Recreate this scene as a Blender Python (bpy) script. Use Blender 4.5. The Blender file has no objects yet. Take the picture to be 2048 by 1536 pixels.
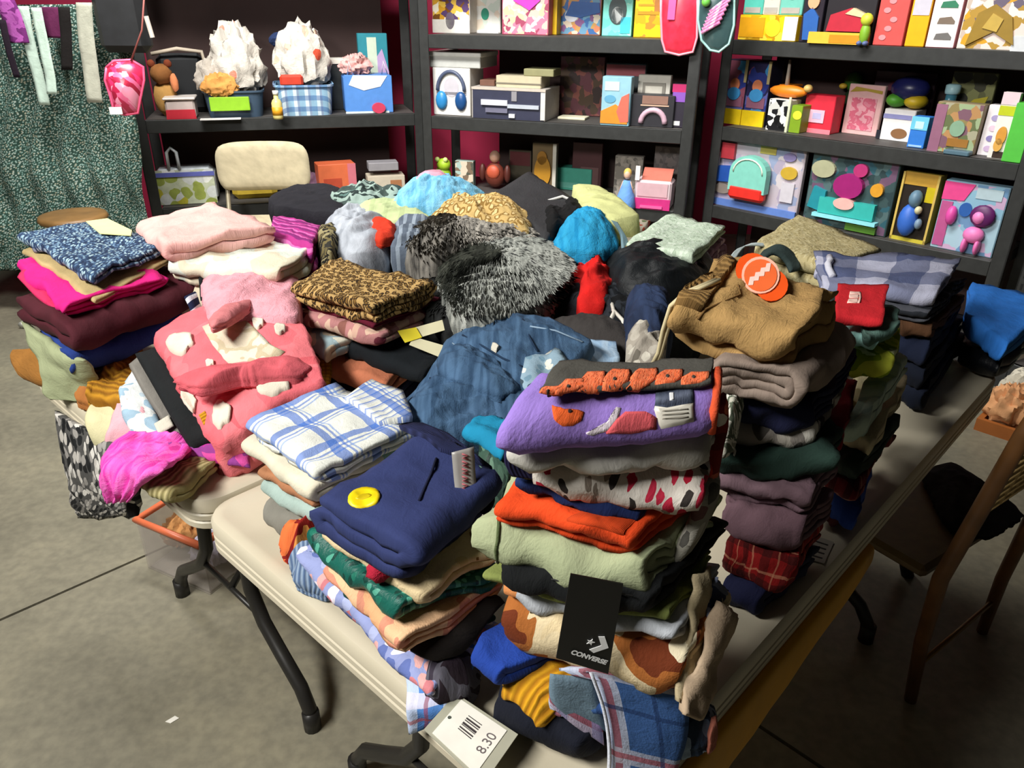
import bpy, math, random
from mathutils import Vector, Matrix, noise
import numpy as np
random.seed(7)
S = bpy.context.scene
COL = S.collection
# ---------------------------------------------------------------- camera
F_PX, PITCH, ROLL = 1536.0, math.radians(26.384), math.radians(0.538)
CAM = Vector((0, 0, 1.48))
_c, _s = math.cos(PITCH), math.sin(PITCH)
_r, _u, FWD = Vector((1, 0, 0)), Vector((0, _s, _c)), Vector((0, _c, -_s))
RIGHT = _r*math.cos(ROLL) + _u*math.sin(ROLL)
UP = -_r*math.sin(ROLL) + _u*math.cos(ROLL)
cam = bpy.data.objects.new('camera', bpy.data.cameras.new('camera'))
COL.objects.link(cam)
cam.matrix_world = Matrix(((RIGHT.x, UP.x, -FWD.x, CAM.x), (RIGHT.y, UP.y, -FWD.y, CAM.y), (RIGHT.z, UP.z, -FWD.z, CAM.z), (0, 0, 0, 1)))
cam.data.sensor_width = 36; cam.data.lens = 36*F_PX/2048; cam.data.clip_start = .02
S.camera = cam
# ---------------------------------------------------------------- light
S.view_settings.view_transform = 'Standard'; S.view_settings.look = 'None'
S.view_settings.gamma = 1; S.view_settings.use_curve_mapping = False
S.view_settings.exposure = EXPOSURE = 0.46
W = bpy.data.worlds.new('World'); S.world = W; W.use_nodes = True
W.node_tree.nodes['Background'].inputs[0].default_value = (1, .97, .9, 1)
W.node_tree.nodes['Background'].inputs[1].default_value = .03
def area(name, loc, target, sx, sy, power, col=(1, .985, .95), spread=180):
    L = bpy.data.lights.new(name, 'AREA'); L.spread = math.radians(spread); L.shape = 'RECTANGLE'; L.size = sx; L.size_y = sy; L.energy = power; L.color = col
    o = bpy.data.objects.new(name, L); COL.objects.link(o); o.location = loc
    o.rotation_euler = (Vector(target)-Vector(loc)).to_track_quat('-Z', 'Y').to_euler()
    return o
area('ceiling_or_fill_light', (-1.85, -.05, 2.85), (-.1, 1.2, .7), 1.5, .35, 100)
area('ceiling_or_fill_light', (-1.1, 2.6, 3.15), (-.85, 3.75, .65), 1.6, .35, 62, spread=122)
area('ceiling_or_fill_light', (.35, 2.55, 3.15), (1.55, 3.75, .95), 1.4, .3, 11, spread=80)  # added fill for the right shelves; narrow spread keeps the right floor unlit
# ---------------------------------------------------------------- measuring helpers
def ray(px, py): return RIGHT*((px-1024)/F_PX) - UP*((py-768)/F_PX) + FWD
def at(px, py, z):
    v = ray(px, py); return CAM + v*((z-CAM.z)/v.z)
def onplane(px, py, P, n):
    v = ray(px, py); return CAM + v*((P-CAM).dot(n)/v.dot(n))
TH = math.radians(46.8875)
TA, TB = Vector((math.cos(TH), math.sin(TH), 0)), Vector((-math.sin(TH), math.cos(TH), 0))
def tab(a, b, z): return TA*a + TB*b + Vector((0, 0, z))
# ---------------------------------------------------------------- materials
def lin(c):
    if isinstance(c, str):
        c = c.lstrip('#'); c = [int(c[i:i+2], 16)/255 for i in (0, 2, 4)]
        c = [x/12.92 if x <= .04045 else ((x+.055)/1.055)**2.4 for x in c]
    return (c[0], c[1], c[2], 1)
class NT:
    def __init__(s, name):
        s.m = bpy.data.materials.new(name); s.m.use_nodes = True; s.t = s.m.node_tree
        s.b = s.t.nodes['Principled BSDF']
    def n(s, typ, ins=(), **props):
        x = s.t.nodes.new(typ)
        for k, v in props.items(): setattr(x, k, v)
        for k, v in (ins.items() if isinstance(ins, dict) else enumerate(ins)):
            if v is None: continue
            if hasattr(v, 'is_linked') or hasattr(v, 'links'): s.t.links.new(v, x.inputs[k])
            else: x.inputs[k].default_value = v
        return x
    def math(s, op, a, b=0.0): return s.n('ShaderNodeMath', (a, b), operation=op).outputs[0]
    def mix(s, f, a, b):
        x = s.n('ShaderNodeMix', data_type='RGBA')
        for i, v in ((0, f), (6, a), (7, b)):
            if hasattr(v, 'links'): s.t.links.new(v, x.inputs[i])
            else: x.inputs[i].default_value = v
        return x.outputs[2]
    def ramp(s, f, stops, const=False):
        x = s.n('ShaderNodeValToRGB', (f,)); r = x.color_ramp; r.interpolation = 'CONSTANT' if const else 'LINEAR'
        while len(r.elements) < len(stops): r.elements.new(.5)
        for e, (p, c) in zip(r.elements, stops): e.position = p; e.color = c if len(c) == 4 else (*c, 1)
        return x.outputs[0]
    def set(s, k, v):
        if hasattr(v, 'links'): s.t.links.new(v, s.b.inputs[k])
        else: s.b.inputs[k].default_value = v
_M = {}
def fabric(c, pat=None, rough=.9, args=None, bump=.38, fine=1.0, key=None):
    """woven cloth: colour or pattern in metres of cloth (UV), faint tone variation, weave bump"""
    k = key or repr((c, pat, rough, args, bump, fine))
    if k in _M: return _M[k]
    g = NT('cloth'); uv = g.n('ShaderNodeTexCoord').outputs['UV']
    base = lin(c)
    sep = g.n('ShaderNodeSeparateXYZ', (uv,)).outputs
    def stripe(axis, period, start, width):
        f = g.math('FRACT', g.math('ADD', g.math('DIVIDE', sep[axis], period), 10-start))
        return g.math('LESS_THAN', f, width)
    col = base
    if pat == 'plaid':
        for (ax, per, st, w, cc, al) in args:
            col = g.mix(g.math('MULTIPLY', stripe(ax, per, st, w), al), col, lin(cc))
    elif pat == 'spots':
        cols, scale, th = args
        d = g.n('ShaderNodeTexNoise', {'Vector': uv, 'Scale': scale*1.5, 'Detail': 1.0})
        wv = g.n('ShaderNodeVectorMath', (uv, g.n('ShaderNodeVectorMath', {0: d.outputs['Color'], 3: .35/scale}, operation='SCALE').outputs[0]), operation='ADD').outputs[0]
        v = g.n('ShaderNodeTexVoronoi', {'Vector': wv, 'Scale': scale}, voronoi_dimensions='2D')
        r = g.n('ShaderNodeSeparateColor', (v.outputs['Color'],)).outputs[0]
        st = [(i/len(cols), lin(x)) for i, x in enumerate(cols)]
        col = g.mix(g.math('LESS_THAN', v.outputs['Distance'], th), base, g.ramp(r, st, True))
    elif pat == 'blobs':
        cols, scale = args
        nz = g.n('ShaderNodeTexNoise', {'Vector': uv, 'Scale': scale, 'Detail': 2.0, 'Distortion': .6}).outputs[0]
        n = len(cols)+1
        col = g.ramp(nz, [(0, base)]+[(.36+.30*(i/(n-1)), lin(x)) for i, x in enumerate(cols)], True)
    elif pat == 'leopard':
        dark, mid, scale = args
        d = g.n('ShaderNodeTexNoise', {'Vector': uv, 'Scale': scale*1.3, 'Detail': 2.0})
        wv = g.n('ShaderNodeVectorMath', (uv, g.n('ShaderNodeVectorMath', {0: d.outputs['Color'], 3: .8/scale}, operation='SCALE').outputs[0]), operation='ADD').outputs[0]
        v = g.n('ShaderNodeTexVoronoi', {'Vector': wv, 'Scale': scale}, voronoi_dimensions='2D').outputs['Distance']
        col = g.ramp(v, [(0, lin(mid)), (.24, lin(dark)), (.46, base)], True)
    elif pat == 'fur':
        tip, sc = args
        mp = g.n('ShaderNodeMapping', {'Vector': uv, 'Scale': (sc, sc*.16, 1)}).outputs[0]
        nz = g.n('ShaderNodeTexNoise', {'Vector': mp, 'Scale': 1.0, 'Detail': 4.0, 'Distortion': .8}).outputs[0]
        col = g.ramp(nz, [(.36, base), (.62, lin(tip))])
    elif pat == 'rib':
        c2, per, ax = args
        f = g.math('SINE', g.math('MULTIPLY', sep[ax], 6.283/per))
        col = g.mix(g.math('MULTIPLY_ADD', f, .5), lin(c2), base)
    tone = g.n('ShaderNodeTexNoise', {'Vector': uv, 'Scale': 22.0*fine, 'Detail': 4.0}).outputs[0]
    tv = g.ramp(tone, [(.3, (.80, .80, .80)), (.7, (1.12, 1.12, 1.12))])
    mx = g.n('ShaderNodeMix', data_type='RGBA', blend_type='MULTIPLY'); mx.inputs[0].default_value = .8
    if hasattr(col, 'links'): g.t.links.new(col, mx.inputs[6])
    else: mx.inputs[6].default_value = col
    g.t.links.new(tv, mx.inputs[7])
    g.set('Base Color', mx.outputs[2]); g.set('Roughness', rough); g.set('Specular IOR Level', .25)
    wv = g.n('ShaderNodeTexNoise', {'Vector': uv, 'Scale': 420.0, 'Detail': 2.0}).outputs[0]
    b2 = g.n('ShaderNodeTexNoise', {'Vector': uv, 'Scale': 60.0, 'Detail': 3.0, 'Distortion': 1.0}).outputs[0]
    hh = g.math('ADD', g.math('MULTIPLY', wv, .35), g.math('MULTIPLY', b2, 1.0))
    if pat == 'rib': hh = g.math('ADD', hh, f)
    bp = g.n('ShaderNodeBump', {'Strength': bump, 'Distance': .004, 'Height': hh})
    g.set('Normal', bp.outputs[0])
    _M[k] = g.m; return g.m
def solid(c, rough=.5, metal=0.0, spec=.5, grain=0.0, alpha=1.0, trans=0.0, scale=30.0):
    k = repr(('solid', c, rough, metal, spec, grain, alpha, trans, scale))
    if k in _M: return _M[k]
    g = NT('finish')
    tc = g.n('ShaderNodeTexCoord').outputs['Object']
    nz = g.n('ShaderNodeTexNoise', {'Vector': tc, 'Scale': scale, 'Detail': 3.0}).outputs[0]
    b = lin(c); gr = grain or .06
    col = g.ramp(nz, [(.3, tuple(x*(1-gr) for x in b[:3])), (.7, tuple(min(1, x*(1+gr)) for x in b[:3]))])
    g.set('Base Color', col); g.set('Roughness', rough); g.set('Metallic', metal); g.set('Specular IOR Level', spec)
    if alpha < 1: g.set('Alpha', alpha)
    if trans: g.set('Transmission Weight', trans)
    _M[k] = g.m; return g.m
def art(cols, scale=9.0, seed=0.0, rough=.35, stretch=(1, 1, 1), soft=.5):
    """busy printed packaging artwork: coloured cells and blotches"""
    k = repr(('art', cols, scale, seed, rough, stretch, soft))
    if k in _M: return _M[k]
    g = NT('printed_card'); tc = g.n('ShaderNodeTexCoord').outputs['UV']
    mp = g.n('ShaderNodeMapping', {'Vector': tc, 'Location': (seed*3.1, seed*1.7, seed), 'Scale': stretch}).outputs[0]
    d = g.n('ShaderNodeTexNoise', {'Vector': mp, 'Scale': scale*.8, 'Detail': 2.0})
    wv = g.n('ShaderNodeVectorMath', (mp, g.n('ShaderNodeVectorMath', {0: d.outputs['Color'], 3: soft/scale*2}, operation='SCALE').outputs[0]), operation='ADD').outputs[0]
    v = g.n('ShaderNodeTexVoronoi', {'Vector': wv, 'Scale': scale})
    r = g.n('ShaderNodeSeparateColor', (v.outputs['Color'],)).outputs[0]
    c = g.ramp(r, [(i/len(cols), lin(x)) for i, x in enumerate(cols)], True)
    g.set('Base Color', c); g.set('Roughness', rough)
    _M[k] = g.m; return g.m
# ---------------------------------------------------------------- object helpers
def mesh_obj(name, V, Fc, material, parent=None, uvs=None, smooth=True, origin=None):
    """V in world space; the object's origin sits at its base; children share world space"""
    V = np.array([tuple(v) for v in V], dtype=np.float64)
    if origin is None:
        lo, hi = V.min(0), V.max(0); origin = Vector(((lo[0]+hi[0])/2, (lo[1]+hi[1])/2, lo[2]))
    o3 = np.array(tuple(origin))
    me = bpy.data.meshes.new(name); me.from_pydata((V-o3).tolist(), [], Fc); me.update()
    if smooth: me.polygons.foreach_set('use_smooth', [True]*len(me.polygons))
    uvl = me.uv_layers.new(name='UVMap')
    if uvs is None: uvs = V[:, :2] + V[:, 2:3]*np.array([[.31, .95]])
    idx = np.zeros(len(me.loops), dtype=np.int64); me.loops.foreach_get('vertex_index', idx)
    uvl.data.foreach_set('uv', np.asarray(uvs, dtype=np.float32)[idx].ravel())
    me.materials.append(material)
    o = bpy.data.objects.new(name, me); COL.objects.link(o)
    set_parent(o, parent, Vector(origin))
    return o
def worldpos(o):
    p = Vector((0, 0, 0))
    while o: p += o.location; o = o.parent
    return p
def set_parent(o, parent, wpos):
    o.location = wpos if parent is None else wpos - worldpos(parent)
    if parent: o.parent = parent
def tag(o, label=None, cat=None, group=None, kind=None):
    if label: o['label'] = label
    if cat: o['category'] = cat
    if group: o['group'] = group
    if kind: o['kind'] = kind
    return o
def empty(name, loc, label, cat, group=None):
    o = bpy.data.objects.new(name, None); COL.objects.link(o); o.location = loc; o.empty_display_size = .05
    return tag(o, label, cat, group)
class MB:
    """collects shapes into one mesh"""
    def __init__(s): s.V = []; s.F = []; s.U = []
    def add(s, V, Fc, U=None):
        k = len(s.V); s.V += [Vector(v) for v in V]; s.F += [tuple(i+k for i in f) for f in Fc]
        s.U += list(U) if U is not None else [(v[0]+.3*v[2], v[1]+v[2]) for v in V]
        return s
    def box(s, P, X, Y, Z, bev=0.0):
        """P min corner, X Y Z full edge vectors; bev rounds the edges"""
        lx, ly, lz = X.length, Y.length, Z.length
        c = P + (X+Y+Z)/2; ax = [X.normalized(), Y.normalized(), Z.normalized()]; h = (lx/2, ly/2, lz/2)
        if bev <= 0:
            V = [P, P+X, P+X+Y, P+Y, P+Z, P+X+Z, P+X+Y+Z, P+Y+Z]
            Fq = [(0, 3, 2, 1), (4, 5, 6, 7), (0, 1, 5, 4), (1, 2, 6, 5), (2, 3, 7, 6), (3, 0, 4, 7)]
            VV = []; FF = []; U = []
            for f in Fq:
                k = len(VV); q = [V[i] for i in f]; VV += q; FF.append((k, k+1, k+2, k+3))
                e1, e2 = (q[1]-q[0]).length, (q[3]-q[0]).length
                U += [(0, 0), (e1, 0), (e1, e2), (0, e2)]
            return s.add(VV, FF, U)
        V = []; b = min(bev, min(h)*.95)
        for sx in (-1, 1):
            for sy in (-1, 1):
                for sz in (-1, 1):
                    for k in range(3):
                        d = [sx*(h[0]-(b if k != 0 else 0)), sy*(h[1]-(b if k != 1 else 0)), sz*(h[2]-(b if k != 2 else 0))]
                        V.append(c + ax[0]*d[0] + ax[1]*d[1] + ax[2]*d[2])
        def q(sx, sy, sz, k): return ((sx > 0)*4+(sy > 0)*2+(sz > 0))*3+k
        Fq = []
        for k in range(3):
            for sg in (-1, 1):
                i, j = (k+1) % 3, (k+2) % 3; L = []
                for (p, r) in ((-1, -1), (1, -1), (1, 1), (-1, 1)):
                    d = [0, 0, 0]; d[k] = sg; d[i] = p; d[j] = r; L.append(q(*d, k))
                Fq.append(tuple(L if sg > 0 else L[::-1]))
        for k in range(3):
            i, j = (k+1) % 3, (k+2) % 3
            for p in (-1, 1):
                for r in (-1, 1):
                    L = []
                    for (e, w) in ((-1, i), (1, i), (1, j), (-1, j)):
                        d = [0, 0, 0]; d[k] = e; d[i] = p; d[j] = r; L.append(q(*d, w))
                    Fq.append(tuple(L if p*r > 0 else L[::-1]))
        for sx in (-1, 1):
            for sy in (-1, 1):
                for sz in (-1, 1):
                    L = [q(sx, sy, sz, 0), q(sx, sy, sz, 1), q(sx, sy, sz, 2)]
                    Fq.append(tuple(L if sx*sy*sz > 0 else L[::-1]))
        U = [((v-c).dot(ax[0])+.37*(v-c).dot(ax[1])+lx/2, (v-c).dot(ax[2])+.5*(v-c).dot(ax[1])+lz/2) for v in V]
        return s.add(V, Fq, U)
    def tube(s, pts, r, seg=8, cap=True):
        pts = [Vector(p) for p in pts]; rs = r if isinstance(r, (list, tuple)) else [r]*len(pts)
        k0 = len(s.V); ref = None; V = []; Fq = []; U = []; L = 0
        for i, p in enumerate(pts):
            d = (pts[min(i+1, len(pts)-1)]-pts[max(i-1, 0)]).normalized()
            if ref is None: ref = d.orthogonal().normalized()
            ref = (ref - d*ref.dot(d)).normalized(); bi = d.cross(ref)
            if i: L += (p-pts[i-1]).length
            for j in range(seg):
                t = 6.28318*j/seg; V.append(p+(ref*math.cos(t)+bi*math.sin(t))*rs[i]); U.append((j/seg*rs[i]*6.28, L))
        for i in range(len(pts)-1):
            for j in range(seg):
                a, b = i*seg+j, i*seg+(j+1) % seg; Fq.append((a, b, b+seg, a+seg))
        if cap: Fq += [tuple(range(seg-1, -1, -1)), tuple((len(pts)-1)*seg+j for j in range(seg))]
        return s.add(V, Fq, U)
    def disc(s, c, X, Y, rx, ry, thick, seg=24, N=None):
        N = N or X.cross(Y).normalized(); V = []; 
        for k in (0, 1):
            for j in range(seg):
                t = 6.28318*j/seg; V.append(c+X*(rx*math.cos(t))+Y*(ry*math.sin(t))+N*(thick*k))
        Fq = [tuple(range(seg-1, -1, -1)), tuple(range(seg, 2*seg))]+[(j, (j+1) % seg, seg+(j+1) % seg, seg+j) for j in range(seg)]
        return s.add(V, Fq, [((v-c).dot(X), (v-c).dot(Y)) for v in V])
    def poly(s, pts, N, thick):
        n = len(pts); V = [Vector(p) for p in pts]+[Vector(p)+N*thick for p in pts]
        return s.add(V, [tuple(range(n-1, -1, -1)), tuple(range(n, 2*n))]+[(j, (j+1) % n, n+(j+1) % n, n+j) for j in range(n)])
    def lathe(s, c, prof, seg=20, Z=Vector((0, 0, 1)), sx=1.0, sy=1.0, X=Vector((1, 0, 0))):
        Y = Z.cross(X); V = []; Fq = []; U = []
        for (r, z) in prof:
            for j in range(seg):
                t = 6.28318*j/seg; V.append(c+X*(r*sx*math.cos(t))+Y*(r*sy*math.sin(t))+Z*z); U.append((t*r, z))
        for i in range(len(prof)-1):
            for j in range(seg): a, b = i*seg+j, i*seg+(j+1) % seg; Fq.append((a, b, b+seg, a+seg))
        Fq += [tuple(range(seg-1, -1, -1)), tuple((len(prof)-1)*seg+j for j in range(seg))]
        return s.add(V, Fq, U)
    def blob(s, c, rx, ry, rz, X=Vector((1, 0, 0)), Y=Vector((0, 1, 0)), seg=14, lump=0.0, seed=0):
        Z = X.cross(Y); rings = seg//2; V = [c-Z*rz]; U = [(0, 0)]
        for i in range(1, rings):
            p = math.pi*i/rings
            for j in range(seg):
                t = 6.28318*j/seg
                d = Vector((math.sin(p)*math.cos(t), math.sin(p)*math.sin(t), -math.cos(p)))
                f = 1+lump*noise.noise(d*2.2+Vector((seed, seed*.7, 0)))
                V.append(c+(X*d.x*rx+Y*d.y*ry+Z*d.z*rz)*f); U.append((t*rx, p*rz))
        V.append(c+Z*rz); U.append((0, 1)); Fq = []; last = len(V)-1
        for j in range(seg):
            k = (j+1) % seg; Fq.append((0, 1+k, 1+j)); b = 1+(rings-2)*seg; Fq.append((b+j, b+k, last))
        for i in range(rings-2):
            for j in range(seg):
                k = (j+1) % seg; a = 1+i*seg; Fq.append((a+j, a+k, a+seg+k, a+seg+j))
        return s.add(V, Fq, U)
    def build(s, name, material, parent=None, smooth=False, origin=None):
        return mesh_obj(name, s.V, s.F, material, parent, s.U, smooth, origin)
def smooth_by_angle(o, ang=40):
    me = o.data; me.polygons.foreach_set('use_smooth', [True]*len(me.polygons))
    try: me.set_sharp_from_angle(angle=math.radians(ang))
    except Exception: pass
    return o
ZV = Vector((0, 0, 1))
def text_mesh(name, body, material, parent, O, X, Y, size, off=.0006, align='CENTER', bold=0.0):
    cu = bpy.data.curves.new('lettering', 'FONT'); cu.body = body; cu.size = size; cu.align_x = align; cu.align_y = 'CENTER'; cu.offset = bold
    t = bpy.data.objects.new('lettering', cu); COL.objects.link(t)
    me = bpy.data.meshes.new_from_object(t.evaluated_get(bpy.context.evaluated_depsgraph_get()))
    V = [O+X*v.co.x+Y*v.co.y+X.cross(Y)*off for v in me.vertices]; Fq = [tuple(p.vertices) for p in me.polygons]
    bpy.data.objects.remove(t); bpy.data.curves.remove(cu); bpy.data.meshes.remove(me)
    return mesh_obj(name, V, Fq, material, parent, smooth=False)
# ---------------------------------------------------------------- cloth builders
def nz(x, y, z): return noise.noise(Vector((x, y, z)))
class Folded:
    """a folded garment: one strip of cloth laid back and forth (zig) or folded in half twice (roll), lofted across its width"""
    def __init__(s, quad, z, t, n=4, fold='zig', seed=0, wr=.0068, droop=.0, puff=.0, jit=.05, nu=18, dz=None):
        zt = z if isinstance(z, (tuple, list)) else (z,)*4
        s.c = [at(x, y, zz) if not isinstance(x, Vector) else x for (x, y), zz in zip(quad, zt)]
        s.t, s.n, s.seed, s.wr, s.droop, s.puff = t, n, seed, wr, droop, puff
        s.Lu = ((s.c[1]-s.c[0]).length+(s.c[2]-s.c[3]).length)/2
        s.Lv = ((s.c[3]-s.c[0]).length+(s.c[2]-s.c[1]).length)/2
        s.fold, s.nu, s.jit = fold, nu, jit
        rnd = random.Random(seed*13+5); h = t/n; s.h = h
        path = []
        def run(v0, v1, zz, k=9):
            for i in range(k+1): path.append((v0+(v1-v0)*i/k, zz))
        def arc(vc, zc, r, a0, a1, k=7):
            for i in range(1, k): a = a0+(a1-a0)*i/k; path.append((vc+r*math.cos(a), zc+r*math.sin(a)))
        Lv = s.Lv; P = math.pi; zl = lambda i: (i+.5)*h
        be = lambda: Lv*(1-jit*rnd.random())
        if fold == 'roll' and n >= 4:
            R = (zl(3)-zl(0))/2*(n/4); R = (zl(n-1)-zl(0))/2; r = (zl(n-2)-zl(1))/2; zc = t/2
            run(be(), R, zl(0)); arc(R, zc, R, 1.5*P, .5*P, 10); b1 = Lv-h/2
            run(R, b1, zl(n-1)); arc(b1, (zl(n-1)+zl(n-2))/2, h/2, .5*P, -.5*P)
            run(b1, R, zl(n-2)); arc(R, zc, r, .5*P, 1.5*P); run(R, be(), zl(1)); s.R = R
        elif fold == 'roll':
            R = (zl(n-1)-zl(0))/2
            run(be(), R, zl(0)); arc(R, t/2, R, 1.5*P, .5*P, 10); run(R, be(), zl(n-1)); s.R = R
        else:
            r = h/2; s.R = r; bk = None
            # top layer always ends its front fold at v=0
            front = (n % 2 == 0)   # does layer 0 -> 1 turn at the front
            fv = [r+Lv*jit*.6*rnd.random() for _ in range(n)]; fv[n-1] = r; fv[max(n-2, 0)] = r
            for i in range(n):
                k0 = (n-1-i) % 2 == 1   # this layer ends at the front
                bv = Lv-r-Lv*jit*rnd.random()
                if k0:
                    run(bk if bk is not None else bv, fv[i], zl(i)); f2 = fv[i]
                    arc(f2, zl(i)+r, r, 1.5*P, .5*P)
                    start = f2
                else:
                    st = start if i else r
                    run(st, bv, zl(i)); bk = bv
                    if i < n-1: arc(bv, zl(i)+r, r, -.5*P, .5*P)
        s.path = path
    def warp(s, u, v, z):
        c = s.c; w = v/s.Lv
        p = (c[0]*(1-u)+c[1]*u)*(1-w)+(c[3]*(1-u)+c[2]*u)*w
        e = abs(2*u-1); f = abs(2*min(max(w, 0), 1)-1)
        k = 1-.22*e**8
        zz = (z-s.t)*k
        zz -= s.droop*(e**3*.6+max(0, 1-2*w)**3*.6)
        zz += s.puff*(1-e*e)*(1-f*f)
        q = Vector((p.x, p.y, p.z+zz)); sd = s.seed*3.7; fr = 1/max(.05, min(s.Lu, s.Lv)*.45); a = s.wr
        q.z += a*nz(q.x*fr+sd, q.y*fr, sd)*1.1 + a*.55*nz(q.x*fr*2.7, q.y*fr*2.7+sd, q.z*30)
        q.x += a*1.2*nz(q.x*fr*1.3, q.y*fr*1.3+sd, q.z*26+sd); q.y += a*1.2*nz(q.x*fr*1.3+9, q.y*fr*1.3-sd, q.z*26)
        cr = 1-2*abs(nz(q.x*fr*1.5+sd*2, q.y*fr*1.5-sd, q.z*16+sd)); c2 = 1-2*abs(nz(q.x*fr*3.3-sd, q.y*fr*3.3, q.z*22))
        q.z += a*(.55*cr+.28*c2); q.x += a*.35*c2; q.y += a*.35*cr
        return q
    def mesh(s):
        hw = s.h*.47; P = s.path; n = len(P); nrm = []; Ls = [0]
        for i in range(n):
            a, b = P[max(i-1, 0)], P[min(i+1, n-1)]; dx, dz = b[0]-a[0], b[1]-a[1]; l = math.hypot(dx, dz) or 1
            nrm.append((-dz/l, dx/l))
            if i: Ls.append(Ls[-1]+math.hypot(P[i][0]-P[i-1][0], P[i][1]-P[i-1][1]))
        us = [0]+[.012+.976*i/(s.nu-3) for i in range(s.nu-2)]+[1]
        V = []; U = []; Fq = []; m = 2*n
        for iu, u in enumerate(us):
            k = .45 if iu in (0, len(us)-1) else 1
            for sg in (1, -1):
                rng = range(n) if sg > 0 else range(n-1, -1, -1)
                for i in rng:
                    hk = hw*k*(.6 if i in (0, n-1) else 1)
                    uu = u+ (s.jit*.25*nz(P[i][1]*60, s.seed, 2) if iu in (0, 1, len(us)-1, len(us)-2) else 0)
                    V.append(s.warp(uu, P[i][0]+nrm[i][0]*hk*sg, P[i][1]+nrm[i][1]*hk*sg)); U.append((u*s.Lu, Ls[i]))
        for iu in range(len(us)-1):
            for j in range(m):
                a, b = iu*m+j, iu*m+(j+1) % m; Fq.append((a, a+m, b+m, b))
        for iu, fl in ((0, True), (len(us)-1, False)):
            for i in range(n-1):
                q = (iu*m+i, iu*m+i+1, iu*m+m-2-i, iu*m+m-1-i); Fq.append(q if fl else q[::-1])
        return V, Fq, U
    def surf(s, u, d, off=.0):
        """point on the outer surface; u across, d metres back from the front fold (negative: down the front)"""
        Ro = s.R+s.h*.47+off
        if d >= 0: return s.warp(u, s.R+d, s.t-s.h*.03+off)
        a = min(-d/Ro, math.pi); zc = s.t-s.h*.03-(s.R+s.h*.47)
        return s.warp(u, s.R-Ro*math.sin(a), zc+Ro*math.cos(a))
ALL = {}
def G(name, label, cat, quad, z, t, mat, n=4, fold='zig', group=None, **k):
    g = Folded(quad, z, t, n, fold, seed=len(ALL)+1, **k)
    V, Fq, U = g.mesh(); o = mesh_obj(name, V, Fq, mat, None, U)
    tag(o, label, cat, group); g.o = o; ALL[o.name] = o; return g
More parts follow.
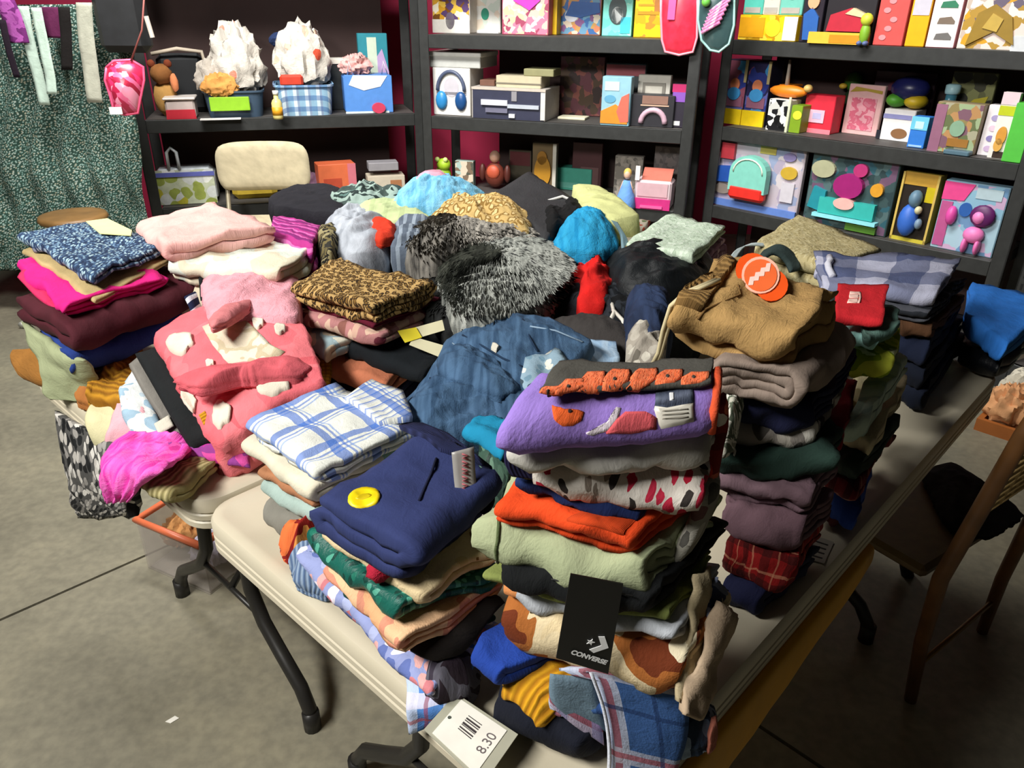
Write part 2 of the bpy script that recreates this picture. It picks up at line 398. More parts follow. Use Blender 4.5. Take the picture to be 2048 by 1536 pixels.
class Mound:
    """a crumpled or draped cloth: outline in space, domed with ridged folds, real thickness below"""
    def __init__(s, outline, z, h, d=.05, seed=0, ridge=.016, freq=15, dirn=None, pw=3.2, flare=0.0, seg=92, rings=26, tilt=None, stretch=.45, lat=.55):
        s.lat = lat
        pts = [(at(x, y, z) if not isinstance(x, Vector) else x) for x, y in outline]
        if tilt:
            pts = [at(x, y, zz) for (x, y), zz in zip(outline, tilt)]
        s.z, s.h, s.d, s.seed, s.ridge, s.freq, s.pw, s.flare = z, h, d, seed, ridge, freq, pw, flare
        n = len(pts); P = []
        for i in range(n):       # Catmull-Rom smoothing of the outline
            a, b, c, e = pts[i-1], pts[i], pts[(i+1) % n], pts[(i+2) % n]
            for k in range(6):
                t = k/6; P.append((((b*2)+(c-a)*t+(a*2-b*5+c*4-e)*t*t+(b*3-a-c*3+e)*t**3)*.5)*.35+b.lerp(c, t)*.65)
        s.cen = sum(P, Vector())/len(P)
        A = sorted(((math.atan2(p.y-s.cen.y, p.x-s.cen.x), math.hypot(p.x-s.cen.x, p.y-s.cen.y), p.z) for p in P))
        s.ang = np.array([a[0] for a in A]); s.rad = np.array([a[1] for a in A]); s.zz = np.array([a[2] for a in A])
        s.seg, s.rings = seg, rings; th = dirn if dirn is not None else seed*1.3
        s.dx, s.dy, s.st = math.cos(th), math.sin(th), stretch
    def out(s, th):
        return np.interp(th, s.ang, s.rad, period=6.2831853)*(1+.045*nz(math.cos(th)*2.6, math.sin(th)*2.6, s.seed*1.7)+.02*nz(math.cos(th)*8, math.sin(th)*8, s.seed)), np.interp(th, s.ang, s.zz, period=6.2831853)
    def disp(s, x, y):
        a = (x*s.dx+y*s.dy)*s.freq*s.st; b = (-x*s.dy+y*s.dx)*s.freq; sd = s.seed*5.3
        w = .6*nz(a*.7+sd, b*.7, 1.5)
        return s.ridge*((1-2.4*abs(nz(a+sd, b+w, sd)))*.8+.55*(1-2.4*abs(nz(a*1.9+w, b*2.1+sd, 4)))+.28*(1-2*abs(nz(a*5, b*4.3, sd)))+.1*nz(a*11, b*11, 2))
    def top(s, x, y, off=0):
        th = math.atan2(y-s.cen.y, x-s.cen.x); R, zo = s.out(th); rho = min(1, math.hypot(x-s.cen.x, y-s.cen.y)/max(R, 1e-4))
        zb = s.cen.z+(zo-s.cen.z)*rho
        return Vector((x, y, zb+s.h*(1-rho**s.pw)+s.disp(x, y)*(1-.5*rho**4)+off))
    def mesh(s):
        V = []; Fq = []; U = []; n = s.seg
        V.append(s.top(s.cen.x, s.cen.y)); U.append((s.cen.x, s.cen.y))
        for i in range(1, s.rings+1):
            rho = (i/s.rings)**.8
            for j in range(n):
                th = -math.pi+6.2831853*j/n; R, zo = s.out(th)
                x, y = s.cen.x+math.cos(th)*R*rho, s.cen.y+math.sin(th)*R*rho
                p = s.top(x, y); k = s.ridge*s.lat*rho; V.append(p+Vector((k*nz(x*s.freq*1.7, y*s.freq*1.7, s.seed), k*nz(x*s.freq*1.7+7, y*s.freq*1.7, s.seed), 0))); U.append((x, y))
        for k, (sc, dd) in enumerate(((1.0+s.flare*.2+.01, .12), (.965, .28), (1.0+s.flare*.5, .42), (.96, .62), (1.0+s.flare, .8), (.95+s.flare, 1.0), (.4, 1.0))):
            for j in range(n):
                th = -math.pi+6.2831853*j/n; R, zo = s.out(th)
                w = 1+.05*nz(math.cos(th)*4+s.seed, math.sin(th)*4, k)+.05*(1-2*abs(nz(math.cos(th)*6, math.sin(th)*6, s.seed+k*.8)))
                x, y = s.cen.x+math.cos(th)*R*sc*w, s.cen.y+math.sin(th)*R*sc*w
                zd = (zo-.742)*dd if s.d >= .1 else s.d*dd; V.append(Vector((x, y, zo-zd))); U.append((x, y-zd))
        for j in range(n): Fq.append((0, 1+j, 1+(j+1) % n))
        for i in range(s.rings+6):
            a = 1+i*n
            for j in range(n): k = (j+1) % n; Fq.append((a+j, a+n+j, a+n+k, a+k))
        a = 1+(s.rings+6)*n; Fq.append(tuple(a+j for j in range(n-1, -1, -1)))
        return V, Fq, U
def H(name, label, cat, outline, z, h, mat, group=None, d=.05, parent=None, **k):
    s = Mound(outline, z, h, d=d, seed=len(ALL)+1, **k)
    V, Fq, U = s.mesh(); o = mesh_obj(name, V, Fq, mat, parent, U)
    if parent is None: tag(o, label, cat, group); ALL[o.name] = o
    elif label: o['label'] = label
    s.o = o; return s
def sheet(name, rows, mat, parent=None, thick=.004, wr=.006, freq=16, sub=5, nu=10, seed=0, pleat=0.0, npl=5):
    """cloth strip lofted through rows of (left point, right point) in space, wrinkled, with thickness"""
    R = [(Vector(a), Vector(b)) for a, b in rows]; L = []
    for i in range(len(R)-1):
        p = [R[max(i-1, 0)], R[i], R[i+1], R[min(i+2, len(R)-1)]]
        for k in range(sub+(i == len(R)-2)):
            t = k/sub
            cr = lambda a, b, c, e: ((b*2)+(c-a)*t+(a*2-b*5+c*4-e)*t*t+(b*3-a-c*3+e)*t**3)*.5
            L.append((cr(*[q[0] for q in p]), cr(*[q[1] for q in p])))
    n, m = len(L), nu+1; G0 = []; U = []; run = 0
    for i, (a, b) in enumerate(L):
        if i: run += ((a+b)/2-(L[i-1][0]+L[i-1][1])/2).length
        for j in range(m):
            G0.append(a.lerp(b, j/nu)); U.append((j/nu*(b-a).length, run))
    N = []
    for i in range(n):
        for j in range(m):
            du = G0[i*m+min(j+1, nu)]-G0[i*m+max(j-1, 0)]; dv = G0[min(i+1, n-1)*m+j]-G0[max(i-1, 0)*m+j]
            c = du.cross(dv); N.append(c.normalized() if c.length > 1e-9 else ZV)
    V1 = []; V2 = []
    for k, p in enumerate(G0):
        i, j = divmod(k, m)
        d = wr*(nz(p.x*freq+seed, p.y*freq, p.z*freq)+.5*nz(p.x*freq*2.4, p.y*freq*2.4+seed, p.z*freq*2.4)) + pleat*math.sin(npl*6.283*j/nu+1.3*math.sin(i*.5))
        q = p+N[k]*d; e = .3 if j in (0, nu) or i in (0, n-1) else 1
        V1.append(q+N[k]*thick*.5*e); V2.append(q-N[k]*thick*.5*e)
    T = n*m; Fq = []
    for i in range(n-1):
        for j in range(nu):
            a = i*m+j; Fq.append((a, a+1, a+m+1, a+m)); Fq.append((T+a, T+a+m, T+a+m+1, T+a+1))
    for i in range(n-1):
        a = i*m; Fq.append((a, a+m, T+a+m, T+a)); a = i*m+nu; Fq.append((a, T+a, T+a+m, a+m))
    for j in range(nu):
        Fq.append((j, T+j, T+j+1, j+1)); a = (n-1)*m+j; Fq.append((a, a+1, T+a+1, T+a))
    return mesh_obj(name, V1+V2, Fq, mat, parent, U+U)
def SH(name, label, cat, rows, mat, group=None, **k):
    """rows given as ((px,py,z),(px,py,z))"""
    R = [(at(*a), at(*b)) for a, b in rows]
    o = sheet(name, R, mat, seed=len(ALL)+1, **k); tag(o, label, cat, group); ALL[o.name] = o; return o
def patch(name, fn, poly, mat, parent, thick=.0015, rings=4, sub=3, label=None):
    """flat print or sticker that follows a cloth surface: fn(x, y, off) -> point"""
    P = []
    for i, (x, y) in enumerate(poly):
        x2, y2 = poly[(i+1) % len(poly)]
        for k in range(sub): P.append((x+(x2-x)*k/sub, y+(y2-y)*k/sub))
    cx, cy = sum(p[0] for p in P)/len(P), sum(p[1] for p in P)/len(P)
    V = [fn(cx, cy, thick)]; n = len(P); U = [(cx, cy)]
    for i in range(1, rings+1):
        f = i/rings
        for p in P: x, y = cx+(p[0]-cx)*f, cy+(p[1]-cy)*f; V.append(fn(x, y, thick)); U.append((x, y))
    for p in P: V.append(fn(p[0], p[1], -.001)); U.append(p)
    Fq = [(0, 1+j, 1+(j+1) % n) for j in range(n)]
    for i in range(rings):
        a = 1+i*n
        for j in range(n): k = (j+1) % n; Fq.append((a+j, a+n+j, a+n+k, a+k))
    o = mesh_obj(name, V, Fq, mat, parent, U)
    if label: o['label'] = label
    return o
def ell(cx, cy, rx, ry, n=20, rot=0):
    return [(cx+rx*math.cos(6.283*i/n)*math.cos(rot)-ry*math.sin(6.283*i/n)*math.sin(rot), cy+rx*math.cos(6.283*i/n)*math.sin(rot)+ry*math.sin(6.283*i/n)*math.cos(rot)) for i in range(n)]
def px_patch(name, mound, pix, mat, zg=None, label=None, thick=.0015):
    """print traced on a mound's upper surface"""
    P = []
    for (x, y) in pix:
        z1 = max(mound.zz.max(), mound.cen.z)+mound.h+.05; z = z1; lo = mound.zz.min()-.02
        while z > lo:
            q = at(x, y, z)
            if mound.top(q.x, q.y).z >= z: break
            z -= .004
        a, b = z, z+.004
        for _ in range(12):
            m = (a+b)/2; q = at(x, y, m)
            if mound.top(q.x, q.y).z >= m: a = m
            else: b = m
        P.append((q.x, q.y))
    return patch(name, lambda x, y, o: mound.top(x, y, o+.001), P, mat, mound.o, thick, label=label)

def pxuv(g, x, y, front=True):
    """(u, d) where a pixel meets a folded garment's outer surface (nearest to the camera)"""
    dmin = -math.pi*(g.R+g.h*.47)*.95 if front else 0.0
    v = ray(x, y).normalized()
    def err(u, d):
        w = g.surf(u, d)-CAM; k = w.dot(v); return (w-v*k).length/k, k
    best = None; nu_, nd = 26, 34
    for i in range(nu_+1):
        for j in range(nd+1):
            u, d = i/nu_, dmin+(g.Lv-g.R-dmin)*j/nd; e, k = err(u, d)
            sc = e*6+(k*.5 if e < .02 else 10+e*50)
            if best is None or sc < best[0]: best = (sc, u, d)
    _, u, d = best; su, sd_ = .5/nu_, .5*(g.Lv-dmin)/nd
    for it in range(14):
        c = [(err(min(1, max(0, u+a*su)), d+b*sd_)[0], u+a*su, d+b*sd_) for a in (-1, 0, 1) for b in (-1, 0, 1)]
        m = min(c); 
        if m[1] == u and m[2] == d: su *= .5; sd_ *= .5
        u, d = min(1, max(0, m[1])), m[2]
    return u, d
def pxpatch(name, g, pix, mat, thick=.0015, label=None, sub=3):
    return patch(name, lambda u, v, o: g.surf(u, v, o), [pxuv(g, x, y) for x, y in pix], mat, g.o, thick, label=label, sub=sub)
def pxell(cx, cy, rx, ry, n=14, rot=0): return ell(cx, cy, rx, ry, n, rot)
def flat_px(name, pix, P, n, mat, parent, thick=.001, label=None):
    """flat card, sticker or tag lying in the plane through P with normal n, outline given by pixels"""
    o = MB().poly([onplane(x, y, P, n) for x, y in pix], n, thick).build(name, mat, parent)
    if label: o['label'] = label
    return o
def SHP(name, rows, mat, P, n, parent=None, label=None, cat=None, group=None, bow=0.0, **k):
    """cloth strip hanging in a plane, rows as ((px,py),(px,py)[,offset])"""
    R = []
    for r in rows:
        off = n*(r[2] if len(r) > 2 else 0); R.append((onplane(*r[0], P+off, n), onplane(*r[1], P+off, n)))
    o = sheet(name, R, mat, parent, seed=len(ALL)+3, **k)
    if parent is None: tag(o, label, cat, group); ALL[o.name] = o
    elif label: o['label'] = label
    return o
def tocam(P): return (CAM-P).normalized()

def px_line(name, mound, pix, mat, r=.0018):
    """seam following a mound's upper surface through pixels"""
    P = []
    for (x, y) in pix:
        z = max(mound.zz.max(), mound.cen.z)+mound.h+.05
        while z > .74:
            q = at(x, y, z)
            if mound.top(q.x, q.y).z >= z: break
            z -= .003
        P.append(mound.top(q.x, q.y, .001))
    return MB().tube(P, r, 6).build(name, mat, mound.o, True)
# ---------------------------------------------------------------- room
def concrete():
    g = NT('concrete'); tc = g.n('ShaderNodeTexCoord').outputs['Object']
    geo = g.n('ShaderNodeNewGeometry').outputs['Position']
    a = g.n('ShaderNodeTexNoise', {'Vector': geo, 'Scale': 2.2, 'Detail': 6.0, 'Roughness': .62}).outputs[0]
    b = g.n('ShaderNodeTexNoise', {'Vector': geo, 'Scale': 38.0, 'Detail': 4.0}).outputs[0]
    c = g.ramp(a, [(.28, lin('#6e6a5c')), (.5, lin('#827d6c')), (.72, lin('#958e78'))])
    d = g.ramp(b, [(.35, (.82, .82, .82)), (.65, (1.08, 1.08, 1.06))])
    mx = g.n('ShaderNodeMix', data_type='RGBA', blend_type='MULTIPLY'); mx.inputs[0].default_value = .8
    g.t.links.new(c, mx.inputs[6]); g.t.links.new(d, mx.inputs[7])
    g.set('Base Color', mx.outputs[2]); g.set('Roughness', .42); g.set('Specular IOR Level', .35)
    g.set('Normal', g.n('ShaderNodeBump', {'Strength': .12, 'Distance': .002, 'Height': b}).outputs[0])
    return g.m
MC = concrete()
fl = MB().box(Vector((-6, -5, -.06)), Vector((12, 0, 0)), Vector((0, 12, 0)), Vector((0, 0, .05))).build('floor', solid('#3a352a', .9))
tag(fl, 'grey polished concrete floor with saw-cut joints', kind='structure')
PQ = lambda p, q, z: Vector(((p+q)/2, (p-q)/2, z))
p0, q0, st, gp = 1.805, -2.898, 5.1, .007
for i in (-2, -1, 0, 1):
    for j in (-2, -1, 0, 1):
        c = [PQ(p0+st*(i+a)+(gp if a == 0 else -gp), q0+st*(j+b)+(gp if b == 0 else -gp), 0) for a, b in ((0, 0), (0, 1), (1, 1), (1, 0))]
        MB().poly([x-ZV*.0105 for x in c], ZV, .0105).build('slab', MC, fl)
MWALL = solid('#b8264e', .75, grain=.08, scale=3)
tag(MB().box(Vector((-6, 5.45, 0)), Vector((12, 0, 0)), Vector((0, .1, 0)), Vector((0, 0, 3.5))).build('wall_back', MWALL), 'crimson painted wall behind the shelving', kind='structure')
MW2 = solid('#4a4843', .85, grain=.05, scale=3)
tag(MB().box(Vector((-6.1, -5, 0)), Vector((.1, 0, 0)), Vector((0, 10.5, 0)), Vector((0, 0, 3.5))).build('wall_left', MW2), 'plain grey side wall', kind='structure')
tag(MB().box(Vector((6, -5, 0)), Vector((.1, 0, 0)), Vector((0, 10.5, 0)), Vector((0, 0, 3.5))).build('wall_right', MW2), 'plain grey side wall', kind='structure')
tag(MB().box(Vector((-6.1, -5, 3.5)), Vector((12.2, 0, 0)), Vector((0, 10.6, 0)), Vector((0, 0, .1))).build('ceiling', MW2), 'plain grey ceiling', kind='structure')
# ---------------------------------------------------------------- folding tables
def plastic():
    g = NT('blow_moulded_plastic'); p = g.n('ShaderNodeNewGeometry').outputs['Position']
    a = g.n('ShaderNodeTexNoise', {'Vector': p, 'Scale': 3.0, 'Detail': 5.0}).outputs[0]
    b = g.n('ShaderNodeTexNoise', {'Vector': p, 'Scale': 260.0, 'Detail': 2.0}).outputs[0]
    g.set('Base Color', g.ramp(a, [(.3, lin('#beb49c')), (.7, lin('#cbc2ab'))])); g.set('Roughness', .42)
    g.set('Normal', g.n('ShaderNodeBump', {'Strength': .10, 'Distance': .001, 'Height': b}).outputs[0]); return g.m
MP = plastic(); MLEG = solid('#2c2a27', .4, metal=.3)
def rounded(a0, a1, b0, b1, r, d):
    out = []; r2 = max(r-d, .004)
    for (ca, cb, s0) in ((a1-r, b1-r, 0), (a0+r, b1-r, 1), (a0+r, b0+r, 2), (a1-r, b0+r, 3)):
        for k in range(8):
            t = (s0+k/7)*math.pi/2; out.append((ca+r2*math.cos(t), cb+r2*math.sin(t)))
    return out
def folding_table(a0, a1, b0, b1, label):
    P = tab((a0+a1)/2, (b0+b1)/2, 0); e = empty('folding_table', P, label, 'table')
    prof = [(.05, .69), (.03, .68), (.004, .68), (0, .684), (0, .694), (.003, .697), (0, .70), (0, .709), (.003, .712), (0, .715), (0, .732), (.004, .7385), (.012, .7412), (.022, .7408), (.03, .739), (.05, .739)]
    V = []; Fq = []
    for d, z in prof: V += [tab(a, b, z) for a, b in rounded(a0, a1, b0, b1, .055, d)]
    n = 32
    for i in range(len(prof)-1):
        for j in range(n): k = (j+1) % n; Fq.append((i*n+j, i*n+k, (i+1)*n+k, (i+1)*n+j))
    Fq += [tuple(range(n-1, -1, -1)), tuple((len(prof)-1)*n+j for j in range(n))]
    o = mesh_obj('tabletop', V, Fq, MP, e, [((v.dot(TA)), v.dot(TB)) for v in V]); smooth_by_angle(o, 35)
    bc = (b0+b1)/2
    offs = [(0, .318), (.055, .312), (.10, .285), (.15, .215), (.20, .15), (.27, .105), (.40, .095), (.55, .12), (.66, .17), (.685, .19)]
    for aa, sg in ((a0+.185, 1), (a1-.185, -1)):
        for s in (-1, 1):
            m = MB().tube([tab(aa+sg*.03*z, bc+s*w, z) for z, w in offs], .0165, 12)
            m.tube([tab(aa, bc+s*.318, 0), tab(aa, bc+s*.317, .05)], .0195, 12)
            m.build('leg', MLEG, e, True)
        MB().tube([tab(aa+.007*sg, bc-.15, .21), tab(aa+.007*sg, bc+.15, .21)], .007, 8).build('cross_bar', MLEG, e, True)
        MB().tube([tab(aa+.007*sg, bc, .21), tab(aa+.42*sg, bc, .68)], .009, 8).build('brace', MLEG, e, True)
        MB().tube([tab(aa-.04*sg, bc-.24, .675), tab(aa-.04*sg, bc+.24, .675)], .012, 8).build('hinge_bar', MLEG, e, True)
    return e
folding_table(.398, 1.915, .267, 1.067, 'cream plastic folding table in front, bare along its right side')
folding_table(.398, 1.915, 1.073, 1.875, 'cream plastic folding table on the left, behind the nearer one')
# the yellow strip below the long edge of the near table
sheet_y = sheet('yellow_skirt', [(tab(.46, .270, .679), tab(1.16, .270, .679)), (tab(.46, .257, .672), tab(1.16, .259, .674)), (tab(.46, .252, .61), tab(1.16, .256, .655)), (tab(.46, .257, .535), tab(1.16, .258, .64))], solid('#d79a0a', .55), thick=.004, wr=.002, nu=14)
tag(sheet_y, 'yellow strip hanging below the long edge of the near table', 'banner')
# ---------------------------------------------------------------- shelving units
MS = solid('#2e2f2e', .5, metal=.15, grain=.15); MBK = solid('#3a2724', .8, grain=.12, scale=5); MHOLE = solid('#050505', .9)
SZ = (1.735, 1.33, .925, .525, .125)
class Unit: pass
def shelf_unit(L, R, depth, levels, label, panel=None, height=1.85, pw=.055, slots=False):
    L, R = Vector((*L, 0)), Vector((*R, 0)); u = Unit(); u.d = (R-L).normalized(); u.n = Vector((-u.d.y, u.d.x, 0)); u.w = (R-L).length; u.L = L
    e = empty('shelving_unit', (L+R)/2, label, 'shelf'); u.e = e
    for s, base in ((0, L-u.d*pw), (1, R)):
        for dd in (0, depth-pw):
            MB().box(base+u.n*dd, u.d*pw, u.n*.006, ZV*height).box(base+u.n*dd+(u.d*(pw-.006) if s else Vector()), u.d*.006, u.n*pw, ZV*height).build('post', MS, e)
    for z in levels:
        MB().box(L+u.n*.004+ZV*(z-.012), u.d*u.w, u.n*(depth-.01), ZV*.012).build('shelf_board', solid('#4a4744', .6, grain=.1), e)
        m = MB().box(L+u.n*.0+ZV*(z-.066), u.d*u.w, u.n*.02, ZV*.066, .003).box(L+u.n*(depth-.02)+ZV*(z-.066), u.d*u.w, u.n*.02, ZV*.066, .003)
        m.box(L+u.n*.02+ZV*(z-.066), u.d*.012, u.n*(depth-.04), ZV*.05).box(R-u.d*.012+u.n*.02+ZV*(z-.066), u.d*.012, u.n*(depth-.04), ZV*.05)
        m.build('beam', MS, e)
    if panel:
        MB().box(L+u.d*panel[0]*u.w+u.n*(depth+.004), u.d*u.w*(panel[1]-panel[0]), u.n*.012, ZV*height).build('back_panel', MBK, e)
    if slots:
        for base in (L-u.d*pw, R):
            m = MB(); z = .1
            while z < height:
                for x, dz in ((.3, 0), (.7, 0)): m.poly([base+u.d*pw*(x+.07*a)+ZV*(z+b)-u.n*.0008 for a, b in ((-1, .012), (1, .012), (.7, -.014), (-.7, -.014))], -u.n, .0005)
                z += .05
            m.build('slot_row', MHOLE, e)
    return u
LU = shelf_unit((-1.895, 4.118), (-.557, 4.50), .45, (.925, .47, 1.75), 'black steel shelving unit at left holding bags and baskets', panel=(0, .93), height=1.9)
MU = shelf_unit((-.455, 4.39), (.825, 3.948), .45, SZ, 'black steel shelving unit in the middle holding boxed gifts', panel=(.17, 1))
RU = shelf_unit((1.06, 4.09), (2.005, 3.123), .45, SZ, 'black steel shelving unit at right holding children\'s toys', panel=(0, 1))
XU = shelf_unit((2.12, 2.98), (2.72, 1.9), .45, (1.3, .9, .125), 'black steel shelving unit with slotted posts at the far right edge', slots=True, pw=.07)
# ---------------------------------------------------------------- beige folding chair behind the table
def beige_chair():
    c = at(523, 282, .83); d = (LU.d*.75+MU.d*.25).normalized(); n = Vector((-d.y, d.x, 0))
    P = Vector((c.x, c.y, 0)); e = empty('folding_chair', P, 'beige padded folding chair behind the pink clothes', 'chair')
    mt = fabric('#b9ad90', bump=.15); fr = solid('#a39982', .4, metal=.4)
    V = []; Fq = []; nx, ny = 14, 10; w, h = .235, .125
    for k in (0, 1):
        for i in range(nx+1):
            for j in range(ny+1):
                a, b = 2*i/nx-1, 2*j/ny-1
                r = .5; ax = a*(1-.10*abs(b)**4*abs(a)**3); bx = b*(1-.16*abs(a)**5)
                bow = .045*a*a
                th = .018*(1-max(abs(a), abs(b))**8)+.002
                V.append(P+d*ax*w+ZV*(.705+bx*h)+n*(bow*-1+(th if k else -th)))
    m = (nx+1)*(ny+1)
    for i in range(nx):
        for j in range(ny):
            a = i*(ny+1)+j; b = a+ny+1; Fq += [(a, a+1, b+1, b), (m+a, m+b, m+b+1, m+a+1)]
    rim = [i*(ny+1) for i in range(nx+1)]+[nx*(ny+1)+j for j in range(1, ny+1)]+[i*(ny+1)+ny for i in range(nx-1, -1, -1)]+[j for j in range(ny-1, 0, -1)]
    for a, b in zip(rim, rim[1:]+rim[:1]): Fq.append((a, b, m+b, m+a))
    mesh_obj('backrest', V, Fq, mt, e)
    for s in (-1, 1):
        MB().tube([P+d*s*.20-n*.30, P+d*s*.20-n*.1+ZV*.40, P+d*s*.205+n*.0+ZV*.60, P+d*s*.205+n*.01+ZV*.76], .012, 8).build('leg', fr, e, True)
        MB().tube([P+d*s*.17+n*.16, P+d*s*.17-n*.12+ZV*.43], .012, 8).build('leg', fr, e, True)
    MB().box(P-d*.19-n*.42+ZV*.42, d*.38, n*.38, ZV*.04, .012).build('seat', mt, e)
    MB().tube([P-d*.20-n*.25+ZV*.09, P+d*.20-n*.25+ZV*.09], .009, 8).build('stretcher', fr, e, True)
beige_chair()
# ---------------------------------------------------------------- brown chair at the right edge
def brown_chair():
    A, B = Vector((.868, 1.236, .44)), Vector((1.154, 1.427, .44)); d = (B-A).normalized(); n = Vector((-d.y, d.x, 0))*1.0
    e = empty('folding_chair', Vector((1.0, 1.45, 0)), 'brown wooden folding chair pulled up to the right of the table', 'chair')
    wd = solid('#6a4522', .42, grain=.25, scale=14); w2 = solid('#57431f', .55, grain=.2)
    B = A+d*.37
    MB().box(A-d*.0+n*.02-ZV*.03, B-A, n*.36, ZV*.03, .01).build('seat', w2, e)
    F1, F2 = Vector((.956, 1.309, 0)), Vector((1.25, 1.535, 0))
    T1 = at(2048, 868, .80); off = F2-F1
    for f, t in ((F1, T1), (F2, T1+off)):
        top = t+(t-Vector((A.x, A.y, .44)) if f is F1 else t-Vector((B.x, B.y, .44)))*.15
        MB().tube([f, f.lerp(A if f is F1 else B, .5), (A if f is F1 else B)-n*.012, t, top], [.0135, .0155, .0165, .016, .014], 10).build('leg', wd, e, True)
    for f, s in ((Vector((1.155, 1.758, 0)), B+n*.30-d*.06), (Vector((.80, 1.545, 0)), A+n*.32+d*.04)):
        m = MB().tube([f, s-ZV*.02], .015, 10).build('leg', wd, e, True)
        MB().tube([f, f.lerp(s, .14)], .0175, 10).build('rubber_foot', solid('#0c0c0c', .8), m, True)
    MB().tube([F1.lerp(A, .30), F2.lerp(B, .30)], .006, 8).build('stretcher', solid('#7a5a2a', .4, metal=.5), e, True)
    MB().tube([A+d*.02-ZV*.045, A+d*.06+ZV*-.10, F1.lerp(A, .62)], .006, 8).build('bracket', solid('#8a6a35', .4, metal=.5), e, True)
    # woven back panel, strands crossing
    m = MB(); u = T1-A; 
    for k in range(9):
        s = .52+.44*k/8; m.tube([A+u*s-n*.012, A+u*s-n*.02+off*.5, A+off+u*s-n*.012], .008, 6)
    for k in range(1, 8):
        m.tube([A+u*.52+off*k/8-n*.016, A+u*.98+off*k/8-n*.016], .007, 6)
    m.build('woven_back', solid('#b79a63', .7), e, True)
brown_chair()
H('cloth', 'black cloth lying over the seat of the brown chair', 'cloth', [(1850, 945), (1905, 925), (2000, 985), (2042, 1030), (1975, 1070), (1905, 1060), (1870, 1000)], .455, .02, fabric('#0b0b0c'), d=.015, ridge=.006)
# ---------------------------------------------------------------- round stool behind the left stack
def stool():
    P = at(145, 428, .60); e = empty('round_stool', Vector((P.x, P.y, 0)), 'round brown wooden stool behind the left pile of clothes', 'stool')
    wd = solid('#7a5a32', .45, grain=.2, scale=12); c = Vector((P.x, P.y, .57))
    MB().lathe(c, [(.10, -.005), (.14, 0), (.148, .012), (.14, .028), (.12, .03)], 28).build('seat', wd, e, True)
    for k in range(4):
        t = .7+k*1.5708; MB().tube([c+Vector((.10*math.cos(t), .10*math.sin(t), 0)), Vector((P.x+.16*math.cos(t), P.y+.16*math.sin(t), 0))], .014, 8).build('leg', wd, e, True)
stool()
# ---------------------------------------------------------------- things on the shelves
def frame_on(u, z, xl, xr, yb, yt, yaw=0.0, inset=None):
    n = Matrix.Rotation(yaw, 3, 'Z') @ u.n; d = Matrix.Rotation(yaw, 3, 'Z') @ u.d; xc = (xl+xr)/2
    P = at(xc, yb, z) if inset is None else None
    if inset is not None:
        P0 = u.L+u.n*inset; P = onplane(xc, yb, P0, u.n); P.z = z
    k = (P-u.L).dot(u.n)
    if k < .006: P += u.n*(.006-k)
    if k > .36: P -= u.n*(k-.36)
    L = onplane(xl, yb, P, n); R = onplane(xr, yb, P, n)
    s0, s1 = (L-P).dot(d), (R-P).dot(d)
    T = onplane(xc, yt, P, n); h = max(.02, T.z-z)
    return P+d*s0, d*(s1-s0), n, h
SHAPE_NAMES = {'r': 'printed_panel', 'e': 'printed_disc', 'p': 'printed_shape'}
def front_shapes(o, O, X, n, h, shapes):
    for sh in shapes:
        kind, args, c = sh[0], sh[1], sh[2]; nm = sh[3] if len(sh) > 3 else SHAPE_NAMES[kind]; th = sh[4] if len(sh) > 4 else .002
        mt = c if isinstance(c, bpy.types.Material) else solid(c, .4)
        m = MB(); B = O-n*.0005; Xn = X.normalized()
        if kind == 'r':
            x0, y0, x1, y1 = args; m.box(B+X*x0+ZV*h*y0-n*th, X*(x1-x0), n*th, ZV*h*(y1-y0))
        elif kind == 'e':
            cx, cy, rx, ry = args; m.disc(B+X*cx+ZV*h*cy, Xn, ZV, rx*X.length, ry*h, th, 20, -n)
        else:
            m.poly([B+X*x+ZV*h*y for x, y in args], -n, th)
        m.build(nm, mt, o)
def carton(u, z, xl, xr, yb, yt, depth, label, side, face=None, shapes=(), cat='box', name='toy_box', yaw=0.0, group=None, bev=.003, inset=None):
    O, X, n, h = frame_on(u, z, xl, xr, yb, yt, yaw, inset)
    sm = side if isinstance(side, bpy.types.Material) else solid(side, .5)
    o = MB().box(O, X, n*depth, ZV*h, bev).build(name, sm, None); tag(o, label, cat, group)
    if face is not None:
        m = MB().box(O+X*.015+ZV*h*.015-n*.0012, X*.97, n*.0012, ZV*h*.97); 
        fm = face if isinstance(face, bpy.types.Material) else solid(face, .4)
        m.build('front_print', fm, o)
    front_shapes(o, O-n*.0012, X, n, h, shapes)
    return o, O, X, n, h
Z1, Z2, Z3 = SZ[1], SZ[2], SZ[3]
# --- middle unit, upper shelf
carton(MU, Z1, 866, 940, 66, -60, .16, 'gold and white toy truck box at the left end of the upper shelf', '#e8e2d4', art(('#d9a02c', '#f2e7cf', '#7c4f16', '#ecc14e', '#5b4270'), 32, 1), [('r', (.0, .0, 1, .22), '#e9e4da'), ('e', (.48, .2, .12, .14), '#6d6075', 'printed_wheel')])
carton(MU, Z1, 946, 1001, 60, -55, .15, 'white box with a small green emblem on the upper shelf', '#efeae0', art(('#eef0e6', '#f2f2ea', '#d9e6d8', '#eee0cc'), 30, 33), [('e', (.45, .32, .14, .10), '#2f9b7d', 'emblem'), ('r', (.06, .0, .94, .05), '#ffffff', 'base_flap')])
carton(MU, Z1, 1004, 1096, 70, -70, .12, 'pink doll box with a magenta window on the upper shelf', '#d8607c', art(('#e9819c', '#cfc3b6', '#c8d3a4', '#a84a66', '#ead1cf'), 36, 2), [('p', ((.25, .5), (.35, 1), (.85, 1), (.82, .5), (.6, .36)), '#f23fc0', 'magenta_window', .006)])
carton(MU, Z1, 1094, 1113, 70, -70, .12, 'narrow yellow box squeezed between the pink and the patterned boxes', '#e2b30c', '#f0c40c')
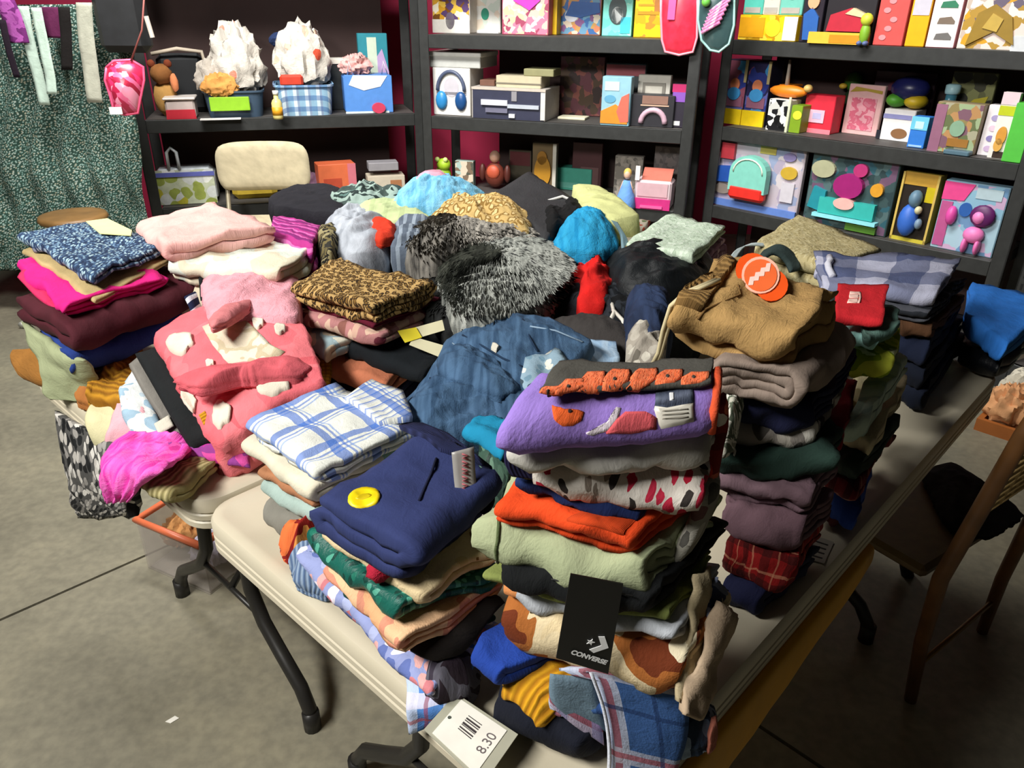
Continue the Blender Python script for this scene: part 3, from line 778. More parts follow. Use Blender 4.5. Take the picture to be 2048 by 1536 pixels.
carton(MU, Z1, 1117, 1200, 70, -62, .13, 'multicoloured playset box with a blue car on the upper shelf', '#d98a5e', art(('#d4a15a', '#6fa3c4', '#e8d7c0', '#8d5c8f', '#e38a63', '#3c6fb0'), 34, 3), [('p', ((.15, .3), (.3, .52), (.95, .5), (.98, .35), (.5, .27)), '#2c62ad', 'car_picture', .004), ('e', (.3, .3, .16, .1), '#e9ecf6')])
carton(MU, Z1, 1203, 1262, 73, -60, .12, 'teal and green box with a black and white bird picture', '#6fd6c8', art(('#7fe0d0', '#8ee6da', '#b8f0e0', '#6fd0c8'), 30, 34), [('r', (.1, .62, .9, 1), '#4cc83a', 'green_header'), ('e', (.5, .4, .30, .22), '#3b4a4c', 'bird_body'), ('e', (.5, .33, .2, .13), '#f4fbfa', 'bird_belly'), ('r', (.62, .05, .95, .3), '#45cbe6')])
carton(MU, Z1, 1266, 1330, 76, -60, .12, 'plain bright yellow box beside the hanging red pouch', '#f0b400', art(('#f7c408', '#f7c408', '#e8a808', '#f7c408', '#c98a20'), 28, 35), [('r', (.1, .35, .75, .40), '#c98f08', 'printed_line'), ('r', (.1, .48, .6, .51), '#d39b08', 'printed_line'), ('r', (.6, .4, 1, .8), '#b9742c')])
# --- hanging pouches between the middle and right units
def pouch(label, pts, zt, thick, mat, rim, uu, inner=None, inlab='filling', cat='pouch', inset=-.03):
    P0 = uu.L+uu.n*inset; c = [onplane(x, y, P0, uu.n) for x, y in pts]; cen = sum(c, Vector())/len(c)
    V = []; Fq = []; n = len(c)
    for k, f in enumerate((0, .5, .8, 1.0)):
        for p in c: V.append(cen+(p-cen)*f-uu.n*thick*(1-f*f))
    for k in range(3):
        for j in range(n): i = (j+1) % n; Fq.append((k*n+j, k*n+i, (k+1)*n+i, (k+1)*n+j))
    m = len(V)
    for p in c: V.append(p+uu.n*.004)
    for j in range(n): i = (j+1) % n; Fq.append((3*n+j, 3*n+i, m+i, m+j))
    Fq.append(tuple(m+j for j in range(n)))
    o = mesh_obj('hanging_pouch', V, Fq, mat); tag(o, label, cat)
    MB().tube(c+[c[0]], .006, 6).build('rim', rim, o, True)
    return o, c, cen
po, pc, _ = pouch('red plastic pouch hanging from the post of the middle unit', ((1322, -20), (1322, 30), (1324, 80), (1330, 103), (1358, 110), (1386, 104), (1394, 75), (1395, 20), (1394, -20)), 0, .02, solid('#e8344c', .25, grain=.25, scale=25), solid('#f7a3b4', .3), MU)
P0 = MU.L-MU.n*.055
MB().box(onplane(1334, 40, P0, MU.n), MU.d*.035, MU.n*.004, ZV*.12, .002).build('pink_insert', solid('#f25fa0', .3), po)
MB().tube([onplane(1358, -20, P0, MU.n), onplane(1358, -120, P0, MU.n)], .003, 6).build('cord', solid('#dddddd'), po, True)
pq, pc2, _ = pouch('round clear pouch of pink sweets hanging beside the red pouch', ((1398, -20), (1396, 40), (1403, 80), (1420, 100), (1438, 104), (1458, 88), (1468, 50), (1469, -20)), 0, .018, solid('#3d5657', .15, spec=.8), solid('#a9d8d2', .2), MU, inset=-.05)
P0 = MU.L-MU.n*.078
m = MB()
for k in range(7): m.tube([onplane(1402+k*3, 66-k*7, P0, MU.n), onplane(1440+k*4, 44-k*9, P0, MU.n)], .009, 6)
m.build('pink_sweets', art(('#f08cc0', '#b86a9c', '#f7b4d8'), 69, 4), pq, True); pq.children[-1]['kind'] = 'stuff'
MB().blob(onplane(1412, 4, P0, MU.n), .02, .02, .02).build('green_sweet', solid('#6cc04a'), pq, True)
MB().tube([onplane(1435, -20, P0, MU.n), onplane(1430, -120, P0, MU.n)], .003, 6).build('cord', solid('#dddddd'), pq, True)
# --- middle unit, middle shelf
hb, O, X, n, h = carton(MU, Z2, 868, 941, 231, 136, .20, 'white headphone box with blue headphones on its front', '#e6e2da', '#e9e6e0', name='headphone_box')
ctr = O+X*.5+ZV*h*.5-n*.008
MB().tube([ctr+X*(.36*math.cos(t))+ZV*(h*.40*math.sin(t)+h*.03) for t in [math.pi*k/14 for k in range(15)]], .010, 8).build('headband', solid('#4d5670', .4), hb, True)
for s, cc in ((-1, '#2f86c4'), (1, '#1f4e86')):
    MB().blob(ctr+X*(.26*s)-ZV*h*.18, .034, .05, .02, X.normalized(), ZV).build('ear_cup', solid(cc, .35), hb, True)
front_shapes(hb, O-n*.0012, X, n, h, [('r', (.1, .44, .9, .5), '#8c8a92', 'printed_band'), ('e', (.5, .6, .2, .2), '#c4bfc6')])
z_h = O.z+h
lo = MB().box(O-X*.08+ZV*(h+.0005), X*1.35, n*.26, ZV*.075, .004).build('shoe_box', solid('#bfc0bb', .5)); tag(lo, 'flat grey and white lidded box on top of the headphone box', 'box')
MB().box(O-X*.10+ZV*(h+.055)-n*.004, X*1.39, n*.27, ZV*.024, .004).build('lid', solid('#e4e4de', .5), lo)
kt, O, X, n, h = carton(MU, Z2, 944, 1090, 240, 176, .26, 'wide tool gift set box with silver instruments behind its window', '#b7b0a8', '#34364a', [('r', (0, .92, 1, 1), '#c3b7ab', 'top_edge'), ('r', (.14, .45, .5, .62), '#c9c9d2', 'silver_handle', .012), ('r', (.5, .38, .92, .5), '#b4bac4', 'silver_shaft', .010), ('r', (.2, .22, .5, .36), '#6d6c80', 'dark_handle', .01), ('r', (.55, .6, .62, .9), '#8e8b90', 'divider', .004), ('r', (.52, .08, .6, .2), '#e4e4e4', 'small_part', .01), ('r', (.94, .05, 1, .9), '#d6d2c8', 'side_flap', .004)])
b1, O1, X1, n1, h1 = carton(MU, Z2+h, 992, 1082, 176, 152, .16, 'flat beige box lying on top of the tool set', '#b9ae93', '#c4b99c', [('r', (0, .3, 1, .42), '#7d7566', 'printed_band')])
tag(MB().box(O1+X1*.6+ZV*(h1+.0005)+n1*.01, X1*.65, n1*.14, ZV*.035, .003).build('gift_box', solid('#8d8a63', .5)), 'small olive box on top of the flat beige box', 'box')
tag(MB().box(O1-X1*.42+n1*.03, X1*.34, n1*.14, ZV*.03, .003).build('gift_box', solid('#6d4a3c', .5)), 'dark brown flat box at the left end of the tool set\'s top', 'box')
carton(MU, Z2, 1118, 1205, 222, 112, .06, 'tall dark rose picture board leaning at the back of the shelf', '#5a3038', art(('#6b3a44', '#54402f', '#8c5148', '#3c2c2a'), 27, 5), cat='board', name='picture_board', inset=.33)
carton(MU, Z2, 1116, 1200, 228, 172, .10, 'orange craft kit box with an autumn picture', '#a5582c', art(('#c86a34', '#e8cdb0', '#7d5a3a', '#e2a36a', '#93604f'), 32, 6))
tag(MB().box(at(1115, 238, Z2)+ZV*.0, MU.d*.15, MU.n*.1, ZV*.012, .002).build('thin_book', solid('#d9d3b8', .6)), 'thin cream booklet lying flat in front of the craft kit', 'book')
carton(MU, Z2, 1207, 1286, 222, 126, .05, 'dark box with a red lettered header at the back of the shelf', '#39474c', '#4c565a', [('r', (.02, .78, .98, .97), '#a8505a', 'red_header')], inset=.28)
carton(MU, Z2, 1200, 1257, 252, 153, .07, 'pale blue box with an orange animal picture at its foot', '#86b3c2', '#8fbccb', [('p', ((0, .05), (0, .3), (.5, .45), (.9, .3), (.95, .05)), '#e08a2c', 'orange_animal', .004), ('p', ((.55, .3), (.7, .6), (.95, .68), (.98, .1), (.7, .08)), '#d86a58', 'red_animal', .005), ('r', (.1, .72, .6, .9), '#c2d6e0', 'pale_label'), ('e', (.3, .55, .2, .08), '#5f9fc0')])
carton(MU, Z2, 1271, 1335, 238, 150, .05, 'white box with a square grey window behind the arch game', '#d8d3c7', '#ded9cd', [('r', (.15, .45, .85, .85), '#8f8a80', 'window', .004), ('r', (.24, .5, .76, .78), '#d2cdc0', 'window_card', .005)], inset=.16)
ar, O, X, n, h = carton(MU, Z2, 1256, 1345, 254, 190, .09, 'black game box with a pink arch emblem', '#26262a', '#2c2b30', [('r', (.28, .72, .85, .98), '#8c6a5c', 'top_label'), ('r', (.25, .66, .88, .70), '#c8a890', 'printed_line')])
MB().tube([O+X*(.55+.27*math.cos(t))+ZV*h*(.12+.42*math.sin(t))-n*.004 for t in [math.pi*k/12 for k in range(13)]], .014, 8).build('arch_emblem', solid('#c8a5b4', .4), ar, True)
carton(MU, Z2, 1338, 1372, 256, 168, .10, 'dark box with a purple and pink top at the right end of the middle shelf', '#2b2430', '#2d2834', [('r', (0, .82, 1, 1), '#c02a68', 'pink_top'), ('r', (.05, .6, .95, .82), '#8a55b8', 'purple_band'), ('r', (.1, .06, .6, .16), '#e8e8e4', 'price_sticker')])
# --- middle unit, lower shelf
def toy_on(u, z, x, y): 
    P = at(x, y, z); return P
def figure(name, label, cat, P, parts, u):
    """small toy assembled from rounded parts: (part name, (dx, dn, dz), (rx, ry, rz), colour)"""
    e = empty(name, P, label, cat)
    for nm, o, r, c in parts: MB().blob(P+u.d*o[0]+u.n*o[1]+ZV*o[2], r[0], r[1], r[2], u.d, u.n, 14).build(nm, solid(c, .5), e, True)
    return e
carton(MU, Z3, 911, 947, 375, 322, .05, 'pale teal picture book standing beside the green frog', '#9fb0a8', art(('#a9c0b8', '#55564a', '#d7c9b4', '#7d6a58'), 36, 7), cat='book', name='picture_book', yaw=.1)
P = at(887, 372, Z3); figure('frog_toy', 'lime green toy frog on the lower shelf of the middle unit', 'toy', P, [('body', (0, 0, .06), (.05, .04, .06), '#8fb522'), ('head', (.01, -.01, .125), (.042, .036, .035), '#a9cc2e'), ('eye', (-.02, -.03, .155), (.014, .014, .014), '#d9e88a'), ('eye', (.03, -.03, .155), (.014, .014, .014), '#d9e88a')], MU)
P = at(990, 378, Z3); figure('robot_toy', 'red and brown toy robot behind the black folded jacket', 'toy', P, [('body', (0, 0, .08), (.06, .04, .07), '#6b2f22'), ('chest', (0, -.03, .10), (.04, .02, .04), '#c2563a'), ('head', (0, 0, .18), (.032, .03, .035), '#b58a74'), ('arm', (-.075, 0, .09), (.02, .02, .05), '#54241c'), ('arm', (.075, 0, .09), (.02, .02, .05), '#54241c')], MU)
carton(MU, Z3, 1018, 1062, 360, 300, .03, 'dark olive box standing at the back of the lower shelf', '#4a4234', '#4f4838', [('r', (.05, .55, .95, .95), '#5f2a2c', 'maroon_panel')], inset=.34)
fr, O, X, n, h = carton(MU, Z3, 1064, 1112, 362, 286, .03, 'gilt framed picture with a golden figure', '#8a8272', '#6d5a3c', [('e', (.45, .42, .34, .32), '#b98424', 'golden_figure', .012), ('e', (.42, .70, .2, .14), '#9a6a1c', 'golden_head', .012)], cat='picture', name='framed_picture', inset=.2)
front_shapes(fr, O-n*.002, X, n, h, [('r', (.86, 0, 1, 1), '#cfcabd', 'frame_edge', .01)])
for x, lb in ((1136, 'slim white pole standing left of the maroon box'), (1209, 'slim beige pole standing right of the maroon box')):
    Pp = at(x, 352, Z3); tag(MB().tube([Pp, Pp+ZV*.32], .013, 10).build('pole', solid('#b6ad9b', .5), None, True), lb, 'pole')
carton(MU, Z3, 1143, 1202, 362, 285, .05, 'dark maroon box between the two slim poles', '#452225', '#4c262a', [('r', (.3, .1, .9, .5), '#6b4a4a', 'printed_panel')], inset=.3)
carton(MU, Z3, 1098, 1182, 380, 336, .10, 'teal box at the front of the lower shelf', '#3f9a86', '#46a58f', [('r', (.05, .1, .95, .35), '#68b7a4', 'printed_band')])
Pp = at(1183, 376, Z3); figure('bear_toy', 'small tan and orange round toy beside the teal box', 'toy', Pp, [('body', (0, 0, .05), (.05, .04, .05), '#c79a72'), ('face', (0, -.03, .06), (.024, .014, .024), '#b5532e'), ('ear', (-.03, 0, .10), (.016, .012, .016), '#b0855c'), ('ear', (.03, 0, .10), (.016, .012, .016), '#b0855c')], MU)
carton(MU, Z3, 1227, 1283, 372, 312, .05, 'grey speckled box behind the blue doll', '#8c857c', art(('#8e887e', '#a39a90', '#6b6660'), 50, 8), inset=.22)
Pd = at(1250, 415, Z3); e = empty('doll', Pd, 'doll in a long blue dress on the lower shelf', 'doll')
MB().lathe(Pd, [(.05, 0), (.055, .01), (.045, .06), (.028, .11), (.018, .14)], 16).build('dress', fabric('#6f9fe0'), e, True)
MB().blob(Pd+ZV*.17, .018, .018, .024).build('head', solid('#e0b79c', .5), e, True)
MB().blob(Pd+ZV*.178+MU.n*.006, .021, .02, .024).build('hair', solid('#d9b65a', .6), e, True)
for s in (-1, 1): MB().tube([Pd+MU.d*s*.016+ZV*.135, Pd+MU.d*s*.035+ZV*.08], .006, 6).build('arm', solid('#e0b79c', .5), e, True)
rg, O, X, n, h = carton(MU, Z3, 1265, 1338, 430, 362, .13, 'pink and white toy cash register', '#d9c3c8', None, [('r', (0, 0, 1, .38), '#c9307c', 'magenta_drawer', .012), ('r', (.08, .45, .9, .92), '#cfa9b0', 'keypad', .004), ('r', (.2, .05, .8, .14), '#e0609c', 'drawer_handle', .02)], cat='toy', name='toy_register', bev=.01)
MB().poly([O+X*.15+ZV*(h+.0)+n*.02, O+X*.95+ZV*h+n*.02, O+X*.95+ZV*(h+.05)+n*.09, O+X*.15+ZV*(h+.05)+n*.09], n, .01).build('screen', solid('#c8705f', .4), rg)
front_shapes(rg, O+ZV*h, X, n, .06, [('r', (.0, 0, .12, 1.2), '#e8e0dc', 'screen_side', .008)])
carton(MU, Z3, 1303, 1358, 380, 292, .06, 'tall dull grey box at the right end of the lower shelf', '#5f5a58', art(('#66605f', '#5a5553', '#756d6a'), 46, 9), inset=.2)
# --- right unit, upper shelf
yb, O, X, n, h = carton(RU, Z1, 1474, 1590, 84, 30, .20, 'wide yellow and white train set box lying flat', '#e8b70e', art(('#efc21a', '#e0a010', '#f4d040', '#efc21a', '#b98a14'), 26, 36), [('r', (.02, .12, .45, .9), '#d99a12', 'printed_panel'), ('e', (.6, .5, .13, .34), '#f4ce28', 'printed_disc'), ('r', (.78, .05, 1, .95), '#efe9dc', 'white_end', .003)])
for k, (xa, xb, c, lb) in enumerate(((0, .34, '#4fb3a2', 'turquoise box on the left of the yellow train box'), (.345, .62, '#cdc6bb', 'whitish box on the middle of the yellow train box'), (.625, 1, '#6cb8a8', 'pale turquoise box on the right of the yellow train box'))):
    o = MB().box(O+X*xa+n*.02+ZV*(h+.0005), X*(xb-xa), n*.12, ZV*.16, .003).build('toy_box', solid(c, .45)); tag(o, lb, 'box', 'three boxes on the yellow train box')
    front_shapes(o, O+X*xa+n*.02+ZV*h, X*(xb-xa), n, .16, [('r', (.1, .05, .9, .2), '#a9a49c', 'base_print'), ('e', (.5, .6, .25, .2), '#8fd2c4', 'round_print')])
pb, O, X, n, h = carton(RU, Z1, 1596, 1636, 88, -30, .12, 'navy doll box with an orange haired figure', '#1d1a26', '#241c28', [('p', ((.2, .05), (.1, .5), (.5, .62), (.85, .45), (.9, .05)), '#2b5da6', 'blue_coat', .008), ('e', (.5, .72, .28, .13), '#e0a67e', 'face', .008), ('p', ((.1, .78), (.2, 1), (.85, 1), (.95, .78), (.5, .88)), '#c96a24', 'hair', .009)])
vb, O, X, n, h = carton(RU, Z1, 1640, 1738, 97, -30, .14, 'dark window box with a red rescue vehicle on a yellow base', '#1d1a1c', '#231f24', [('r', (-.25, 0, .98, .2), '#e6b53c', 'yellow_base', .02), ('r', (.2, .02, .8, .16), '#e08a1e', 'orange_band', .022), ('p', ((.1, .22), (.15, .5), (.55, .62), (.85, .45), (.85, .22)), '#b9283a', 'red_vehicle', .02), ('p', ((.45, .52), (.6, .62), (.85, .52), (.8, .46)), '#d9c59a', 'cab_window', .024), ('r', (.35, .78, .8, .88), '#bdb4bb', 'printed_title', .003)])
Pg = O+X*.92-n*.03; figure('dinosaur_toy', 'small lime green toy figure standing before the red vehicle box', 'toy', Vector((Pg.x, Pg.y, Z1)), [('body', (0, .0, .045), (.022, .02, .045), '#7fae2a'), ('head', (0, -.005, .10), (.026, .022, .026), '#c3cf3c'), ('foot', (-.012, -.01, .008), (.012, .018, .01), '#5a6a9a'), ('foot', (.014, -.01, .008), (.012, .018, .01), '#5a6a9a')], RU)
carton(RU, Z1, 1743, 1802, 96, -50, .10, 'coral red box dotted with pink figures', '#c9504c', '#d4524e', [('e', (.3+.4*((k*7) % 3)/3, .12+.13*k, .12, .04), '#ec8f94', 'pink_figure') for k in range(6)])
carton(RU, Z1, 1806, 1845, 101, -50, .10, 'amber yellow box with a grey photo panel', '#d99a08', '#f0ae08', [('r', (.1, .45, .95, .72), '#c9c4d0', 'photo_panel'), ('r', (.1, .72, .95, .80), '#efe3b0', 'pale_band')])
carton(RU, Z1, 1848, 1905, 101, -50, .10, 'white box with a column of small toy cars', '#c9808a', '#f0e8e4', [('p', ((.25, .12+.22*k), (.3, .2+.22*k), (.7, .22+.22*k), (.85, .16+.22*k), (.85, .12+.22*k)), c, 'car_picture') for k, c in enumerate(('#6d6a68', '#7a6a5c', '#2f7a5a', '#5c6292'))])
gb, O, X, n, h = carton(RU, Z1, 1908, 2062, 112, -50, .12, 'large white and gold robot toy box at the right end', '#e9e2d6', art(('#efe8dc', '#d9a12a', '#c8b6a8', '#efd9d0', '#6a5f72', '#b58f3a'), 29, 11), [('p', ((.12, .05), (.2, .5), (.4, .62), (.65, .45), (.75, .08), (.45, .25)), '#9a7a26', 'gold_robot', .01), ('p', ((.3, .3), (.4, .5), (.55, .42), (.5, .25)), '#c7a64a', 'robot_chest', .015), ('r', (.72, 0, 1, .2), '#dadde0', 'white_label'), ('r', (.3, .7, .7, .88), '#4c4f66', 'title_band')])
# --- right unit, middle shelf
for k, (xa, xb, lb) in enumerate(((1441, 1482, 'action figure box with a yellow base, left of the pair'), (1483, 1527, 'action figure box with a yellow base, right of the pair'))):
    o, O, X, n, h = carton(RU, Z2, xa, xb, 247+5*k, 118+3*k, .12, lb, '#20203a', art(('#2d3a86', '#3f8cc4', '#26244a', '#8a4a5c', '#5a5fa0'), 13, 12+k), [('r', (0, 0, 1, .24), '#efcb16', 'yellow_base', .012), ('e', (.5, .62, .22, .1), '#d9825a', 'face', .006), ('r', (.1, .28, .9, .44), '#8c5a70', 'pink_band', .004), ('e', (.5, .48, .3, .1), '#3f8fc8', 'blue_chest', .008), ('r', (.88, .66, 1, 1.0), '#b7a777', 'cream_edge', .004)], group='pair of action figure boxes')
wb, O, X, n, h = carton(RU, Z2, 1530, 1574, 262, 198, .10, 'white box with black abstract print below the orange glider', '#d8d8d0', art(('#e6e6e0', '#0f0f12', '#c9c9c4', '#1a1a1e'), 34, 15), [('r', (.9, 0, 1, 1.1), '#d5d9b8', 'cream_edge', .004)])
e = empty('glider_toy', O+X*.5+n*.05+ZV*h, 'orange toy glider resting on the black and white box', 'toy'); C0 = O+X*.55+n*.05+ZV*(h+.035)
MB().blob(C0, .10, .03, .03, RU.d, RU.n).build('hull', solid('#e5801c', .4), e, True)
MB().poly([C0+RU.d*.02+ZV*.02, C0+RU.d*.02+RU.n*.10+ZV*.02, C0-RU.d*.04+RU.n*.10+ZV*.02, C0-RU.d*.05+ZV*.02], ZV, .008).build('wing', solid('#f08a20', .4), e)
MB().tube([C0-RU.d*.01+ZV*.02, C0-RU.d*.015+ZV*.14], [.012, .006], 8).build('mast', solid('#a79a8c', .5), e, True)
MB().blob(C0+RU.d*.10+ZV*.02, .022, .02, .018).build('nose', solid('#d9b56a', .5), e, True)
carton(RU, Z2, 1576, 1598, 266, 210, .10, 'narrow lime and green box beside the red tent box', '#6f8f1c', '#7d9d22', [('e', (.6, .65, .4, .16), '#e2d23a', 'yellow_spot')])
rb, O, X, n, h = carton(RU, Z2, 1600, 1660, 266, 190, .10, 'red box with a square pink and white label', '#d8243a', None, [('r', (.2, .28, .72, .62), '#f3b9cc', 'square_label', .003), ('r', (.34, .38, .62, .54), '#b9b2d6', 'label_print', .004), ('r', (0, 0, 1, .12), '#ee7f8c', 'base_strip', .003)])
Pg = at(1668, 262, Z2)+RU.n*.16; figure('parrot_toy', 'green and yellow toy bird behind the red box', 'toy', Vector((Pg.x, Pg.y, Z2)), [('body', (0, 0, .10), (.06, .05, .10), '#1f3a20'), ('head', (-.01, -.02, .22), (.045, .04, .045), '#3f7a26'), ('beak', (-.04, -.06, .20), (.02, .02, .014), '#d9b03a'), ('wing', (.06, -.01, .11), (.02, .04, .07), '#26502c')], RU)
m = MB(); Pf = Vector((Pg.x, Pg.y, Z2))+RU.n*.07-RU.d*.06
fo = MB().box(Pf, RU.d*.14, RU.n*.02, ZV*.012).box(Pf+ZV*.26, RU.d*.14, RU.n*.02, ZV*.012).box(Pf+ZV*.012, RU.d*.012, RU.n*.02, ZV*.248).box(Pf+RU.d*.128+ZV*.012, RU.d*.012, RU.n*.02, ZV*.248).build('square_frame', solid('#4f6a34', .5)); tag(fo, 'dark green square frame standing at the back behind the toy bird', 'frame')
carton(RU, Z2, 1681, 1752, 270, 168, .025, 'pink notebook pack with a rose patterned cover', '#e8c4bd', '#eab9b7', [('r', (.15, .1, .85, .74), fabric('#e58a9c', 'blobs', args=(('#dd6f86', '#f0a9b4'), 30)), 'rose_pattern', .002), ('p', ((.05, .84), (.2, .95), (.95, .9), (.95, .84), (.5, .88)), '#b59a3c', 'gold_swirl', .002)], cat='notebook', name='notebook', yaw=-.05)
carton(RU, Z2, 1730, 1850, 258, 142, .03, 'dark plum board leaning at the back of the middle shelf', '#3a2530', '#412a38', [('p', ((.1, .6), (.3, .85), (.7, .8), (.8, .55)), '#5c1f34', 'maroon_shape')], cat='board', name='game_board', inset=.38)
wb2, O, X, n, h = carton(RU, Z2, 1757, 1820, 282, 218, .12, 'white box with a brown animal photo', '#e2dcda', '#eae6e4', [('r', (.0, .7, .9, .84), '#8f8fc0', 'title_line'), ('e', (.6, .25, .26, .16), '#8a6240', 'brown_animal'), ('r', (-.12, .02, .02, .3), '#20222c', 'dark_edge')])
e = empty('helmet_toy', O+X*.5+n*.06+ZV*h, 'dark blue toy helmet with green and yellow trim on the white animal box', 'toy')
C0 = O+X*.5+n*.06+ZV*(h+.055); MB().blob(C0+ZV*.03, .085, .07, .055, RU.d, RU.n).build('shell', solid('#1d2158', .35), e, True)
MB().blob(C0-RU.d*.045-ZV*.02-RU.n*.01, .045, .06, .032, RU.d, RU.n).build('green_side', solid('#4f9a2a', .5), e, True)
MB().blob(C0+RU.d*.04-ZV*.02-RU.n*.01, .05, .06, .032, RU.d, RU.n).build('yellow_side', solid('#c9a91c', .5), e, True)
bb, O, X, n, h = carton(RU, Z2, 1812, 1846, 296, 232, .06, 'small bright blue box with a pale blue top', '#2a72c8', '#2f78d0', [('r', (0, .58, 1, 1), '#6cc4e0', 'pale_top', .002), ('r', (.25, .62, .75, .85), '#bfe6f0', 'printed_letters', .003), ('r', (.1, .04, .9, .1), '#9cc4ee', 'base_line')])
Pg = O+X*1.35+n*.12; bt = MB().lathe(Vector((Pg.x, Pg.y, Z2)), [(.04, 0), (.045, .02), (.045, .14), (.03, .17), (.022, .19), (.022, .22)], 16).build('bottle', solid('#3e7486', .25), None, True); tag(bt, 'teal bottle with a pale cap behind the blue box', 'bottle')
MB().lathe(Vector((Pg.x, Pg.y, Z2+.22)), [(.028, 0), (.03, .01), (.03, .035), (.02, .04)], 14).build('cap', solid('#a9d2da', .4), bt, True)
carton(RU, Z2, 1852, 1946, 306, 204, .07, 'jungle coloured playset box with pinkish left edge', '#8a7a5c', art(('#8f7f52', '#7d5a68', '#9cae86', '#b5895a', '#66704a', '#a8a48a'), 27, 17), [('r', (0, 0, .24, .95), '#93627a', 'pink_edge', .002), ('e', (.55, .5, .16, .16), '#86a88c', 'pale_creature', .006), ('r', (.4, .14, .85, .3), '#9c6c2c', 'brown_log', .005)])
carton(RU, Z2, 1870, 1958, 300, 142, .03, 'olive and black box with a yellow insect picture at the back', '#5d5f3c', art(('#6c6e44', '#23241a', '#8a8c58', '#3a3a26'), 20, 18), [('p', ((.45, .55), (.6, .65), (.9, .7), (.85, .58), (.6, .5)), '#d1c02a', 'yellow_insect', .004)], inset=.26)
tag(MB().box(at(1885, 308, Z2)-RU.n*.0, RU.d*.10, RU.n*.05, ZV*.02, .004).build('toy_case', solid('#54707f', .4)), 'flat blue grey case in front of the jungle box', 'case')
carton(RU, Z2, 1952, 1990, 312, 208, .06, 'white box with small lilac figures', '#e6dfe2', '#ebe4e6', [('e', (.5, .15+.2*k, .22, .06), c, 'lilac_figure') for k, c in enumerate(('#c9b0d0', '#8b80b4', '#dfc6d6', '#a79cc4'))])
carton(RU, Z2, 1972, 2006, 318, 182, .03, 'white header card pack with an orange cat toy', '#efe6e0', '#efe9e2', [('r', (0, .82, 1, 1), '#ead0d8', 'pink_header'), ('r', (0, .66, 1, .80), '#c4cc20', 'lime_band'), ('e', (.55, .36, .3, .14), '#dd9a3c', 'orange_cat', .01), ('e', (.5, .22, .26, .10), '#e3ab52', 'cat_body', .01), ('r', (.3, .02, .9, .12), '#3a2a22', 'dark_print')])
carton(RU, Z2, 2000, 2040, 326, 204, .09, 'plain bright green book at the right end of the middle shelf', '#4fb83c', '#56c244', cat='book', name='green_book')
# --- right unit, lower shelf
bs, O, X, n, h = carton(RU, Z3, 1420, 1590, 440, 284, .03, 'backpack gift set card with a mint backpack in the middle', '#b7acb4', art(('#b9aeb8', '#a79cb0', '#c9c0c4', '#8f9ab8', '#b9aeb8'), 22, 31), [('r', (0, 0, 1, .10), '#5f7fc4', 'blue_base', .012), ('r', (.06, .72, .22, .95), '#a8323c', 'red_purse', .02), ('p', ((.03, .36), (.05, .6), (.2, .62), (.22, .38)), '#2450a4', 'blue_lunchbag', .02), ('e', (.86, .64, .09, .09), '#c2a034', 'gold_disc', .012), ('e', (.84, .86, .07, .06), '#8278a4', 'violet_disc', .008), ('r', (.5, .86, .68, .97), '#b5a552', 'title_panel', .003), ('r', (.80, .22, .94, .5), '#c9c4cc', 'bottle_panel', .01), ('e', (.12, .26, .10, .08), '#8a7f78', 'grey_charm', .012)], cat='toy set', name='backpack_set', inset=.05)
C0 = O+X*.46-n*.02
bp = MB().poly([C0+X*(.215*math.cos(t))+ZV*h*(.58+.25*math.sin(t)) for t in [math.pi*k/12 for k in range(13)]]+[C0-X*.215+ZV*h*.30, C0+X*.215+ZV*h*.30], -RU.n, .045).build('backpack_body', solid('#7cc4b4', .5), bs)
MB().tube([C0+X*(.17*math.cos(t))+ZV*h*(.58+.2*math.sin(t))-n*.047 for t in [math.pi*k/12 for k in range(13)]], .004, 6).build('backpack_zip', solid('#d8e0d0', .5), bs, True)
MB().box(C0-X*.21+ZV*h*.17-n*.05, X*.42, n*.05, ZV*h*.22, .015).build('backpack_pocket', solid('#d8281e', .5), bs)
MB().box(C0-X*.235+ZV*h*.30-n*.04, X*.10, n*.04, ZV*h*.12, .01).build('backpack_strap', solid('#dd8a34', .5), bs)
ks, O, X, n, h = carton(RU, Z3, 1600, 1772, 462, 312, .05, 'turquoise toy kitchen set on a dark display card', '#2f4648', art(('#3a5052', '#2c4044', '#50686a', '#6a5068', '#3a5052', '#2f5a66'), 24, 32), [('e', (.17, .8, .14, .12), '#a8a888', 'cream_bowl', .02), ('p', ((.05, .25), (.1, .55), (.25, .5), (.25, .2)), '#1f8a98', 'teal_jug', .02), ('e', (.50, .62, .17, .17), '#9a1c6c', 'plum_kettle', .03), ('e', (.60, .85, .08, .09), '#b2306e', 'plum_handle', .02), ('e', (.82, .62, .07, .09), '#d99a2c', 'orange_ball', .02), ('r', (.2, .20, .85, .42), '#35b0a8', 'turquoise_tray', .03), ('e', (.5, .38, .12, .08), '#eab4ac', 'pink_cup', .04), ('r', (.15, .14, .9, .19), '#8fdce4', 'tray_lip', .04), ('r', (.55, .02, .9, .12), '#4c7a28', 'green_leaf', .02)], cat='toy set', name='kitchen_set', inset=.04)
Pg = at(1590, 430, Z3); tag(MB().blob(Pg+ZV*.035-RU.n*.03, .035, .035, .035).build('toy_ball', solid('#dd5c34', .5), None, True), 'small orange ball between the backpack set and the kitchen set', 'ball')
Pg = at(1727, 462, Z3); figure('flower_toy', 'lilac flower shaped toy at the foot of the kitchen set', 'toy', Vector((Pg.x, Pg.y, Z3)), [('petals', (0, 0, .04), (.04, .018, .04), '#c7a0c4'), ('centre', (0, -.014, .04), (.014, .012, .014), '#a86aa0')], RU)
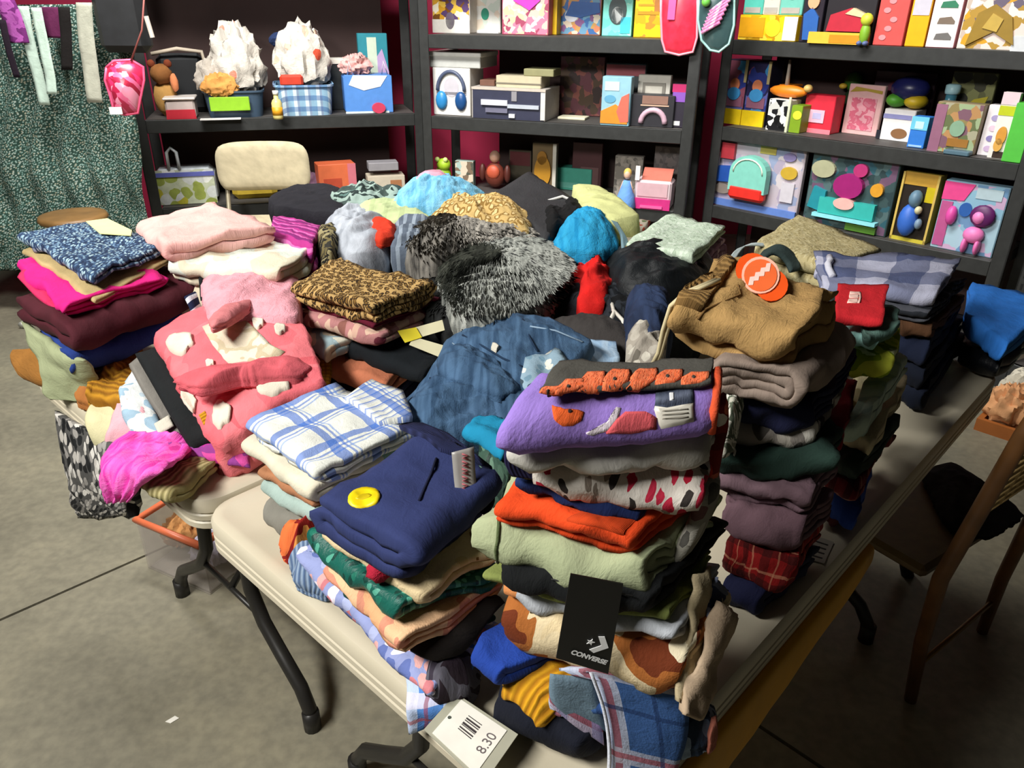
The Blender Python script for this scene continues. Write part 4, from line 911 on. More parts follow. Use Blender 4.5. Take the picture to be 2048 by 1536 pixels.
bx, O, X, n, h = carton(RU, Z3, 1778, 1852, 482, 342, .07, 'gold edged window box holding a big blue bird toy', '#b59a3c', '#241c16', [('r', (0, 0, .06, 1), '#cfb25c', 'gold_edge', .01), ('r', (.94, 0, 1, 1), '#cfb25c', 'gold_edge', .01), ('r', (0, 0, 1, .05), '#cbbb3c', 'gold_edge', .01), ('r', (.06, .82, .94, 1), '#c79a3a', 'gold_header', .003), ('r', (.7, .6, .94, .82), '#c9b418', 'yellow_panel', .003)])
MB().blob(O+X*.42+ZV*h*.32-n*.02, X.length*.27, .04, h*.24, RU.d, RU.n, 16).build('bird_body', solid('#3468c4', .5), bx, True)
MB().blob(O+X*.5+ZV*h*.64-n*.02, X.length*.18, .035, h*.13, RU.d, RU.n, 14).build('bird_head', solid('#5f7f94', .5), bx, True)
MB().blob(O+X*.68+ZV*h*.5-n*.04, X.length*.10, .02, h*.06, RU.d, RU.n, 12).build('bird_beak', solid('#cfc9a0', .5), bx, True)
MB().blob(O+X*.74+ZV*h*.30-n*.03, X.length*.10, .02, h*.08, RU.d, RU.n, 12).build('bird_wing', solid('#7a93a8', .5), bx, True)
pp, O, X, n, h = carton(RU, Z3, 1856, 1985, 505, 362, .06, 'pink and blue pony toy pack at the right end of the lower shelf', '#8fb4c8', art(('#8cb6cc', '#a9c8d6', '#c9a9c8', '#6d93b8'), 18, 21), [('p', ((0, .72), (.0, .98), (.48, .98), (.36, .74)), '#e2488c', 'pink_header', .004), ('r', (.02, .05, .2, .7), '#b8568c', 'magenta_side', .004), ('e', (.42, .62, .1, .1), '#2c5fa8', 'blue_badge', .006), ('r', (.52, .8, .92, .95), '#b3c8d0', 'pale_label', .003)])
for nm, o, r, c in (('pony_mane', (.72, .58), (.2, .16), '#5c1c5c'), ('pony_head', (.68, .56), (.11, .10), '#ef86c4'), ('pony_body', (.66, .30), (.17, .12), '#ee7fbe'), ('pony_leg', (.56, .14), (.05, .12), '#ea74b6'), ('pony_leg', (.76, .14), (.05, .12), '#ea74b6')):
    MB().blob(O+X*o[0]+ZV*h*o[1]-n*.02, X.length*r[0], .03 if 'mane' not in nm else .018, h*r[1], RU.d, RU.n, 14).build(nm, solid(c, .45), pp, True)
MB().blob(O+X*.24+ZV*h*.52-n*.02, X.length*.09, .025, h*.14, RU.d, RU.n, 14).build('small_pony', solid('#dd4fa4', .45), pp, True)
# --- left unit: bags and baskets
F0 = fabric
ZL = .925
def basket(u, z, xl, xr, yb, yt, depth, label, mat, name='storage_basket', flare=.12):
    O, X, n, h = frame_on(u, z, xl, xr, yb, yt); c = O+X*.5+n*depth*.5; hx, hy = X.length/2, depth/2; d = X.normalized()
    V = []; Fq = []
    prof = [(1, 0), (1+flare, h), (1+flare+.05, h), (1+flare+.05, h*.93), (1+flare-.06, h*.97), (.93, .012)]
    ring = [(math.copysign(abs(math.cos(t))**.35, math.cos(t)), math.copysign(abs(math.sin(t))**.35, math.sin(t))) for t in [6.28318*k/28+.05 for k in range(28)]]
    for f, zz in prof:
        for a, b in ring: V.append(c+d*a*hx*f*.9+n*b*hy*f*.9+ZV*zz)
    m = 28
    for i in range(len(prof)-1):
        for j in range(m): k = (j+1) % m; Fq.append((i*m+j, i*m+k, (i+1)*m+k, (i+1)*m+j))
    Fq += [tuple(range(m-1, -1, -1)), tuple((len(prof)-1)*m+j for j in range(m))]
    o = mesh_obj(name, V, Fq, mat, None, [((v-c).dot(d), v.z+(v-c).dot(n)) for v in V]); smooth_by_angle(o, 40); tag(o, label, 'basket')
    return o, O, X, n, h
def crumple(name, label, cat, c, rx, ry, rz, mat, spikes=.35, seed=0, u=LU, parent=None):
    """knotted plastic bag: lumpy, peaked towards the top"""
    V = []; Fq = []; U = []; seg, rg = 44, 26
    for i in range(rg+1):
        p = math.pi*i/rg
        for j in range(seg):
            t = 6.28318*j/seg; dv = Vector((math.sin(p)*math.cos(t), math.sin(p)*math.sin(t), -math.cos(p)))
            wv = Vector((dv.x*3.0, dv.y*3.0, dv.z*1.1)); f = 1+spikes*((1-2.2*abs(noise.noise(wv+Vector((seed, 0, seed)))))*.8+.4*(1-2.2*abs(noise.noise(wv*2.3+Vector((0, seed, 0)))))-.25)
            if dv.z > .45: f *= 1+.28*(dv.z-.45)*(1+1.5*noise.noise(Vector((t*1.3, seed, 0))))
            if dv.z < -.5: f *= .9
            V.append(c+u.d*dv.x*rx*f+u.n*dv.y*ry*f+ZV*(dv.z*rz*f)); U.append((t*rx, p*rz))
    for i in range(rg):
        for j in range(seg): k = (j+1) % seg; Fq.append((i*seg+j, i*seg+k, (i+1)*seg+k, (i+1)*seg+j))
    o = mesh_obj(name, V, Fq, mat, parent, U, smooth=False); smooth_by_angle(o, 50)
    if parent is None: tag(o, label, cat)
    return o
WB = fabric('#cfc8bd', 'spots', .35, (('#d98a74', '#cfc8bd', '#cfc8bd', '#c9c2b6'), 11, .16), bump=.9)
WB2 = fabric('#d2cbc0', 'spots', .35, (('#d0543a', '#d2cbc0', '#e0b49c'), 9, .2), bump=.9)
bk1, O, X, n, h = basket(LU, ZL, 412, 532, 236, 182, .28, 'dark blue basket with a lime green label under the white bags', solid('#3c4f62', .5))
MB().box(O+X*.10-n*.02+ZV*h*.28, X*.66, n*.008, ZV*h*.52, .003).build('lime_label', solid('#8bbf24', .5), bk1)
C1 = O+X*.5+n*.14
crumple('plastic_bag', 'knotted white plastic bag rising to a peak in the dark basket', 'bag', C1+ZV*(h+.10)+LU.d*.035, .12, .10, .16, WB, .32, 2)
crumple('plastic_bag', 'small rumpled white plastic bag at the left of the dark basket', 'bag', C1+ZV*(h+.045)-LU.d*.09, .085, .08, .08, fabric('#bdb4a8', bump=.9), .3, 9)
crumple('orange_cloth', 'orange knitted cloth stuffed in front of the white bags', 'cloth', C1+ZV*(h+.02)-LU.d*.06-LU.n*.13, .075, .03, .05, F0('#d99a52'), .35, 15)
bk2, O, X, n, h = basket(LU, ZL, 556, 672, 236, 170, .30, 'blue and white checked basket on the left unit', fabric('#8fb4cc', 'plaid', args=((0, .06, 0, .5, '#e3edf0', .7), (1, .05, .2, .45, '#2f5f9c', .6), (0, .06, .3, .2, '#2b568f', .6)), bump=.1))
C2 = O+X*.5+n*.15
crumple('plastic_bag', 'white plastic bag with red print in the checked basket', 'bag', C2+ZV*(h+.095)+LU.d*.01, .125, .10, .15, WB2, .3, 5)
tag(MB().box(C2+ZV*(h-.01)-LU.d*.12-LU.n*.13, LU.d*.12, LU.n*.03, ZV*.06, .012).build('red_wallet', solid('#c23a24', .5)), 'red wallet tucked into the checked basket', 'wallet')
tag(MB().blob(C2+ZV*(h+.21)-LU.d*.10+LU.n*.06, .05, .05, .04, LU.d, LU.n, 14, .3).build('beanie', fabric('#26355a')), 'dark navy hat between the two white bags', 'hat')
Pb = at(557, 238, ZL); bo = MB().lathe(Pb, [(.024, 0), (.027, .01), (.027, .08), (.02, .095), (.012, .10), (.012, .12)], 14).build('bottle', solid('#cfc07a', .4), None, True); tag(bo, 'small yellow and white bottle between the two baskets', 'bottle')
MB().lathe(Pb+ZV*.02, [(.0276, 0), (.0276, .04)], 14).build('label', solid('#d9981c', .5), bo, True)
MB().lathe(Pb+ZV*.12, [(.015, 0), (.015, .02)], 12).build('cap', solid('#efece0', .5), bo, True)
# gift bag
gx, O, X, n, h = carton(LU, ZL, 692, 788, 226, 150, .16, 'blue gift bag with white tissue at the right end of the shelf', '#4c7fc4', '#568ad0', [('p', ((.1, .75), (.4, .6), (.75, .7), (.9, .98), (.2, 1)), '#dfe4f0', 'white_wave'), ('e', (.68, .14, .14, .14), '#c8405c', 'red_bow', .02), ('r', (0, 0, .9, .05), '#cfd9d6', 'base_line')], cat='bag', name='gift_bag', bev=.012)
for s in (.1, .8):
    MB().tube([O+X*s+ZV*h+n*.02, O+X*(s+.03)+ZV*(h+.07)-n*.01, O+X*(s+.12)+ZV*h+n*.02], .004, 6).build('handle', solid('#e6e6ee', .5), gx, True)
crumple('tissue_paper', 'pink tissue paper bunched in the blue gift bag', 'paper', O+X*.3+n*.08+ZV*(h+.035), .07, .06, .045, fabric('#dfa9a4', bump=.8), .5, 12)
tb = MB().box(O+X*.42+n*.20, X*.62, n*.06, ZV*(h+.20), .003).build('gift_box', solid('#2b8694', .5)); tag(tb, 'tall teal box standing behind the blue gift bag', 'box')
front_shapes(tb, O+X*.42+n*.2, X*.62, n, h+.2, [('r', (.3, .4, .62, .95), '#c9d6c0', 'pale_panel'), ('p', ((.62, .35), (.62, .7), (.8, .8), (1, .5), (1, .35)), '#b79cc4', 'lilac_shape', .004)])
P6 = onplane(648, 200, LU.L+LU.n*.24, LU.n); P6.z = ZL
tag(MB().box(P6, LU.d*.14, LU.n*.10, ZV*.24, .004).build('black_box', solid('#2b2f30', .5)), 'black box standing behind the gift bag', 'box')
Pk = P6-LU.n*.005+ZV*.2405; tag(MB().box(Pk+LU.d*.03, LU.d*.12, LU.n*.11, ZV*.03, .003).build('paperback_book', solid('#ddd8cc', .6)), 'white paperback lying on the black box', 'book')
# left end
rd, O, X, n, h = carton(LU, ZL, 334, 394, 238, 200, .14, 'clear tub with a red base at the left end of the shelf', '#b9aaa4', None, [('p', ((0, 0), (.02, .5), (.98, .5), (1, 0)), '#b82a38', 'red_base', .006)], cat='tub', name='plastic_tub', bev=.01)
MB().box(O-X*.04+ZV*h-n*.01, X*1.08, n*.16, ZV*.012, .004).build('lid', solid('#d7cfc8', .3), rd)
Pq = at(372, 225, ZL)+LU.n*.10
Pz = at(372, 232, ZL)+LU.n*.12
bag = MB().box(Pz-LU.d*.12, LU.d*.24, LU.n*.10, ZV*.30, .03).build('tote_bag', solid('#15171a', .6)); tag(bag, 'tall black tote bag with a cream strap over its top', 'bag')
MB().tube([Pz-LU.d*.13+ZV*.30-LU.n*.01, Pz+ZV*.325-LU.n*.02, Pz+LU.d*.12+ZV*.31-LU.n*.02, Pz+LU.d*.135+ZV*.18-LU.n*.02], .010, 8).build('strap', solid('#b9ab98', .6), bag, True)
Pt = LU.L+LU.d*.10+LU.n*.16; e = empty('plush_tiger', Vector((Pt.x, Pt.y, ZL)), 'tan and orange plush animal slumped at the left end', 'plush toy')
for nm, o, r, c in (('body', (0, 0, .09), (.06, .05, .09), '#b5894c'), ('head', (.0, -.02, .21), (.055, .05, .05), '#8a5a30'), ('ear', (-.04, -.02, .26), (.02, .012, .02), '#7a3a22'), ('ear', (.04, -.02, .26), (.02, .012, .02), '#7a3a22'), ('arm', (.06, -.05, .17), (.02, .02, .045), '#e08a5c')):
    MB().blob(Vector((Pt.x, Pt.y, ZL))+LU.d*o[0]+LU.n*o[1]+ZV*o[2], r[0], r[1], r[2], LU.d, LU.n, 14, .15, 3).build(nm, fabric(c), e, True)
pp1 = MB().box(at(400, 241, ZL), LU.d*.20, LU.n*.05, ZV*.004).build('paper_sheet', solid('#dcd8d4', .6)); tag(pp1, 'white paper slips at the front edge of the left shelf', 'paper')
# pink mesh bag hanging from the left post
P0 = LU.L-LU.n*.63
pts = [(213, 135), (228, 122), (262, 120), (286, 134), (288, 160), (280, 200), (276, 226), (250, 230), (228, 224), (220, 190), (210, 160)]
pk, pc3, cen = pouch('hot pink glittery bag hanging from the post of the left unit', pts, 0, .05, art(('#e8386c', '#c42a50', '#f06a94', '#a8243f', '#f59ab4'), 40, 3, rough=.3), solid('#f0577f', .4), LU, cat='bag', inset=-.62)
pk.name = 'hanging_bag'
MB().tube([onplane(262, 122, P0, LU.n), onplane(284, 60, P0, LU.n), onplane(290, -30, P0, LU.n)], .004, 6).build('cord', solid('#8a4a44', .6), pk, True)
tg = MB().box(onplane(222, 228, P0, LU.n)-LU.n*.02, LU.d*.05, LU.n*.004, ZV*.03).build('paper_tag', solid('#e8e4dc', .6), pk)
MB().tube([onplane(292, 32, P0, LU.n), onplane(305, 75, P0, LU.n)], .010, 8).build('white_stick', solid('#c9c0b4', .5)); ws = bpy.data.objects[-1] if False else [o for o in COL.objects if o.name.startswith('white_stick')][0]
tag(ws, 'short white stick hanging beside the left post', 'stick')
# lower shelf of the left unit
ZB = .47
cb, O, X, n, h = carton(LU, ZB, 318, 440, 418, 338, .18, 'clear zipped bag of yellow and white soft toys', solid('#aeb4b8', .25, grain=.2), fabric('#b9bfa4', 'spots', .4, (('#b0a838', '#dfe0d8', '#8f9a4a', '#c9ccc8'), 16, .5)), [('r', (.0, .80, 1, .92), '#5b61a8', 'violet_zip', .006)], cat='bag', name='zipped_bag', bev=.03, inset=.08)
m = MB(); hx = O+X*.28+ZV*h; m.tube([hx, hx+ZV*.09+X*.01, hx+ZV*.115+X*.08, hx+X*.16+ZV*.09, hx+X*.17], .009, 8); m.build('carry_handle', solid('#a9adb0', .3), cb, True)
carton(LU, ZB, 470, 560, 425, 368, .12, 'mustard yellow cushion behind the beige chair', fabric('#b59a34'), None, cat='cushion', name='cushion', bev=.03, inset=.12)
carton(LU, ZB, 642, 716, 398, 328, .12, 'orange printed box on the lower left shelf', '#c8603c', '#d26a44', [('r', (.12, .25, .6, .6), '#b54a34', 'dark_print'), ('r', (.78, 0, 1, 1), '#c9707c', 'pink_end', .003)], yaw=.12)
carton(LU, ZB, 738, 812, 395, 352, .12, 'cream box at the right of the lower left shelf', '#bcb09c', '#c2b7a4', [('r', (.6, .2, .9, .8), '#a4704c', 'brown_print')])
tag(MB().box(at(742, 395, ZB)+ZV*.145+LU.n*.01, LU.d*.17, LU.n*.10, ZV*.045, .003).build('gift_box', solid('#8d8a8e', .5)), 'flat grey box resting on the cream box', 'box')
P7 = onplane(618, 390, LU.L+LU.n*.14, LU.n); P7.z = ZB
crumple('plush_toy', 'mauve plush toy beside the orange box', 'plush toy', P7+ZV*.06, .08, .06, .06, fabric('#6d5064'), .2, 21)
# ---------------------------------------------------------------- clothes rail at the far left
def rail():
    y = 3.75; e = empty('clothes_rail', Vector((-2.75, y, 0)), 'white metal clothes rail at the far left', 'clothes rail')
    fr = solid('#bdbcb4', .4, metal=.5)
    MB().tube([Vector((-4.0, y+.1, 1.50)), Vector((-2.12, y-.02, 1.50))], .016, 10).build('top_bar', fr, e, True)
    for x, yy in ((-4.0, y+.14), (-2.45, y+.14)): MB().tube([Vector((x, yy, 0)), Vector((x, yy, 1.52))], .016, 10).build('upright', fr, e, True)
    MB().tube([Vector((-2.45, y-.2, .02)), Vector((-2.45, y+.4, .02))], .016, 10).build('foot_bar', fr, e, True)
    return y
RY = rail()
def rp(px, py, dy=0):
    v = ray(px, py); return CAM+v*((RY-dy-CAM.y)/v.y)
gm = fabric('#2a443b', 'spots', .8, (('#a3b0a6', '#6f8f86', '#8aa39a', '#9a9a86'), 105, .34), bump=.2)
rows = [(rp(-140, 10), rp(262, 8)), (rp(-140, 120), rp(268, 100)), (rp(-135, 250), rp(272, 230)), (rp(-130, 380), rp(284, 350)), (rp(-125, 500), rp(298, 440)), (rp(-120, 560), rp(300, 500))]
fab = sheet('hanging_fabric', rows, gm, thick=.006, wr=.02, freq=5, nu=40, sub=6, pleat=.022, npl=7); tag(fab, 'long green fabric with tiny pale flowers hanging from the rail', 'fabric')
def strap(label, name, pts, w, mat, cat, dy=.10):
    c = [rp(x, y, dy) for x, y in pts]; R = [(p-Vector((w/2, 0, 0)), p+Vector((w/2, 0, 0))) for p in c]
    o = sheet(name, R, mat, thick=.003, wr=.004, freq=12, nu=4); tag(o, label, cat); return o
pale = fabric('#b9cdbf'); 
strap('pale mint ribbon hanging in front of the green fabric, longest of the pair', 'ribbon', [(46, 12), (58, 80), (76, 150), (90, 210)], .05, pale, 'ribbon')
strap('pale mint ribbon hanging just right of the longest one', 'ribbon', [(72, 15), (85, 80), (98, 140), (104, 188)], .045, pale, 'ribbon', .14)
strap('wide cream fringed ribbon hanging near the black bag', 'ribbon', [(168, 5), (172, 70), (180, 130), (190, 205)], .07, fabric('#a9a999'), 'ribbon')
strap('magenta scarf hanging at the left edge', 'scarf', [(8, 0), (22, 30), (32, 60), (38, 86)], .09, fabric('#8a3a86', 'blobs', args=(('#a04f9a', '#6a2668'), 18)), 'scarf', .12)
strap('dark plum scarf hanging between the mint ribbons and the black strap', 'scarf', [(98, 14), (104, 40), (112, 76)], .08, fabric('#5a1f44'), 'scarf')
strap('thin black strap hanging to the left of the cream ribbon', 'strap', [(128, 14), (132, 70), (134, 140)], .05, fabric('#14100f'), 'strap', .12)
strap('thin dark strap with a magenta end at the left edge', 'strap', [(4, 40), (18, 100), (34, 155)], .03, fabric('#1f1420'), 'strap', .15)
P = rp(236, 40, .14); bg = MB().box(P-Vector((.11, 0, .13)), Vector((.22, 0, 0)), Vector((0, .08, 0)), Vector((0, 0, .38)), .03).build('black_bag', solid('#17181a', .55, grain=.3, scale=16)); tag(bg, 'black bag hanging at the top beside the left shelving post', 'bag')
MB().tube([P+Vector((-.08, .03, .2)), P+Vector((-.07, .05, .42)), P+Vector((.07, .05, .42)), P+Vector((.08, .03, .2))], .012, 8).build('handle', solid('#101112', .6), bg, True)
# red and white plush at the left edge
Pq = at(-12, 320, .62); e = empty('plush_toy', Vector((Pq.x, Pq.y, .50)), 'red and white plush toy cut off by the left edge', 'plush toy')
MB().blob(Vector((Pq.x, Pq.y, .80)), .10, .09, .12, lump=.1).build('red_coat', fabric('#8c1c20'), e, True)
MB().blob(Vector((Pq.x, Pq.y, .66)), .13, .10, .06, lump=.2).build('white_edging', fabric('#d8d0c4'), e, True)
MB().blob(Vector((Pq.x, Pq.y, .95)), .08, .08, .09, lump=.1).build('head', fabric('#c9b09c'), e, True)
cr = MB().box(Vector((Pq.x-.25, Pq.y-.2, 0)), Vector((.42, 0, 0)), Vector((0, .4, 0)), Vector((0, 0, .60)), .01).build('storage_box', solid('#3a3a36', .7)); tag(cr, 'dark storage box under the red plush toy at the left edge', 'box')
# ---------------------------------------------------------------- nearest stack (front of the near table)
gA = 'clothes in the tall nearest stack'
F = fabric
blueplaid = F('#3d6199', 'plaid', args=((0, .11, .0, .22, '#c9cfe0', .75), (0, .11, .06, .08, '#9c3a4a', .8), (1, .11, .1, .20, '#c5c9dc', .7), (1, .11, .16, .07, '#a84a55', .8), (0, .11, .55, .05, '#26406f', .8), (1, .11, .6, .05, '#26406f', .8)))
a14 = G('folded_trousers', 'black navy folded trousers at the very bottom of the nearest stack', 'trousers', [(985, 1395), (1170, 1468), (1410, 1330), (1050, 1265)], .795, .05, F('#10131f'), 2, 'roll', gA)
a13 = G('plaid_shirt', 'blue shirt with red and white plaid bands, one sleeve hanging to the table', 'shirt', [(1095, 1400), (1345, 1415), (1440, 1290), (1110, 1280)], .828, .034, blueplaid, 3, 'zig', gA, wr=.007)
PF = at(1260, 1515, .752); nF = Vector((.08, -1, .10)).normalized()
sl = SHP('sleeve', [((1118, 1338), (1330, 1350), -.004), ((1180, 1345), (1372, 1385), .004), ((1206, 1420), (1376, 1462), .006), ((1218, 1500), (1356, 1535), .004), ((1214, 1580), (1344, 1600), .004)], blueplaid, PF, nF, a13.o, thick=.010, wr=.004, nu=12)
PK = SHP('pocket', [((1100, 1348), (1186, 1356)), ((1100, 1395), (1204, 1428)), ((1130, 1430), (1212, 1462))], F('#6d8391'), PF, nF, a13.o, 'grey blue shirt pocket', thick=.006, wr=.003)
SHP('hem_trim', [((1178, 1345), (1186, 1346), .012), ((1204, 1420), (1212, 1421), .013), ((1215, 1500), (1223, 1501), .011), ((1211, 1580), (1219, 1581), .011)], F('#d9dde8'), PF, nF, sl, thick=.004, wr=0, nu=3)
SHP('striped_tail', [((1098, 1390), (1100, 1412)), ((1150, 1420), (1150, 1450)), ((1205, 1450), (1208, 1490))], F('#b0a4b8', 'plaid', args=((0, .03, 0, .3, '#8a2c3c', .8), (1, .05, .2, .3, '#8a86b0', .7))), PF, nF, a13.o, thick=.006, wr=.003)
a12 = G('yellow_shirt', 'mustard yellow ribbed garment poking out on the left of the plaid shirt', 'shirt', [(1003, 1345), (1090, 1405), (1290, 1330), (1100, 1270)], .830, .02, F('#d39a1c', 'rib', args=('#a8700f', .012, 0)), 2, 'zig', gA, droop=.02)
SHP('cuff', [((1002, 1338), (1062, 1352)), ((1004, 1368), (1062, 1380)), ((1042, 1390), (1098, 1385)), ((1045, 1420), (1098, 1412))], F('#d8a01c', 'rib', args=('#ad760f', .010, 0)), at(1050, 1370, .80)+Vector((0, -.012, 0)), Vector((-.2, -1, .4)).normalized(), a12.o, thick=.008, wr=.003)
a11 = G('blue_fleece', 'royal blue fleece edge left of the cream printed jacket', 'fleece', [(950, 1290), (1003, 1345), (1130, 1290), (1060, 1200)], .852, .03, F('#1f3f94', bump=.6), 2, 'roll', gA, wr=.006)
a10 = G('printed_jacket', 'cream jacket with brown and rust shapes behind the black tag', 'jacket', [(1008, 1215), (1372, 1308), (1452, 1180), (1045, 1110)], .916, .082, F('#d9c49a', 'blobs', args=(('#d9c49a', '#dcc9a2', '#a5622c', '#6b2f14', '#e6d9b8'), 11)), 4, 'roll', gA, wr=.008)
zp = MB().tube([a10.surf(.14, .02-k*.012, .001) for k in range(5)], .002, 6).build('zip', solid('#5a4a2c', .4, metal=.5), a10.o, True)
a9 = G('grey_sweatshirt', 'pale grey sweatshirt with an orange print under the black trousers', 'sweatshirt', [(1002, 1172), (1352, 1262), (1440, 1120), (1045, 1080)], .94, .026, F('#b9bdc2', 'spots', args=(('#c9824c', '#b9bdc2', '#c9c4c0'), 9, .22)), 2, 'zig', gA)
a8 = G('olive_shirt', 'olive green folded top just under the black trousers', 'shirt', [(972, 1148), (1330, 1236), (1430, 1110), (1040, 1045)], .953, .014, F('#7d8748'), 2, 'roll', gA)
a7 = G('black_trousers', 'black folded trousers bulging out below the sage green ones', 'trousers', [(1003, 1128), (1300, 1196), (1458, 1030), (1050, 1020)], .985, .034, F('#0d0f10'), 2, 'roll', gA, wr=.007)
a6 = G('sage_trousers', 'sage green folded trousers sagging over the black pair', 'trousers', [(940, 1050), (1282, 1130), (1440, 985), (1035, 945)], (1.022, 1.015, 1.03, 1.03), .048, F('#a3ab86'), 4, 'roll', gA, wr=.010, droop=.006)
MB().tube([a6.surf(.09+.05*k/6, .004-k*.011, .001) for k in range(7)], .0018, 6).build('side_seam', F('#55603e'), a6.o, True)
a5 = G('orange_shorts', 'bright orange folded shorts with a drawn waistband', 'shorts', [(992, 1000), (1268, 1072), (1415, 965), (1060, 940)], (1.056, 1.045, 1.05, 1.06), .034, F('#e0481a'), 3, 'zig', gA, wr=.006)
patch('waistband', lambda u, v, o: a5.surf(u, v, o), [(.52, -.012), (.93, -.012), (.93, .02), (.52, .02)], F('#e5501e', 'rib', args=('#b93a12', .008, 0)), a5.o, .002, sub=6)
a4 = G('navy_shorts', 'navy garment with a thin yellow edge lying in the orange shorts', 'shorts', [(1032, 968), (1275, 1025), (1400, 905), (1050, 895)], (1.075, 1.06, 1.075, 1.085), .016, F('#1a2a58'), 2, 'roll', gA, wr=.008)
MB().tube([a4.surf(.02+.30*k/8, .001, .002) for k in range(9)], .0022, 6).build('yellow_piping', F('#e2c21c'), a4.o, True)
a3 = G('holiday_shirt', 'white cotton top with red and black holiday print', 'shirt', [(1062, 925), (1405, 975), (1440, 850), (1060, 815)], (1.106, 1.086, 1.096, 1.108), .038, F('#d9d0c4', 'spots', args=(('#b01c34', '#38322f', '#e2dace', '#8a7d70', '#c02a44', '#d9d0c4'), 95, .44)), 2, 'roll', gA, wr=.008)
a2 = G('grey_sweatshirt', 'heather grey sweatshirt with a navy cuff below the purple shirt', 'sweatshirt', [(1020, 885), (1425, 880), (1440, 780), (1060, 775)], (1.139, 1.134, 1.14, 1.142), .034, F('#c2beb4', bump=.3), 2, 'roll', gA, wr=.010, droop=.004)
sheet('cuff', [(at(1012, 893, 1.125), at(1060, 905, 1.118)), (at(1008, 920, 1.108), at(1062, 932, 1.100)), (at(1020, 948, 1.09), at(1075, 955, 1.086))], F('#221f48', 'rib', args=('#17153a', .004, 0)), a2.o, thick=.012, wr=.002)
pur = F('#9377c4')
a1 = G('purple_shirt', 'purple kids shirt with an orange motif, folded on top of the nearest stack', 'shirt', [(1008, 822), (1438, 786), (1434, 735), (1085, 738)], (1.178, 1.186, 1.192, 1.188), .050, pur, 2, 'roll', gA, wr=.004)
pxpatch('orange_motif', a1, [(1104, 812), (1128, 820), (1168, 826), (1162, 842), (1145, 852), (1125, 852), (1108, 838)], F('#e0602a'), .0012, 'orange rounded motif')
pxpatch('motif_dot', a1, pxell(1140, 826, 4, 3, 8), solid('#2a1a18', .8), .0024, None, 1)
pxpatch('white_stripe', a1, [(1172, 868), (1205, 855), (1228, 832), (1232, 816), (1242, 818), (1236, 838), (1216, 862), (1185, 872)], F('#d8ccd4'), .0012)
pxpatch('coral_panel', a1, [(1212, 868), (1232, 842), (1250, 826), (1290, 826), (1312, 840), (1312, 860), (1260, 868)], F('#d0585e'), .0014, 'coral pink printed shape')
pxpatch('care_label', a1, [(1310, 784), (1384, 772), (1386, 812), (1308, 818)], F('#3b4252', 'rib', args=('#5a6172', .012, 1)), .0022, 'dark grey clothing label')
pxpatch('price_label', a1, [(1308, 818), (1386, 812), (1388, 842), (1322, 858)], solid('#d5d0c2', .5), .0024, 'cream paper label')
for k in (0, 1, 2): pxpatch('label_line', a1, [(1322, 829+8*k), (1376, 824+8*k), (1376, 826+8*k), (1322, 831+8*k)], solid('#8c867a', .6), .003, None, 1)
pxpatch('label_mark', a1, [(1338, 792), (1346, 791), (1346, 806), (1338, 807)], solid('#d8d8d8', .6), .003, None, 1)
MB().tube([a1.surf(.985, .03, .001), a1.surf(.985, .0, .001), a1.surf(.985, -.03, .001), a1.surf(.985, -.06, .001)], .004, 8).build('orange_piping', F('#d0502c'), a1.o, True)
a0 = G('graphic_tee', 'dark grey tee with orange graffiti lettering on top of the purple shirt', 'shirt', [(1082, 780), (1424, 762), (1426, 720), (1118, 720)], 1.195, .007, F('#4d4b45'), 2, 'roll', gA, wr=.003)
om = F('#e8744a', 'spots', args=(('#8a3a20', '#e88a5c', '#f0642c', '#c9552c'), 150, .3))
for k, x in enumerate((1072, 1112, 1154, 1204, 1258, 1310, 1362)):
    w = 50; yb_ = 800-5.5*k if k < 5 else 770; yt_ = (772, 758, 744, 738, 737, 740, 744)[k]; sk = 14
    pl = [(x, yb_), (x+w*.8, yb_-5), (x+w+sk*.3, (yb_+yt_)/2), (x+w*.85+sk, yt_), (x+sk+6, yt_+2), (x+2, (yb_+yt_)/2)]
    pxpatch('orange_letter', a0, pl, om, .0014, None, 2)
    if k not in (2, 4): pxpatch('letter_counter', a0, pxell(x+w*.5, (yb_+yt_)/2, 3.5, 3, 6), solid('#3a332c', .8), .0022, None, 1)
# right side of the stack: sleeve ends hanging down
def hang(label, name, cat, rows, mat, **k): return SH(name, label, cat, rows, mat, gA, thick=.014, wr=.004, nu=6, **k)
PR = at(1398, 1432, .748); nR = Vector((.80, -.60, .12)).normalized(); PR = PR+nR*.03
SHP('taupe_sleeve', [((1440, 1203), (1474, 1228)), ((1408, 1290), (1449, 1292)), ((1380, 1380), (1414, 1395)), ((1364, 1428), (1394, 1440))], F('#b09a80'), PR, nR, None, 'light taupe sleeve hanging down the right side of the nearest stack', 'sweater', gA, thick=.012, wr=.009, freq=34, nu=8)
SHP('navy_sleeve', [((1424, 1150), (1455, 1180), -.012), ((1408, 1230), (1440, 1245), -.012), ((1384, 1330), (1412, 1340), -.012), ((1366, 1400), (1384, 1405), -.012)], F('#2c3654', 'plaid', args=((1, .03, 0, .3, '#8f97ac', .5),)), PR, nR, None, 'navy checked sleeve between the cream and taupe sleeves', 'shirt', gA, thick=.008, wr=.008, freq=34, nu=8)
SHP('cream_sleeve', [((1392, 1150), (1432, 1135), -.016), ((1380, 1240), (1416, 1240), -.014), ((1362, 1330), (1398, 1330), -.012), ((1348, 1400), (1372, 1405), -.012)], F('#b3a381'), PR, nR, None, 'cream stripe sleeve hanging behind the taupe one on the right side', 'sweater', gA, thick=.010, wr=.009, freq=34, nu=8)
